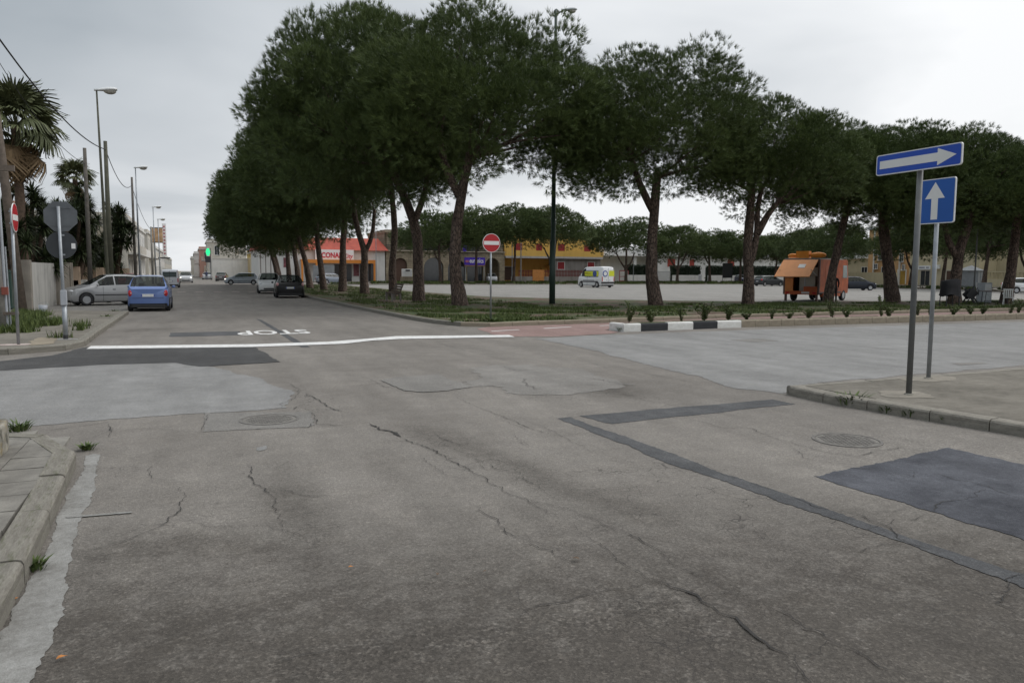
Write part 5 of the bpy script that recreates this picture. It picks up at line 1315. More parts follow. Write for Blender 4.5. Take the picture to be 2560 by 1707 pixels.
def car(name, label, cat, loc, heading, body, L=3.8, W=1.66, H=1.5, style='hatch', lit=False, wheel=0.29, group=None, roof_box=False, low_detail=False, plate_front=True, dark_rear=False, tail='side'):
    """heading: angle of the nose from +Y towards +X, degrees. Local: x forward, y left, z up."""
    o = thing(name, label, cat, (loc[0], loc[1], 0.008), rad(90 - heading), group)
    h2 = L / 2; w2 = W / 2
    # tables along the length (x from tail to nose)
    if style == 'hatch':
        ztop = [(-h2, .86 * H * .72), (-h2 + .05, H * .66), (-h2 + .12, H * .70), (-h2 + .48, H * .965), (-h2 + .95, H * .995), (-h2 + 1.55, H), (h2 - 1.75, H * .975), (h2 - .95, H * .665), (h2 - .35, H * .565), (h2 - .08, H * .50), (h2, H * .40)]
        zbel = [(-h2, H * .60), (-h2 + .2, H * .655), (0, H * .625), (h2 - .95, H * .605), (h2 - .3, H * .53), (h2, H * .36)]
        ws, we, rs, re = h2 - 1.78, h2 - .93, -h2 + .10, -h2 + .50
    elif style == 'van':
        ztop = [(-h2, H * .93), (-h2 + .06, H * .985), (-h2 + .5, H), (h2 - 1.55, H * .985), (h2 - 1.28, H * .93), (h2 - .68, H * .60), (h2 - .12, H * .47), (h2, H * .38)]
        zbel = [(-h2, H * .52), (0, H * .51), (h2 - .75, H * .50), (h2 - .2, H * .42), (h2, H * .34)]
        ws, we, rs, re = h2 - 1.30, h2 - .66, -h2 - 1, -h2 - .9
    elif style == 'mpv':
        ztop = [(-h2, H * .80), (-h2 + .08, H * .95), (-h2 + .4, H * .99), (0, H), (h2 - 1.75, H * .97), (h2 - .85, H * .64), (h2 - .2, H * .55), (h2, H * .42)]
        zbel = [(-h2, H * .56), (0, H * .56), (h2 - .85, H * .565), (h2 - .2, H * .48), (h2, H * .36)]
        ws, we, rs, re = h2 - 1.78, h2 - .83, -h2 - 1, -h2 - .9
    else:   # saloon
        ztop = [(-h2, H * .58), (-h2 + .06, H * .66), (-h2 + .5, H * .69), (-h2 + 1.15, H * .965), (-h2 + 1.7, H), (h2 - 1.95, H * .975), (h2 - 1.15, H * .655), (h2 - .3, H * .555), (h2 - .05, H * .48), (h2, H * .40)]
        zbel = [(-h2, H * .55), (-h2 + .3, H * .635), (0, H * .615), (h2 - 1.1, H * .60), (h2 - .3, H * .53), (h2, H * .36)]
        ws, we, rs, re = h2 - 1.98, h2 - 1.13, -h2 + .5, -h2 + 1.15
    plan = [(-h2, .80 if style == 'hatch' else .87), (-h2 + .05, .90 if style == 'hatch' else .92), (-h2 + .16, .965), (-h2 + .5, 1.0), (h2 - .9, 1.0), (h2 - .35, .95), (h2 - .10, .84), (h2, .66)]
    sill = wheel * .72; ra = wheel * 1.17; xf = h2 - .78 if style != 'van' else h2 - .85; xr = -h2 + (.62 if style == 'hatch' else .85)
    xs = set(np.linspace(-h2, h2, 26).tolist()) | {p[0] for p in ztop} | {p[0] for p in plan} | {ws, we}
    for c in (xf, xr): xs |= {c + ra * math.cos(a) for a in np.linspace(0, math.pi, 11)}
    if rs > -h2: xs |= {rs, re}
    xs = sorted(x for x in xs if -h2 <= x <= h2)
    keep = [xs[0]]
    for x in xs[1:]:
        if x - keep[-1] > .012: keep.append(x)
    xs = keep; xs[-1] = h2
    def zb(x):
        z = sill + (.06 if x > h2 - .12 else 0) + (.12 if x < -h2 + .14 else 0)
        for c in (xf, xr):
            if abs(x - c) < ra: z = max(z, wheel + math.sqrt(max(0, ra * ra - (x - c) ** 2)))
        return z
    rows = []
    for x in xs:
        zt = interp(x, ztop); ze = min(interp(x, zbel), zt - .015); w = w2 * interp(x, plan); b = zb(x); h = zt - ze
        tuck = .13 if style in ('van', 'mpv') else .27
        wr = w * (.955 - tuck * min(1, h / (.36 * H)))
        P_ = [(w * .95, b), (w * .992, b + .14 * (ze - b)), (w, b + .55 * (ze - b)), (w * .985, ze - .07 * (ze - b) - .012), (w * .955, ze),
              (w * .945, ze + .06 * h), (wr + .02, ze + .84 * h), (wr - .03, ze + .945 * h), (wr * .62, ze + .992 * h), (0, zt)]
        rows.append([(x, y, z) for y, z in P_] + [(x, -y, z) for y, z in P_[-2::-1]])
    n = len(rows[0]); parts = {}
    def put(key, quad):
        parts.setdefault(key, MB()).add(quad, [(0, 1, 2, 3)])
    for i in range(len(rows) - 1):
        xm = (xs[i] + xs[i + 1]) / 2
        for j in range(n - 1):
            jj = min(j, n - 2 - j)
            key = 'body'
            if ws < xm < we and jj >= 7: key = 'windscreen'
            elif rs < xm < re and jj >= 7: key = 'rear_window'
            elif jj == 5:
                sa = {'hatch': (-h2 + .55, h2 - 1.30), 'van': (h2 - 1.75, h2 - .95), 'mpv': (h2 - 2.6, h2 - 1.25), 'saloon': (-h2 + 1.0, h2 - 1.5)}[style]
                mid = (sa[0] + sa[1]) / 2 + .12
                if sa[0] < xm < sa[1] and not (style != 'van' and mid - .05 < xm < mid + .05): key = 'side_window_' + ('l' if j < n / 2 else 'r')
            put(key, (rows[i][j], rows[i][j + 1], rows[i + 1][j + 1], rows[i + 1][j]))
    for rw in (rows[0], rows[-1]):
        cx_ = rw[0][0]; c = (cx_, 0, (rw[0][2] + rw[n // 2][2]) / 2)
        for j in range(n - 1): parts['body'].add([rw[j], rw[j + 1], c], [(0, 1, 2)])
        parts['body'].add([rw[0], rw[-1], c], [(0, 1, 2)])
    for key, m in parts.items():
        nm = 'side_window' if key.startswith('side') else key
        ob = m.build(nm, body if key == 'body' else CARGLASS, o, smooth=True)
        if key == 'body':
            ob.data.polygons.foreach_set('use_smooth', [True] * len(ob.data.polygons))
            md = ob.modifiers.new('edge', 'EDGE_SPLIT'); md.split_angle = rad(38)
    MB().box(-h2 + .12, h2 - .15, -w2 * .86, w2 * .86, sill * .75, H * .42).build('underbody', PLASTIC, o)
    tm, rmh = wheel_meshes(wheel, .19)
    for x in (xf, xr):
        for sd in (1, -1):
            wh = place('wheel', tm, o, (x, sd * (w2 - .085), wheel), (-sd * math.pi / 2, 0, 0))
            place('rim', rmh, wh)
    zh = interp(h2 - .2, ztop) - .07
    on = LAMP_ON if lit else LAMP_C
    for sd in (1, -1):
        y_ = sd * w2 * .66
        xh = h2 - .085
        MB().ball((h2 - .21, sd * w2 * .69, zh - .025), (.16, .16, .08), 14, 8).build('headlight', on, o, smooth=True)
        if style in ('van', 'mpv'):
            MB().box(-h2 - .015, -h2 + .12, min(sd * w2 * .80, sd * w2 * .90), max(sd * w2 * .80, sd * w2 * .90), H * .30, H * .52).build('tail_light', LAMP_R, o, bevel=.012)
        elif tail == 'high':
            MB().ball((-h2 + .13, sd * w2 * .86, H * .59), (.17, .10, .12), 12, 8).build('tail_light', LAMP_RW if dark_rear else LAMP_R, o, smooth=True)
        else:
            tl_ = MB().ball((-h2 + .09, sd * w2 * .82, H * .50), (.12, .095, .165), 12, 8).build('tail_light', LAMP_R, o, smooth=True)
            MB().ball((-h2 + .045, sd * w2 * .80, H * .50), (.085, .05, .055), 10, 6).build('reversing_lamp', LAMP_RW, tl_, smooth=True)
        if not low_detail:
            mr = MB().ball((ws + .52 if style != 'van' else h2 - .98, sd * (w2 + .09), H * .655 if style != 'van' else H * .56), (.055, .085, .06), 10, 6).build('mirror', body if style != 'van' else PLASTIC, o, smooth=True)
            MB().box(-.25, -.12, *sorted((sd * (w2 * .985), sd * (w2 * 1.004))), H * .50, H * .525).build('door_handle', PLASTIC, o)
    # bumpers, grille, plates
    MB().box(h2 - .045, h2 + .006, -w2 * .55, w2 * .55, H * .20, H * .27).build('grille', PLASTIC, o, bevel=.01)
    if plate_front:
        MB().box(h2 + .006, h2 + .02, -.26, .26, H * .275, H * .275 + .11).build('number_plate', PLATE, o)
    zp = H * .405 if style == 'hatch' else H * .33
    rp_ = MB().box(-h2 - .016, -h2 - .002, -.26, .26, zp, zp + .115).build('number_plate', PLATE, o)
    for sd in (1, -1): MB().box(-h2 - .019, -h2 - .0165, *sorted((sd * .215, sd * .258)), zp + .004, zp + .111).build('plate_band', PLATE_B, rp_)
    MB().box(-h2 + .03, -h2 + .25, -w2 * .78, w2 * .78, sill * .85, sill * 1.75).build('bumper_trim', PLASTIC, o, bevel=.015)
    if style == 'hatch':
        MB().box(-h2 - .006, -h2 + .02, -w2 * .74, w2 * .74, H * .365, H * .365 + .010).build('bumper_gap', PLASTIC, o)
        MB().box(-h2 - .008, -h2 + .01, -.33, .33, H * .385, H * .40 + .15).build('plate_recess', body, o, bevel=.015)
    if not low_detail:
        ST_ = M('dark_seat_fabric', (0.03, 0.032, 0.035), 0.9)
        for sd in (1, -1):
            MB().box(-.12, .05, sd * .36 - .24, sd * .36 + .24, H * .30, H * .66).build('seat', ST_, o, bevel=.04)
            MB().ball((-.06, sd * .36, H * .71), (.06, .13, .09), 10, 6).build('headrest', ST_, o, smooth=True)
        if style != 'van':
            MB().box(-h2 + .72, -h2 + .88, -w2 * .72, w2 * .72, H * .30, H * .60).build('rear_seat', ST_, o, bevel=.04)
        for sd in (1, -1):
            MB().box(xr + ra + .04, xf - ra - .04, *sorted((sd * w2 * .97, sd * (w2 + .008))), H * .325, H * .355).build('side_moulding', PLASTIC, o)
            MB().box(.30, .308, *sorted((sd * w2 * .93, sd * (w2 + .003))), sill + .03, H * .60).build('door_seam', PLASTIC, o)
    if style in ('van', 'mpv'):
        MB().box(-h2 - .01, -h2 + .004, -w2 * .70, w2 * .70, H * .58, H * .86).build('rear_window', CARGLASS if style == 'mpv' else body, o, bevel=.01)
        MB().box(-h2 - .012, -h2 + .002, -.012, .012, H * .22, H * .92).build('door_gap', PLASTIC, o)
    return o

car('parked_car', 'silver hatchback parked nose to the garden wall, behind the blue car', 'car', (-4.05, 42.7), -112, paint('silver_metallic_paint', (0.33, 0.335, 0.34)), 3.65, 1.66, 1.50, group='parked and driving cars')
car('parked_car', 'periwinkle blue small hatchback parked at the left kerb, seen from behind', 'car', (-1.72, 37.0), 1, paint('periwinkle_paint', (0.118, 0.185, 0.40)), 3.6, 1.60, 1.50, group='parked and driving cars')
car('delivery_van', 'pale silver small van driving away up the street, left lane', 'van', (-2.15, 85.5), 0, paint('pale_silver_paint', (0.55, 0.57, 0.60)), 4.15, 1.75, 1.82, 'mpv', group='vans')
car('oncoming_car', 'silver car coming towards the camera with headlights on', 'car', (-.95, 117.5), 180, paint('silver_grey_paint', (0.44, 0.45, 0.46)), 4.1, 1.78, 1.56, lit=True, group='parked and driving cars')
car('parked_car', 'distant pale car beside the white yard wall', 'car', (2.55, 162), 2, paint('pale_silver_paint'), 4.2, 1.75, 1.45, 'saloon', low_detail=True, group='parked and driving cars')
car('parked_car', 'brownish grey car next to the green chemist sign post', 'car', (4.4, 136), 8, paint('taupe_paint', (0.15, 0.14, 0.14)), 3.9, 1.7, 1.5, low_detail=True, group='parked and driving cars')
car('turning_car', 'pale blue silver hatchback turning across the street, seen from the side', 'car', (5.5, 101), -88, paint('pale_blue_silver_paint', (0.42, 0.47, 0.52)), 4.03, 1.69, 1.49, lit=True, group='parked and driving cars')
car('parked_car', 'white SUV parked at the right kerb facing the camera', 'car', (5.45, 62.5), 183, paint('white_paint', (0.70, 0.71, 0.71), 0.0), 4.15, 1.76, 1.56, wheel=.33, group='parked and driving cars')
car('parked_car', 'black hatchback parked at the right kerb, seen from behind', 'car', (5.75, 52.2), 3, paint('black_paint', (0.006, 0.006, 0.007), 0.0), 3.95, 1.76, 1.46, tail='high', dark_rear=True, group='parked and driving cars')
car('parked_car', 'grey blue car glimpsed between trunks before the supermarket', 'car', (17.3, 106), 60, paint('grey_blue_paint', (0.20, 0.23, 0.28)), 4.1, 1.72, 1.45, low_detail=True, group='parked and driving cars')
car('parked_car', 'pale silver car parked in the right stone arch', 'car', (47.6, 124.2), 195, paint('pale_silver_paint'), 3.9, 1.68, 1.48, low_detail=True, group='parked and driving cars')
car('parked_car', 'dark blue small car parked before the villa hedge beside the grey board', 'car', (92.2, 113.6), 200, paint('dark_blue_paint', (0.02, 0.03, 0.09)), 3.6, 1.64, 1.5, low_detail=True, group='parked and driving cars')
car('parked_car', 'dark grey hatchback parked left of the orange food truck', 'car', (74.2, 85.6), 88, paint('dark_grey_paint', (0.055, 0.06, 0.065)), 4.2, 1.75, 1.45, tail='high', group='parked and driving cars')
car('parked_car', 'black blue hatchback parked right of the orange food truck', 'car', (64.6, 61.3), 112, paint('blue_black_paint', (0.012, 0.017, 0.028)), 4.0, 1.72, 1.46, tail='high', group='parked and driving cars')
car('parked_car', 'white car cut off by the right edge of the view', 'car', (71.5, 47.6), 120, paint('white_paint'), 4.1, 1.72, 1.46, tail='high', group='parked and driving cars')
car('parked_car', 'red car half hidden behind the blue and silver cars', 'car', (-5.0, 75), 4, paint('red_paint', (0.42, 0.02, 0.02)), 3.8, 1.65, 1.45, low_detail=True, group='parked and driving cars')

# white panel van with yellow bands
dv = car('panel_van', 'white panel van with yellow advertising bands parked in the car park', 'van', (43.5, 79.6), -9, M('van_white_paint', (0.74, 0.75, 0.75), 0.35, 0.03, coat=0.4), 4.75, 1.98, 2.42, 'van', wheel=.33, group='vans')
YLW = M('yellow_band_print', (0.62, 0.66, 0.03), 0.5, 0.04); NAVY = M('navy_print', (0.02, 0.03, 0.10), 0.5); BLUEP = M('blue_badge_print', (0.05, 0.09, 0.30), 0.5)
hw_ = .99
for sd in (1, -1):
    y0_, y1_ = sorted((sd * .93, sd * (hw_ + .008)))
    b = MB().box(-1.75, .75, y0_, y1_, 1.32, 1.86).build('yellow_band', YLW, dv)
    MB().box(-1.75, .75, *sorted((sd * .93, sd * (hw_ + .005))), 1.24, 1.30).build('band_edge', NAVY, dv)
    MB().box(-1.75, .75, *sorted((sd * .93, sd * (hw_ + .005))), 1.88, 1.94).build('band_edge', NAVY, dv)
    MB().lathe([(.36, 0), (.36, .02), (.0001, .02)], 20, Matrix.Translation((-1.15, sd * hw_, 1.58)) @ Matrix.Rotation(-sd * math.pi / 2, 4, 'X')).build('badge', BLUEP, dv)
    MB().box(-1.5, 1.5, *sorted((sd * .93, sd * (hw_ + .012))), .62, .74).build('side_strip', PLASTIC, dv)
    place('lettering', text_mesh('DMELLA', .34, M('ochre_print', (0.25, 0.16, 0.02), 0.5), .004), dv, (.25, sd * (hw_ + .012), 1.6), (math.pi / 2, 0, 0 if sd < 0 else math.pi), (1, 1, 1))
MB().box(-2.392, -2.372, -.86, -.10, 1.32, 1.94).build('yellow_band', YLW, dv)
MB().lathe([(.36, 0), (.36, .02), (.0001, .02)], 20, Matrix.Translation((-2.38, .45, 1.6)) @ Matrix.Rotation(-math.pi / 2, 4, 'Y')).build('badge', BLUEP, dv)
MB().lathe([(.24, 0), (.24, .006), (.0001, .006)], 20, Matrix.Translation((-2.401, .45, 1.6)) @ Matrix.Rotation(-math.pi / 2, 4, 'Y')).build('badge_face', FRAME_W, dv)
MB().box(1.9, 2.385, -.80, .80, .30, .62).build('front_bumper', PLASTIC, dv, bevel=.05)
MB().box(-2.40, -2.2, -.92, .92, .44, .68).build('rear_bumper', PLASTIC, dv, bevel=.02)

# orange food truck with its rear hatch raised
ft = thing('food_truck', 'orange food truck with its rear hatch propped open as an awning', 'food truck', (36.9, 38.1, 0.008), rad(90 - 67))
ORT = M('orange_truck_paint', (0.40, 0.085, 0.020), 0.6, 0.25, 2.5); ORL = M('orange_hatch_inside', (0.74, 0.31, 0.11), 0.6, 0.08); TRIM = M('brown_truck_trim', (0.10, 0.06, 0.05), 0.6, 0.15); DARK = M('dark_truck_interior', (0.03, 0.028, 0.026), 0.85)
Lt, Wt = 4.7, 2.25; a, b = -Lt / 2, Lt / 2; w = Wt / 2; zf, zt = .52, 2.58
MB().box(a, b - 1.25, -w, -w + .05, zf, zt).build('side_panel', ORT, ft, bevel=.008)
MB().box(a, b - 1.25, w - .05, w, zf, zt).build('side_panel', ORT, ft, bevel=.008)
MB().box(a, b - 1.25, -w, w, zt, zt + .07).build('roof', M('grey_truck_roof', (0.30, 0.27, 0.25), 0.6), ft, bevel=.01)
MB().box(a + .02, b - 1.25, -w + .05, w - .05, zf - .1, zf).build('floor', DARK, ft)
MB().box(b - 1.30, b - 1.25, -w + .05, w - .05, zf, zt).build('bulkhead', DARK, ft)
MB().box(a + 1.7, a + 1.75, -w + .05, w - .05, zf, zt).build('partition', DARK, ft)
# rear frame
fr = MB().box(a - .03, a + .05, -w - .01, -w + .10, zf - .1, zt).box(a - .03, a + .05, w - .10, w + .01, zf - .1, zt).box(a - .03, a + .05, -w + .10, w - .10, zt - .08, zt)
fr.build('rear_frame', TRIM, ft)
MB().box(a - .03, a + .04, -w + .1, w - .1, zf - .1, zf + .12).build('tail_board', ORT, ft)
MB().box(a - .02, a + .03, -w + .10, -w + .95, zf + .12, .92).build('rear_lower_door', ORT, ft)
MB().box(a - .02, a + .03, w - .62, w - .1, zf + .12, 1.45).build('rear_lower_door', M('light_orange_door', (0.55, 0.20, 0.05), 0.5), ft)
MB().box(a - .02, a + .03, w - .62, w - .12, 1.48, 1.95).build('grey_panel', GREYM, ft)
MB().box(a + .3, a + 1.2, -.75, .25, zf, 1.55).build('counter_unit', M('steel_counter', (0.42, 0.40, 0.35), 0.6, 0.12), ft, bevel=.01)
MB().box(a + .3, a + .8, -.95, -.45, 1.56, 2.1).build('cupboard', M('steel_counter'), ft, bevel=.01)
MB().box(a + .02, a + .06, -.25, -.19, zf, 2.2).build('prop_post', GREYM, ft)
hin = Matrix.Translation((a - .03, 0, zt - .05)) @ Matrix.Rotation(rad(50), 4, 'Y')
hd = MB(); hd.mbox(hin @ Matrix.Translation((-.02, .06, -.80)), .05, Wt - .05, 1.60); hatch = hd.build('rear_hatch', ORL, ft, bevel=.006)
hd = MB(); hd.mbox(hin @ Matrix.Translation((-.055, -.25, -.62)), .01, .42, .34); hd.build('white_notice', FRAME_W, hatch)
for sd in (1, -1):
    MB().tube([(a - .02, sd * (w - .12), 1.55), (a - .95, sd * (w - .14), 1.95)], .018, 6).build('gas_strut', GREYM, ft)
# side trim, cab
MB().box(a + .05, b - 1.26, -w - .012, -w, zf, zf + .08).build('side_trim', TRIM, ft)
MB().box(a + .02, a + .10, -w - .014, -w, zf, zt).build('side_trim', TRIM, ft)
MB().box(a + .9, a + 2.2, -w - .01, -w, 1.0, 2.2).build('side_door', M('rust_orange_panel', (0.42, 0.10, 0.03), 0.55), ft)
cp = [(b - 1.25, zf - .05), (b - .02, zf - .05), (b, 1.2), (b - .04, 1.5), (b - .20, 2.52), (b - .28, 2.6), (b - 1.25, 2.6)]
MB().prism(cp, -w + .06, w - .06, 'y').build('cab', ORT, ft, bevel=.03)
for sd in (1, -1):
    yy = sorted((sd * (w - .062), sd * (w - .05)))
    MB().prism([(b - .95, 1.45), (b - .20, 1.45), (b - .32, 2.25), (b - .95, 2.25)], yy[0], yy[1], 'y').build('cab_window', M('pale_cab_glass', (0.20, 0.24, 0.24), 0.15), ft)
MB().add([(b - .03, -w + .2, 1.5), (b - .03, w - .2, 1.5), (b - .145, w - .25, 2.3), (b - .145, -w + .25, 2.3)], [(0, 1, 2, 3)]).build('windscreen', CARGLASS, ft)
tm, rmh = wheel_meshes(.34, .22)
for x in (b - .72, a + 1.15):
    for sd in (1, -1):
        wh = place('wheel', tm, ft, (x, sd * (w - .16), .34), (-sd * math.pi / 2, 0, 0)); place('rim', rmh, wh)
for sd in (1, -1): MB().box(a - .02, a + .1, sd * .98 - .06, sd * .98 + .06, 0.0, .44).build('support_leg', TRIM, ft)
MB().box(a - .045, a - .03, -.55, -.05, zf - .04, zf + .08).build('number_plate', PLATE, ft)
for sd in (1, -1): MB().box(a - .05, a - .03, sd * .85 - .1, sd * .85 + .1, zf - .05, zf + .06).build('tail_light', LAMP_R, ft)
MB().box(a + .6, b - 1.4, -w - .004, -w + .2, .30, .50).build('side_skirt', ORT, ft)
sgn_ = MB().box(a + .35, a + .75, -.25, .55, zt + .08, zt + .52).build('roof_sign', M('bright_orange_sign', (0.70, 0.24, 0.02), 0.5), ft)
bl = MB().ball((a + .55, -.75, zt + .27), (.18, .52, .18), 14, 10); bl.ball((a + .55, .85, zt + .25), (.14, .32, .14), 12, 8)
bl.build('roof_cone', M('bright_orange_sign'), ft, smooth=True)
MB().ball((a + .5, .7, zt + .10), (.25, .45, .06), 12, 8).build('folded_tarpaulin', ORL, ft, smooth=True)

# ================================================================== PEOPLE
def person(label, loc, rz, top, legs, shoe, h=1.72, skin=(0.36, 0.22, 0.16), hair=(0.02, 0.016, 0.013), arm=0.0):
    s = h / 1.75
    o = thing('person', label, 'person', loc, rz)
    def skin_mesh(name, joints, edges, mat, parent, root=0, sub=2):
        me = bpy.data.meshes.new(name); me.from_pydata([tuple(c * s for c in p) for p, r_ in joints], edges, []); me.materials.append(mat)
        ob = place(name, me, parent)
        ob.modifiers.new('skin', 'SKIN'); sb = ob.modifiers.new('sub', 'SUBSURF'); sb.levels = sub; sb.render_levels = sub
        for v, (p, r_) in zip(me.skin_vertices[0].data, joints): v.radius = (r_[0] * s, r_[1] * s) if isinstance(r_, tuple) else (r_ * s, r_ * s)
        me.skin_vertices[0].data[root].use_root = True
        return ob
    J = [((0, 0, .95), (.16, .11)), ((0, 0, 1.12), (.145, .10)), ((0, 0.01, 1.32), (.175, .115)), ((0, 0, 1.44), (.11, .08)), ((0, -.01, 1.52), .055), ((0, -.02, 1.60), .075), ((0, -.02, 1.68), .085),
         ((.19, 0, 1.41), .062), ((.25, .02, 1.14), .048), ((.23, -.08 - arm, .90 + arm), .038), ((-.19, 0, 1.41), .062), ((-.25, .02, 1.14), .048), ((-.23, -.06, .90), .038),
         ((.09, 0, .90), .095), ((.10, -.03, .50), .065), ((.10, .02, .10), .048), ((.10, -.12, .04), .038), ((-.09, 0, .90), .095), ((-.11, .02, .50), .065), ((-.11, .05, .10), .048), ((-.11, -.09, .04), .038)]
    E_ = [(0, 1), (1, 2), (2, 3), (3, 4), (4, 5), (5, 6), (3, 7), (7, 8), (8, 9), (3, 10), (10, 11), (11, 12), (0, 13), (13, 14), (14, 15), (15, 16), (0, 17), (17, 18), (18, 19), (19, 20)]
    # the body's colours change by height: shoes, trousers, jacket, skin
    t = NT('clothed_body_%d' % len(bpy.data.materials))
    g_ = t.n('ShaderNodeSeparateXYZ'); t.link(t.co, g_.inputs[0])
    rp = t.ramp(t.math('DIVIDE', g_.outputs[2], 2.0 * s), [(0.0, shoe), (0.045, legs), (0.475, top), (0.765, skin)])
    for nd in t.t.nodes:
        if nd.type == 'VALTORGB': nd.color_ramp.interpolation = 'CONSTANT'
    t.col(rp).rough(0.85)
    body = skin_mesh('body', J, E_, t.m, o)
    SK = M('skin_tone', skin, 0.6, 0.05); HR = M('dark_hair', hair, 0.7, 0.2)
    MB().ball((0, .012 * s, 1.70 * s), (.092 * s, .105 * s, .10 * s), 14, 10).build('hair', HR, o, smooth=True)
    MB().ball((0, -.108 * s, 1.64 * s), (.014 * s, .022 * s, .022 * s), 8, 6).build('nose', SK, o, smooth=True)
    for sd in (1, -1):
        MB().ball((sd * .034 * s, -.096 * s, 1.665 * s), (.014 * s, .01 * s, .009 * s), 8, 6).build('eye', HR, o, smooth=True)
        MB().ball((sd * .088 * s, 0, 1.645 * s), (.012 * s, .022 * s, .032 * s), 8, 6).build('ear', SK, o, smooth=True)
        hx, hy, hz = (J[9][0] if sd > 0 else J[12][0])
        hand = [((hx, hy, hz), .03), ((hx, hy - .01, hz - .08), .034)]; ed = [(0, 1)]
        for k, ln in enumerate((.07, .08, .085, .07)):
            bx = hx - .001; by = hy - .035 + k * .018
            i0 = len(hand); hand += [((bx, by, hz - .12), .010), ((bx - sd * .008, by - .004, hz - .12 - ln * .5), .009), ((bx - sd * .022, by - .006, hz - .12 - ln * .9), .008)]
            ed += [(1, i0), (i0, i0 + 1), (i0 + 1, i0 + 2)]
        i0 = len(hand); hand += [((hx - sd * .012, hy - .05, hz - .07), .011), ((hx - sd * .024, hy - .065, hz - .11), .009)]; ed += [(0, i0), (i0, i0 + 1)]
        skin_mesh('hand', hand, ed, SK, body, 0, 1)
    return o
person('person in black standing beside the orange food truck, half behind a pine', (*(35.05, 34.81), 0.008), rad(150), (0.012, 0.012, 0.014), (0.014, 0.014, 0.018), (0.01, 0.01, 0.01), 1.74)
person('distant pedestrian with a pale bag on the right pavement of the far street', (2.3, 155, 0.008), rad(190), (0.05, 0.06, 0.12), (0.03, 0.035, 0.07), (0.02, 0.02, 0.02), 1.72)

# ================================================================== SIGNS, POSTS, LAMPS
GALV = M('galvanised_post', (0.30, 0.32, 0.34), 0.45, 0.18, 7, 0.55); GALV_D = M('dull_grey_post', (0.135, 0.14, 0.14), 0.55, 0.2, 5, 0.3)
SIGN_BACK = M('sign_back_grey', (0.115, 0.125, 0.135), 0.55, 0.15, 4, 0.3); SIGN_BACK2 = M('sign_back_dark', (0.035, 0.04, 0.045), 0.6, 0.15, 4)
SIGN_RED = M('sign_face_red', (0.40, 0.008, 0.015), 0.35, 0.05); SIGN_WHT = M('sign_face_white', (0.70, 0.70, 0.69), 0.35, 0.04); SIGN_BLU = M('sign_face_blue', (0.006, 0.085, 0.36), 0.35, 0.06); SIGN_BLU2 = M('sign_face_bright_blue', (0.005, 0.062, 0.42), 0.35, 0.06)

def disc(m, r_, x0, x1, n=36):     # disc facing -y, between two depths
    return m.prism([(r_ * math.cos(2 * math.pi * k / n), r_ * math.sin(2 * math.pi * k / n)) for k in range(n)], x0, x1, 'y')

def no_entry(label, loc, rz, zc, post_top, r_=.30, lean=0.0):
    o = thing('no_entry_sign', label, 'road sign', loc, rz, 'no-entry signs')
    MB().tube([(0, 0, -.05), (lean, 0, post_top)], .031, 12).build('post', GALV, o, smooth=True)
    dm = Matrix.Translation((lean, 0, zc))
    def shift(m): m.v = [tuple(dm @ Vector(p)) for p in m.v]; return m
    pl_ = shift(disc(MB(), r_, -.058, -.040)).build('plate', SIGN_WHT, o)
    shift(disc(MB(), r_ - .016, -.060, -.0585)).build('red_face', SIGN_RED, pl_)
    shift(MB().box(-r_ * .86, r_ * .86, -.0625, -.0605, -r_ * .20, r_ * .20)).build('white_bar', SIGN_WHT, pl_)
    for dz in (-.12, .12): shift(MB().box(-.10, .10, -.038, .036, dz - .015, dz + .015)).build('clamp', GALV, o)
    return o
no_entry('round red no-entry sign with white bar on the grass corner in the centre', (*(8.87, 23.23), 0.115), 0.0, 2.52, 2.75)
no_entry('round red no-entry sign seen edge-on on the left pavement', (*(-3.46, 18.96), 0.125), rad(90), 2.66, 2.85, .30)

# stop sign seen from behind, with a round sign below
ss = thing('stop_sign', 'back of an octagonal sign above a dark round sign on a left pavement post', 'road sign', (*(-2.73, 20.06), 0.125))
MB().tube([(0, 0, -.05), (-.03, 0, 3.0)], .036, 12).build('post', GALV, ss, smooth=True)
MB().prism([(.36 * math.cos(rad(22.5 + 45 * k)), 2.78 + .36 * math.sin(rad(22.5 + 45 * k))) for k in range(8)], .045, .06, 'y').build('octagon_plate', SIGN_BACK, ss)
m = disc(MB(), .31, .045, .06); m.v = [(x - .005, y, z + 2.14) for x, y, z in m.v]; rd = m.build('round_plate', SIGN_BACK2, ss)
MB().box(.19, .27, .040, .0445, 2.06, 2.18).build('white_sticker', SIGN_WHT, rd)
for z in (2.58, 2.98, 1.92, 2.36): MB().box(-.20 if z > 2.5 else -.06, .20 if z > 2.5 else .06, .034, .0445, z - .018, z + .018).build('clamp', SIGN_BACK if z > 2.5 else GALV, ss)
MB().box(-.065, .06, -.07, .04, .78, 1.12).build('cable_box', M('pale_grey_plastic', (0.36, 0.38, 0.41), 0.5), ss, bevel=.01)
MB().tube([(.0, 0, 0), (.0, 0, .78)], .052, 12).build('post_sleeve', GALV, ss, smooth=True)
MB().tube([(0, 0, .02), (0, 0, .10)], .054, 12).build('black_band', PLASTIC, ss)

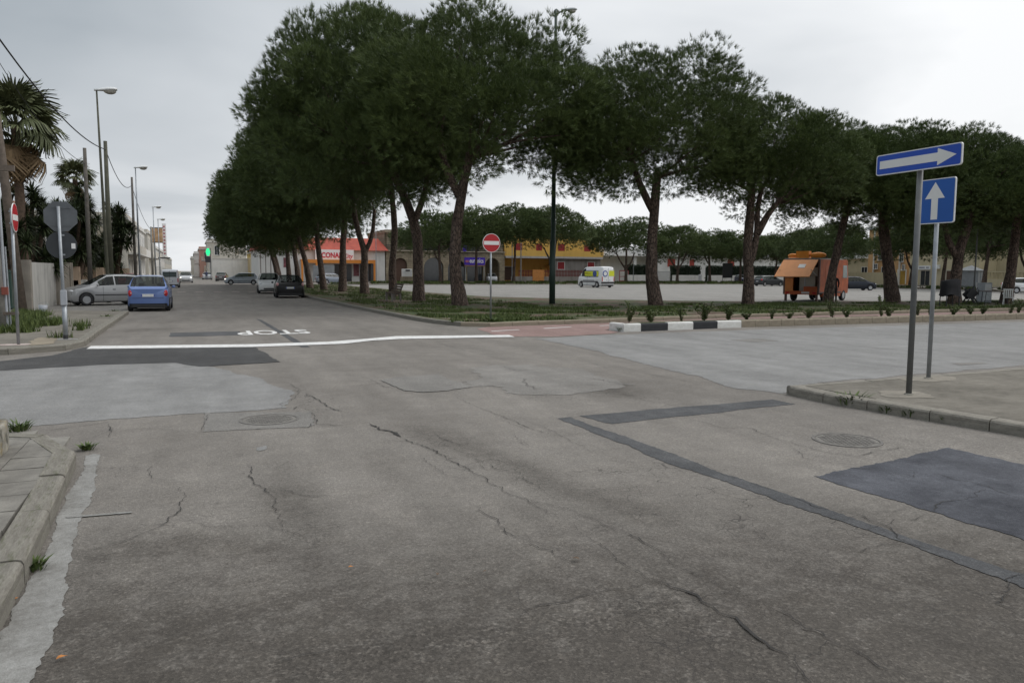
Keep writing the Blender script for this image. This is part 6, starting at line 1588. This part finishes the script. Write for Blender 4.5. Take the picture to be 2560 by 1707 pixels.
def round_rect(w_, h_, r_, n=5):
    pts = []
    for cx_, cz_, a0 in ((w_ / 2 - r_, h_ / 2 - r_, 0), (-w_ / 2 + r_, h_ / 2 - r_, 90), (-w_ / 2 + r_, -h_ / 2 + r_, 180), (w_ / 2 - r_, -h_ / 2 + r_, 270)):
        for k in range(n + 1):
            a = rad(a0 + 90 * k / n); pts.append((cx_ + r_ * math.cos(a), cz_ + r_ * math.sin(a)))
    return pts
def plate_sign(o, zc, w_, h_, face, arrow, post_r, x=0.0):
    y0 = -post_r - .03
    def P_(pts, a, b, nm, mt, par): 
        return MB().prism([(x + px, zc + pz) for px, pz in pts], a, b, 'y').build(nm, mt, par)
    pl_ = P_(round_rect(w_, h_, .035), y0, y0 + .022, 'plate', SIGN_WHT, o)
    P_(round_rect(w_ - .026, h_ - .026, .028), y0 - .002, y0 - .0004, 'blue_face', face, pl_)
    P_(arrow, y0 - .004, y0 - .0024, 'white_arrow', SIGN_WHT, pl_)
    MB().box(x - w_ * .42, x + w_ * .42, y0 + .0222, y0 + .034, zc - .02, zc + .02).build('back_rail', GALV, o)
    for dz in (-h_ * .3, h_ * .3): MB().box(-.07, .07, y0 + .0345, post_r + .01, zc + dz - .014, zc + dz + .014).build('clamp', GALV, o)
# both signs face along -X: local -y is turned to -X
o1 = thing('one_way_sign', 'long blue one-way sign with a white arrow pointing right, on a dull grey post', 'road sign', (*(8.66, 7.25), 0.126), rad(-90), 'blue arrow signs')
MB().tube([(0, 0, -.05), (0.0, 0, 3.14)], .037, 14).build('post', GALV_D, o1, smooth=True)
MB().lathe([(.060, 0), (.055, .012), (.042, .02)], 12).build('post_collar', C_KERB, o1)
plate_sign(o1, 3.03, 1.26, .27, SIGN_BLU2, [(-.57, -.052), (.30, -.052), (.30, -.105), (.56, 0), (.30, .105), (.30, .052), (-.57, .052)], .042)
o2 = thing('one_way_sign', 'square blue sign with a white upward arrow, on a galvanised post', 'road sign', (*(10.3, 8.29), 0.126), rad(-90), 'blue arrow signs')
MB().tube([(0, 0, -.05), (0.0, 0, 2.95)], .032, 14).build('post', GALV, o2, smooth=True)
MB().lathe([(.065, 0), (.06, .012), (.036, .02)], 12).build('post_collar', C_KERB, o2)
plate_sign(o2, 2.66, .66, .66, SIGN_BLU, [(-.055, -.27), (.055, -.27), (.055, .04), (.165, .04), (0, .28), (-.165, .04), (-.055, .04)], .036)

def lamp_head(parent, name, loc, rz, s=1.0, mat=None, tilt=.12):
    m = MB()
    prof = [(0, .05, .05), (.18, .08, .07), (.40, .15, .11), (.62, .17, .10), (.74, .10, .06)]
    vs = []; fs = []; n = 12
    for x, w_, h_ in prof:
        for k in range(n):
            a = 2 * math.pi * k / n; z = math.sin(a) * h_
            vs.append((x * s, math.cos(a) * w_ * s, (z if z > 0 else z * .35) * s + x * tilt * s))
    for i in range(len(prof) - 1):
        for k in range(n): fs.append((i*n+k, i*n+(k+1)%n, (i+1)*n+(k+1)%n, (i+1)*n+k))
    fs += [tuple(range(n)), tuple((len(prof)-1)*n+k for k in range(n))]
    m.add(vs, fs)
    h = m.build(name, mat or M('lamp_housing_white', (0.62, 0.63, 0.63), 0.45, 0.1), parent, smooth=True, loc=loc, rot=(0, 0, rz))
    MB().ball((.50 * s, 0, (.50 * tilt - .03) * s), (.21 * s, .13 * s, .12 * s), 12, 8).build('lamp_bowl', M('frosted_lamp_bowl', (0.42, 0.40, 0.36), 0.3, 0.1), h, smooth=True)
    return h
GREEN_P = M('dark_green_post', (0.020, 0.040, 0.030), 0.5, 0.15, 3); OLIVE = M('olive_concrete_post', (0.085, 0.085, 0.060), 0.85, 0.25, 4)
lg = thing('street_lamp', 'tall dark green lamp post with two heads standing among the central pines', 'street lamp', (*(16.84, 35.35), 0.1), 0, 'street lamps')
MB().tube([(0, 0, -.1), (0, 0, 3.2), (0.02, 0, 3.21), (.08, .05, 14.4)], [.155, .145, .115, .07], 14).build('post', GREEN_P, lg, smooth=True)
for rz_, dz in ((rad(-6), 0.0), (rad(62), .1)):
    a = MB().tube([(.08, .05, 14.25 + dz), (.08 + .35 * math.cos(rz_), .05 + .35 * math.sin(rz_), 14.5 + dz)], .035, 8).build('arm', GREEN_P, lg)
    lamp_head(lg, 'lamp_head', (.08 + .30 * math.cos(rz_), .05 + .30 * math.sin(rz_), 14.5 + dz), rz_, 1.05, M('lamp_housing_grey', (0.36, 0.39, 0.40), 0.45, 0.1))
def street_lamp(label, loc, h, s=1.0, mat=OLIVE, lean=-.15):
    o = thing('street_lamp', label, 'street lamp', loc, 0, 'street lamps')
    MB().tube([(0, 0, -.1), (0, 0, 1.5), (lean * .5, 0, h * .55), (lean, 0, h)], [.10, .09, .065, .04], 12).build('post', mat, o, smooth=True)
    lamp_head(o, 'lamp_head', (lean - .12, 0, h + .02), rad(4), s)
street_lamp('nearest left street lamp with a white curved head above the garden wall', (-4.15, 45.5, .1), 10.75, 1.45)
street_lamp('second left street lamp, behind the parked blue car', (-4.1, 71.5, .1), 10.0, 1.4, GALV, -.05)
street_lamp('third left street lamp, small against the sky', (-4.1, 101, .1), 9.0, 1.4, GALV, -.05)
street_lamp('farthest left street lamp, tiny above the tan billboard', (-4.05, 113, .1), 8.3, 1.4, GALV, -.05)
WOODP = M('weathered_wood_pole', (0.13, 0.105, 0.085), 0.9, 0.3, 6, bump=0.6, bscale=30)
GREYP = M('weathered_grey_pole', (0.115, 0.105, 0.092), 0.9, 0.3, 6, bump=0.5, bscale=30)
CONCP = M('grey_concrete_pole', (0.26, 0.25, 0.23), 0.9, 0.25, 5, bump=0.4)
def pole(label, loc, h, r0, r1, mat, lean=(0, 0), cap=False):
    o = thing('utility_pole', label, 'utility pole', loc, 0, 'utility poles')
    MB().tube([(0, 0, -.1), (lean[0] * .5, lean[1] * .5, h / 2), (lean[0], lean[1], h)], [r0, (r0 + r1) / 2, r1], 12).build('shaft', mat, o, smooth=True)
    return o
pole('concrete utility pole directly behind the nearest left street lamp', (-4.15, 47.2, .1), 8.5, .17, .09, OLIVE)
pole('bare brown utility pole left of the nearest street lamp', (-4.85, 44.5, .1), 7.7, .125, .08, GREYP)
pole('utility pole beside the second left street lamp', (-4.35, 70, .1), 9.1, .125, .08, GREYP)
pole('short utility pole near the pale two-storey house', (-4.3, 98, .1), 6.6, .13, .09, CONCP)
pole('brown leaning utility pole at the left edge before the tall palm', (*(-6.13, 34.58), .1), 10.9, .19, .12, WOODP, (-.75, -.1))
cp_ = pole('grey concrete utility pole with pipes at the left edge', (-4.6 - .12, 23.75, .1), 5.6, .19, .12, CONCP, (-.12, 0))
MB().tube([(.17, -.05, 0), (.12, -.05, 4.4)], .035, 8).build('pipe', M('pale_grey_plastic'), cp_)
MB().tube([(.23, .03, 0), (.19, .03, 2.2)], .025, 8).build('pipe', GALV, cp_)
MB().box(-.5, .5, -.06, .06, 4.15, 4.30).build('crossbeam', WOODP, cp_)
MB().box(.10, .24, -.2, -.08, .95, 1.15).build('junction_box', M('rust_red_box', (0.22, 0.06, 0.04), 0.7), cp_)
MB().box(-.35, .45, -.14, -.05, .42, .50).build('bracket', WOODP, cp_)
bk_ = thing('bucket', 'small white bucket lying on the left pavement', 'bucket', (*(-5.16, 32.86), .128))
MB().lathe([(.12, 0), (.15, .28), (.14, .28), (.115, .02)], 14).build('pail', M('pale_grey_plastic'), bk_, smooth=True)
MB().tube([(.15 * math.cos(a), 0, .28 + .10 * math.sin(a)) for a in [math.pi * k / 8 for k in range(9)]], .006, 5).build('handle', GALV, bk_)

CABLE = M('black_cable', (0.02, 0.02, 0.022), 0.7)
def cable(label, a, b, sag, r_):
    a, b = Vector(a), Vector(b); pts = []
    for k in range(25):
        u = k / 24; p = a.lerp(b, u); p.z -= sag * 4 * u * (1 - u); pts.append(p)
    tag(MB().tube(pts, r_, 6).build('overhead_cable', CABLE), label, 'cable', 'overhead cables')
cable('thick overhead cable sagging from the left edge to the first concrete pole', (-4.75, 17, 8.7), (-4.15, 47.1, 8.15), .95, .024)
cable('overhead cable sagging between the first and second left poles', (-4.15, 47.3, 8.15), (-4.35, 70, 8.6), .9, .022)
cable('thin overhead cable running to the bare brown pole', (-6.2, 30, 9.6), (-4.85, 44.5, 7.0), .7, .012)
cable('thin overhead cable between the second and third left poles', (-4.35, 70, 8.4), (-4.3, 98, 6.4), .6, .02)
cable('steep thin overhead cable at the left edge above the palm', (-5.2, 19, 9.3), (-7.3, 36.5, 9.2), .4, .012)

# ---- bench, boards, bins, chair, table
WOODB = M('weathered_bench_wood', (0.105, 0.072, 0.050), 0.85, 0.3, 8, bump=0.4); CONB = M('bench_concrete', (0.22, 0.20, 0.18), 0.9, 0.2)
bn = thing('park_bench', 'weathered wooden bench on the grass under the left pines', 'bench', (*(10.12, 41.32), .115), rad(-90))
# local: x along the bench, faces -y after the turn towards +X
for x in (-.65, .65):
    MB().prism([(-.30, 0), (-.22, 0), (-.18, .36), (.12, .36), (.16, 0), (.24, 0), (.22, .44), (-.32, .44)], x - .05, x + .05, 'x').build('leg', CONB, bn)
    MB().prism([(.10, .44), (.18, .44), (.36, .92), (.30, .94)], x - .03, x + .03, 'x').build('back_support', CONB, bn)
for k in range(4): MB().box(-.9, .9, -.30 + k * .115, -.30 + k * .115 + .095, .442, .475).build('slat', WOODB, bn, bevel=.006)
for k in range(4):
    mm = MB(); mm.mbox(Matrix.Translation((0, .145 + k * .052, .52 + k * .125)) @ Matrix.Rotation(rad(-22), 4, 'X'), 1.8, .028, .10); mm.build('slat', WOODB, bn, bevel=.006)
def board(label, loc, w_, z0, z1, mat, rz=0):
    o = thing('notice_board', label, 'notice board', loc, rz)
    MB().box(-w_ / 2, w_ / 2, -.05, .05, z0, z1).build('panel', mat, o, bevel=.01)
    for x in (-w_ / 2 + .08, w_ / 2 - .08): MB().tube([(x, .09, 0), (x, .09, z1 - .1)], .04, 8).build('leg', GALV_D, o)
    return o
board('dark grey notice board on two legs before the villa hedge', (90.16, 115.03, .1), 2.2, .8, 3.5, M('dark_grey_board', (0.055, 0.06, 0.062), 0.7, 0.15))
wb_ = board('small leaning white notice board before the villa wall', (87.99, 120.25, .1), .75, .15, 1.4, M('white_board', (0.68, 0.71, 0.74), 0.5, 0.06)); wb_.rotation_euler = (rad(6), rad(-7), 0)
for i, rc in enumerate(((16.31, 17.33, 0.31, 2.54), (17.88, 19.43, 0.31, 2.62))):
    board('%s of the two grey poster panels before the supermarket' % ('left' if i == 0 else 'right'), ((rc[0] + rc[1]) / 2, 116, .02), rc[1] - rc[0], .45, rc[3], M('grey_poster_panel', (0.21, 0.22, 0.23), 0.7, 0.25, 1.2))
wbx = thing('clothes_bank', 'white collection box on a stone base right of the supermarket', 'collection box', (31.25, 119, .05))
MB().box(-.75, .75, -.5, .5, .9, 2.1).build('box', FRAME_W, wbx, bevel=.04); MB().box(-.35, .35, -.55, -.5, 1.75, 1.98).build('chute', M('dark_iron'), wbx); MB().box(-.9, .9, -.6, .6, 0, .89).build('stone_base', STONE, wbx)
for i, (x, c, lb_) in enumerate(((32.14, (0.03, 0.035, 0.03), 'dark wheeled bin beside the brown arched gate'), (32.61, (0.45, 0.42, 0.20), 'pale yellow wheeled bin beside the dark one by the brown gate'))):
    b_ = thing('wheeled_bin', lb_, 'bin', (x, 122, .1))
    MB().add([(-.25, -.28, .12), (.25, -.28, .12), (.25, .28, .12), (-.25, .28, .12), (-.32, -.36, 1.15), (.32, -.36, 1.15), (.32, .36, 1.15), (-.32, .36, 1.15)], [(3, 2, 1, 0), (4, 5, 6, 7), (0, 1, 5, 4), (1, 2, 6, 5), (2, 3, 7, 6), (3, 0, 4, 7)]).build('tub', M('bin_%d' % i, c, 0.6), b_)
    MB().box(-.34, .34, -.40, .38, 1.155, 1.22).build('lid', M('bin_%d' % i), b_, bevel=.02)
    for sd in (1, -1): MB().lathe([(.11, -.03), (.11, .03)], 12, Matrix.Translation((sd * .22, .27, .11)) @ Matrix.Rotation(math.pi / 2, 4, 'Y')).build('wheel', TYRE, b_)

# things left under the pines on the right
px = (34.94, 27.17)
bt = thing('covered_grill', 'black tarpaulin covered stand on legs beside the Y-forked pine', 'covered stand', (px[0], px[1], .115), rad(-20))
TARP = M('black_tarpaulin', (0.010, 0.010, 0.012), 0.8, 0.3, 4, bump=0.8, bscale=7)
vs = []; n = 16
for z, f in ((.55, 1.12), (.62, 1.06), (1.0, .98), (1.28, .97), (1.33, .80)):
    for k in range(n):
        a_ = 2 * math.pi * k / n; c_, s_ = math.cos(a_), math.sin(a_)
        q = (abs(c_) ** 4 + abs(s_) ** 4) ** -.25
        ww = 1 + (.06 * math.sin(5 * a_) if z < .7 else .02 * math.sin(7 * a_))
        vs.append((.40 * c_ * q * f * ww, .36 * s_ * q * f * ww, z + (.07 * math.sin(3 * a_ + 1) if z < .6 else 0) + (.05 * c_ if z > 1.2 else 0)))
fs = [(i*n+k, i*n+(k+1)%n, (i+1)*n+(k+1)%n, (i+1)*n+k) for i in range(4) for k in range(n)] + [tuple(4*n+k for k in range(n))]
MB().add(vs, fs).build('tarpaulin', TARP, bt, smooth=True)
for x in (-.33, .33):
    for y in (-.28, .28): MB().tube([(x, y, 0), (x * .95, y * .95, .7)], .025, 6).build('leg', PLASTIC, bt)
px = (41.45, 30.12)
cb_ = thing('grey_cabinet', 'scuffed grey metal cabinet with white stickers under the right pines', 'cabinet', (px[0], px[1], .115), rad(-48))
MB().box(-.36, .36, -.3, .3, .02, 1.15).build('body', GREYM, cb_, bevel=.015)
MB().box(.02, .32, -.312, -.30, .72, 1.08).build('sticker', SIGN_WHT, cb_); MB().box(-.05, .33, -.312, -.30, .10, .60).build('sticker', M('pale_sticker', (0.55, 0.57, 0.58), 0.6, 0.25, 7), cb_)
MB().box(-.30, -.26, -.33, -.30, .45, .75).build('handle', PLASTIC, cb_)
px = (39.29, 27.93)
tb = thing('folding_table', 'dark folding table beside the grey cabinet under the right pines', 'table', (px[0], px[1], .115), rad(-35))
MB().box(-.65, .65, -.33, .33, .70, .735).build('tabletop', WOODB, tb, bevel=.008)
for x in (-.55, .55):
    for y in (-.26, .26): MB().tube([(x, y, 0), (x * .9, y, .70)], .016, 6).build('leg', PLASTIC, tb)
MB().box(-.5, .5, -.02, .02, .18, .21).build('stretcher', PLASTIC, tb)
mm = MB(); mm.mbox(Matrix.Translation((.1, 0, .80)) @ Matrix.Rotation(rad(9), 4, 'Y'), 1.0, .12, .03)
wp = thing('wooden_plank', 'pale plank lying aslant on the folding table', 'plank', (px[0], px[1], .115), rad(-25)); mm.build('board', M('pale_plank', (0.45, 0.42, 0.36), 0.8, 0.15), wp)
px = (38.94, 29.09)
pm_ = thing('stacked_chairs', 'heap of folded black chairs leaning beside the grey cabinet', 'chairs', (px[0], px[1], .115), rad(-30))
for k in range(5):
    y = -.3 + k * .13; dx_ = .10 * math.sin(k * 2.1)
    MB().tube([(-.35 + dx_, y, 0), (.25 + dx_, y + .05, .85 + .04 * k)], .02, 6).build('folded_leg', PLASTIC, pm_)
    MB().tube([(.35 + dx_, y, 0), (-.22 + dx_, y + .05, .75 + .03 * k)], .02, 6).build('folded_leg', PLASTIC, pm_)
    mm = MB(); mm.mbox(Matrix.Translation((dx_, y + .03, .55)) @ Matrix.Rotation(rad(-55 + 6 * k), 4, 'Y'), .5, .03, .40); mm.build('seat', PLASTIC, pm_, bevel=.01)
px = (39.03, 26.99)
wc = thing('plastic_chair', 'white plastic garden chair at the right edge under the pines', 'chair', (px[0], px[1], .115), rad(120))
WPL = M('white_plastic', (0.70, 0.71, 0.69), 0.45, 0.06)
MB().box(-.24, .24, -.24, .22, .40, .425).build('seat', WPL, wc, bevel=.012)
for x in (-.20, .20):
    for y, s_ in ((-.21, -1), (.19, 1)): MB().tube([(x * 1.12, y + s_ * .06, 0), (x, y, .41)], .018, 6).build('leg', WPL, wc)
for k in range(5): 
    mm = MB(); mm.mbox(Matrix.Translation((-.18 + k * .09, .275, .63)) @ Matrix.Rotation(rad(-12), 4, 'X'), .055, .016, .40); mm.build('back_slat', WPL, wc)
mm = MB(); mm.mbox(Matrix.Translation((0, .318, .84)) @ Matrix.Rotation(rad(-12), 4, 'X'), .46, .02, .06); mm.build('back_rail', WPL, wc, bevel=.008)
for x in (-.25, .25): MB().tube([(x, -.2, .42), (x, -.2, .62), (x, .0, .65), (x, .26, .62)], .017, 6).build('armrest', WPL, wc)
for x_, lb_, y_ in ((1.6, 'thin pole standing right of the Y-forked pine', 0), (4.6, 'bare metal pole right of the white plastic chair', 1)):
    o = thing('metal_pole', lb_, 'pole', (39.4 + x_, 30.4 - y_, .1)); MB().tube([(0, 0, -.1), (.05, 0, 5.0)], [.045, .035], 8).build('shaft', GALV_D, o)
for xx, hh, lb_ in ((49.65, 9, 'thin metal pole before the left end of the yellow house'), (51.26, 7.2, 'thick concrete pole before the yellow house'), (73.3, 7, 'thin pole before the villa hedge'), (26.58, 8, 'thin white pole right of the supermarket')):
    o = thing('metal_pole', lb_, 'pole', (xx, 120, .1)); MB().tube([(0, 0, -.1), (0, 0, hh)], [.13 if 'thick' in lb_ else .07, .08 if 'thick' in lb_ else .05], 8).build('shaft', CONCP if 'thick' in lb_ else GALV, o)

# ================================================================== LOW PLANTS
SHRUB = leaf_mat('oleander_leaf', (0.028, 0.048, 0.016), (0.11, 0.14, 0.045)); STEM = M('shrub_stem', (0.09, 0.07, 0.045), 0.9)
def shrub_mesh(seed, h, spread, n_stem, n_leaf, ll=.10, lw=.022):
    g = np.random.default_rng(seed); st_ = MB(); V = []; tint = []
    for k in range(n_stem):
        az = g.uniform(0, 6.28); tip = np.array([math.cos(az) * spread * g.uniform(.2, 1), math.sin(az) * spread * g.uniform(.2, 1), h * g.uniform(.6, 1.05)])
        mid = tip * [.45, .45, .55]; st_.tube([(0, 0, 0), tuple(mid), tuple(tip)], [.012, .008, .004], 4)
        for q in range(n_leaf // n_stem):
            u = g.uniform(.06, 1.05); c = (mid * (u / .5) if u < .5 else mid + (tip - mid) * ((u - .5) / .5))
            d = g.normal(size=3); d[2] = abs(d[2]) * .9 + .25; d /= np.linalg.norm(d); L = ll * g.uniform(.6, 1.25)
            sd = np.cross(d, g.normal(size=3)); sd /= np.linalg.norm(sd); t0 = g.random()
            a_ = c; b_ = c + d * L * .5 + sd * lw; e_ = c + d * L; f_ = c + d * L * .5 - sd * lw
            V += [a_, b_, e_, a_, e_, f_]; tint += [t0] * 6
    lm = raw_mesh('leaves', np.array(V), np.arange(len(V)).reshape(-1, 3), SHRUB)
    c_ = np.ones((len(V), 4), np.float32); c_[:, 0] = tint
    lm.color_attributes.new('tint', 'FLOAT_COLOR', 'POINT').data.foreach_set('color', c_.ravel())
    return st_.mesh('stems', STEM), lm
SH = [shrub_mesh(s_, h, sp, ns, nl) for s_, h, sp, ns, nl in ((1, .72, .36, 10, 330), (2, .55, .36, 13, 420), (3, .62, .40, 12, 480), (4, .46, .36, 12, 360), (5, .78, .32, 9, 300))]
ORD = ['first', 'second', 'third', 'fourth', 'fifth', 'sixth', 'seventh', 'eighth', 'ninth', 'tenth', 'eleventh', 'twelfth', 'thirteenth', 'fourteenth', 'fifteenth', 'sixteenth', 'seventeenth', 'eighteenth', 'nineteenth', 'twentieth', 'twenty-first', 'twenty-second', 'twenty-third', 'twenty-fourth', 'twenty-fifth', 'twenty-sixth']
sx = [12.2, 12.98, 14.1, 15.02, 15.88, 16.7, 17.6, 18.35] + [19.25 + k * .98 + .32 * math.sin(k * 2.7) for k in range(15)]
rg = random.Random(12)
for i, x in enumerate(sx):
    kinds = [0, 3, 4, 2, 1, 3, 0, 3]; v = kinds[i] if i < 8 else rg.randrange(5)
    o = thing('oleander_shrub', '%s young shrub in the planted kerb, counted from its painted end' % ORD[i], 'shrub', (x, 20.18 + rg.uniform(-.08, .08), .19), rg.uniform(0, 6.28), 'young shrubs in the planted kerb')
    k_ = rg.uniform(.5, 1.0); o.scale = (k_ * rg.uniform(.9, 1.25), k_ * rg.uniform(.9, 1.25), k_)
    place('stems', SH[v][0], o); place('leaves', SH[v][1], o)

# weeds in the joints of the kerbs
WEEDL = leaf_mat('weed_leaf', (0.030, 0.055, 0.014), (0.12, 0.16, 0.05))
def weed_mesh(seed, h, n, mat, w=.012):
    g = np.random.default_rng(seed); V = []; tint = []
    for k in range(n):
        az = g.uniform(0, 6.28); r_ = g.uniform(.0, .55) * h * 1.4; c = np.array([math.cos(az) * r_, math.sin(az) * r_, 0]); d = np.array([math.cos(az) * g.uniform(.1, .9), math.sin(az) * g.uniform(.1, .9), 1.0]); d /= np.linalg.norm(d)
        L = h * g.uniform(.4, 1.1); sd = np.array([-math.sin(az), math.cos(az), 0]); t0 = g.random()
        mid = c + d * L * .6; tip = c + d * L + np.array([math.cos(az), math.sin(az), -.4]) * L * .25
        V += [c - sd * w * .4, c + sd * w * .4, mid + sd * w, c - sd * w * .4, mid + sd * w, mid - sd * w, mid - sd * w, mid + sd * w, tip]; tint += [t0] * 9
    me = raw_mesh('weed_leaves', np.array(V), np.arange(len(V)).reshape(-1, 3), mat)
    c_ = np.ones((len(V), 4), np.float32); c_[:, 0] = tint
    me.color_attributes.new('tint', 'FLOAT_COLOR', 'POINT').data.foreach_set('color', c_.ravel())
    return me
WD = [weed_mesh(s_, h, n, WEEDL) for s_, h, n in ((1, .14, 90), (2, .10, 70), (3, .22, 120))]
for (x, y), v, s_, lb_ in (((7.85, 7.42), 2, 1.0, 'largest tuft of weed at the foot of the right island kerb'), ((7.91, 7.15), 1, .7, 'small reddish weed right of the largest tuft at the island kerb'), ((7.86, 6.86), 0, .9, 'green weed under the dull grey sign post at the island kerb'),
        ((7.9, 6.57), 0, .9, 'green weed at the island kerb, fourth from its corner'), ((8.0, 6.16), 0, .9, 'green weed at the island kerb, fifth from its corner'), ((8.04, 5.99), 1, 1.1, 'green weed at the island kerb, sixth from its corner'), ((8.14, 5.58), 1, .9, 'green weed at the island kerb, seventh from its corner'), ((8.12, 5.45), 1, .9, 'green weed at the right edge of the island kerb'),
        ((-0.89, 4.95), 1, .8, 'small green and red weed in the near left gutter'), ((-0.98, 8.16), 1, .8, 'weed at the tip of the near left kerb'), ((-1.61, 8.68), 2, .6, 'weed at the foot of the lichen-stained low wall'), ((-2.8, 29.61), 2, 1.1, 'grass tuft at the end of the left far kerb'), ((-2.9, 33.6), 2, 1.0, 'grass tuft behind the blue car wheel at the left kerb'),
        ((8.91, 23.04), 2, 1.6, 'grass tuft at the foot of the central no-entry sign'), ((8.12, 23.5), 2, 1.2, 'grass tuft in the corner kerb left of the central no-entry sign'), ((11.56, 19.49), 0, 1.2, 'weed at the white end of the painted kerb')):
    tag(place('weed', WD[v], None, (x, y, 0.006 if 'low wall' not in lb_ else .13), (0, 0, x * 3), (s_, s_, s_)), lb_, 'weed', 'weeds along the kerbs')

# grass on the verges: one mass nobody could count
GRASS = leaf_mat('grass_blade', (0.030, 0.050, 0.012), (0.115, 0.15, 0.040))
def grass(name, label, regions, seed, h=.10, w=.012, z=.112):
    g = np.random.default_rng(seed); Vs = []; Ts = []
    for (x0, x1, y0, y1, n, thr) in regions:
        X = g.uniform(x0, x1, n); Y = g.uniform(y0, y1, n)
        keep = np.array([mnoise.noise(Vector((x * .45, y * .45, seed))) + .35 * mnoise.noise(Vector((x * 1.6, y * 1.6, seed + 4))) > thr for x, y in zip(X, Y)])
        X, Y = X[keep], Y[keep]; n = len(X)
        k = 4; X = np.repeat(X, k) + g.normal(size=n * k) * .04; Y = np.repeat(Y, k) + g.normal(size=n * k) * .04; n *= k
        az = g.uniform(0, 6.28, n); L = h * g.uniform(.4, 1.3, n); sp = g.uniform(.1, .8, n)
        c = np.stack([X, Y, np.full(n, z)], 1); sd = np.stack([-np.sin(az), np.cos(az), np.zeros(n)], 1) * w
        tip = c + np.stack([np.cos(az) * sp, np.sin(az) * sp, np.ones(n)], 1) * L[:, None]
        Vs.append(np.stack([c - sd, c + sd, tip], 1).reshape(-1, 3)); Ts.append(np.repeat(g.random(n), 3))
    V = np.concatenate(Vs); T__ = np.concatenate(Ts)
    me = raw_mesh(name, V, np.arange(len(V)).reshape(-1, 3), GRASS)
    c_ = np.ones((len(V), 4), np.float32); c_[:, 0] = T__
    me.color_attributes.new('tint', 'FLOAT_COLOR', 'POINT').data.foreach_set('color', c_.ravel())
    tag(place(name, me), label, 'grass', None, 'stuff')
grass('grass', 'patchy short grass on the verge under the pines', [(7.6, 15.5, 27, 60, 9000, -.05), (7.6, 12.0, 23.2, 30, 4500, .0), (12.0, 30, 24.5, 33.5, 13000, .05), (30, 48, 25.2, 32.5, 9000, .05), (7.2, 15.5, 60, 95, 5000, -.1)], 3, .11, .014)
grass('grass', 'weedy grass on the left far pavement', [(-5.4, -3.6, 22.4, 27.0, 1600, -.1), (-3.3, -2.7, 20.5, 25, 500, .1), (-6.2, -4.6, 27, 33, 900, .0)], 5, .20, .012, .124)
grass('grass', 'far grass along the edges of the car park', [(24, 98, 109.6, 112.8, 9000, -.05), (16, 98, 99.3, 100.5, 3500, .05), (80.4, 84.4, 32, 98, 4000, .0)], 6, .30, .05, .10)

# a few leaves and bits lying on the road
LEAFM = M('dry_orange_leaf', (0.42, 0.16, 0.03), 0.7, 0.2); LEAFB = M('dry_brown_leaf', (0.10, 0.065, 0.04), 0.8, 0.2)
def fallen(label, p, s_, rz_, mat):
    pts = [(0, 0), (.35, .28), (.7, .30), (1, .05), (1.25, 0), (1, -.05), (.7, -.26), (.35, -.25)]
    m = MB(); n = len(pts)
    m.add([(x * s_, y * s_, .006 + .12 * s_ * abs(y) * 3 + .05 * s_ * math.sin(x * 4)) for x, y in pts], [tuple(range(n))])
    tag(m.build('fallen_leaf', mat, None, False, 0, (p[0], p[1], .012), (0, 0, rz_)), label, 'leaf', 'leaves lying on the road')
fallen('dry orange leaf on the road at the bottom left', (-0.6, 3.71), .042, .6, LEAFM)
fallen('brown leaf lying in the middle of the road', (2.06, 3.91), .05, 2.2, LEAFB)
fallen('small dark leaf left of the middle of the road', (1.21, 3.99), .035, 1.2, LEAFB)
fallen('tiny dark leaf near the middle of the road', (1.49, 3.95), .025, 3.2, LEAFB)
fallen('reddish twig-like leaf on the near road', (0.77, 4.29), .03, .2, LEAFM)
fallen('brown leaf in the near left gutter', (-0.88, 4.51), .045, 4.0, LEAFM)
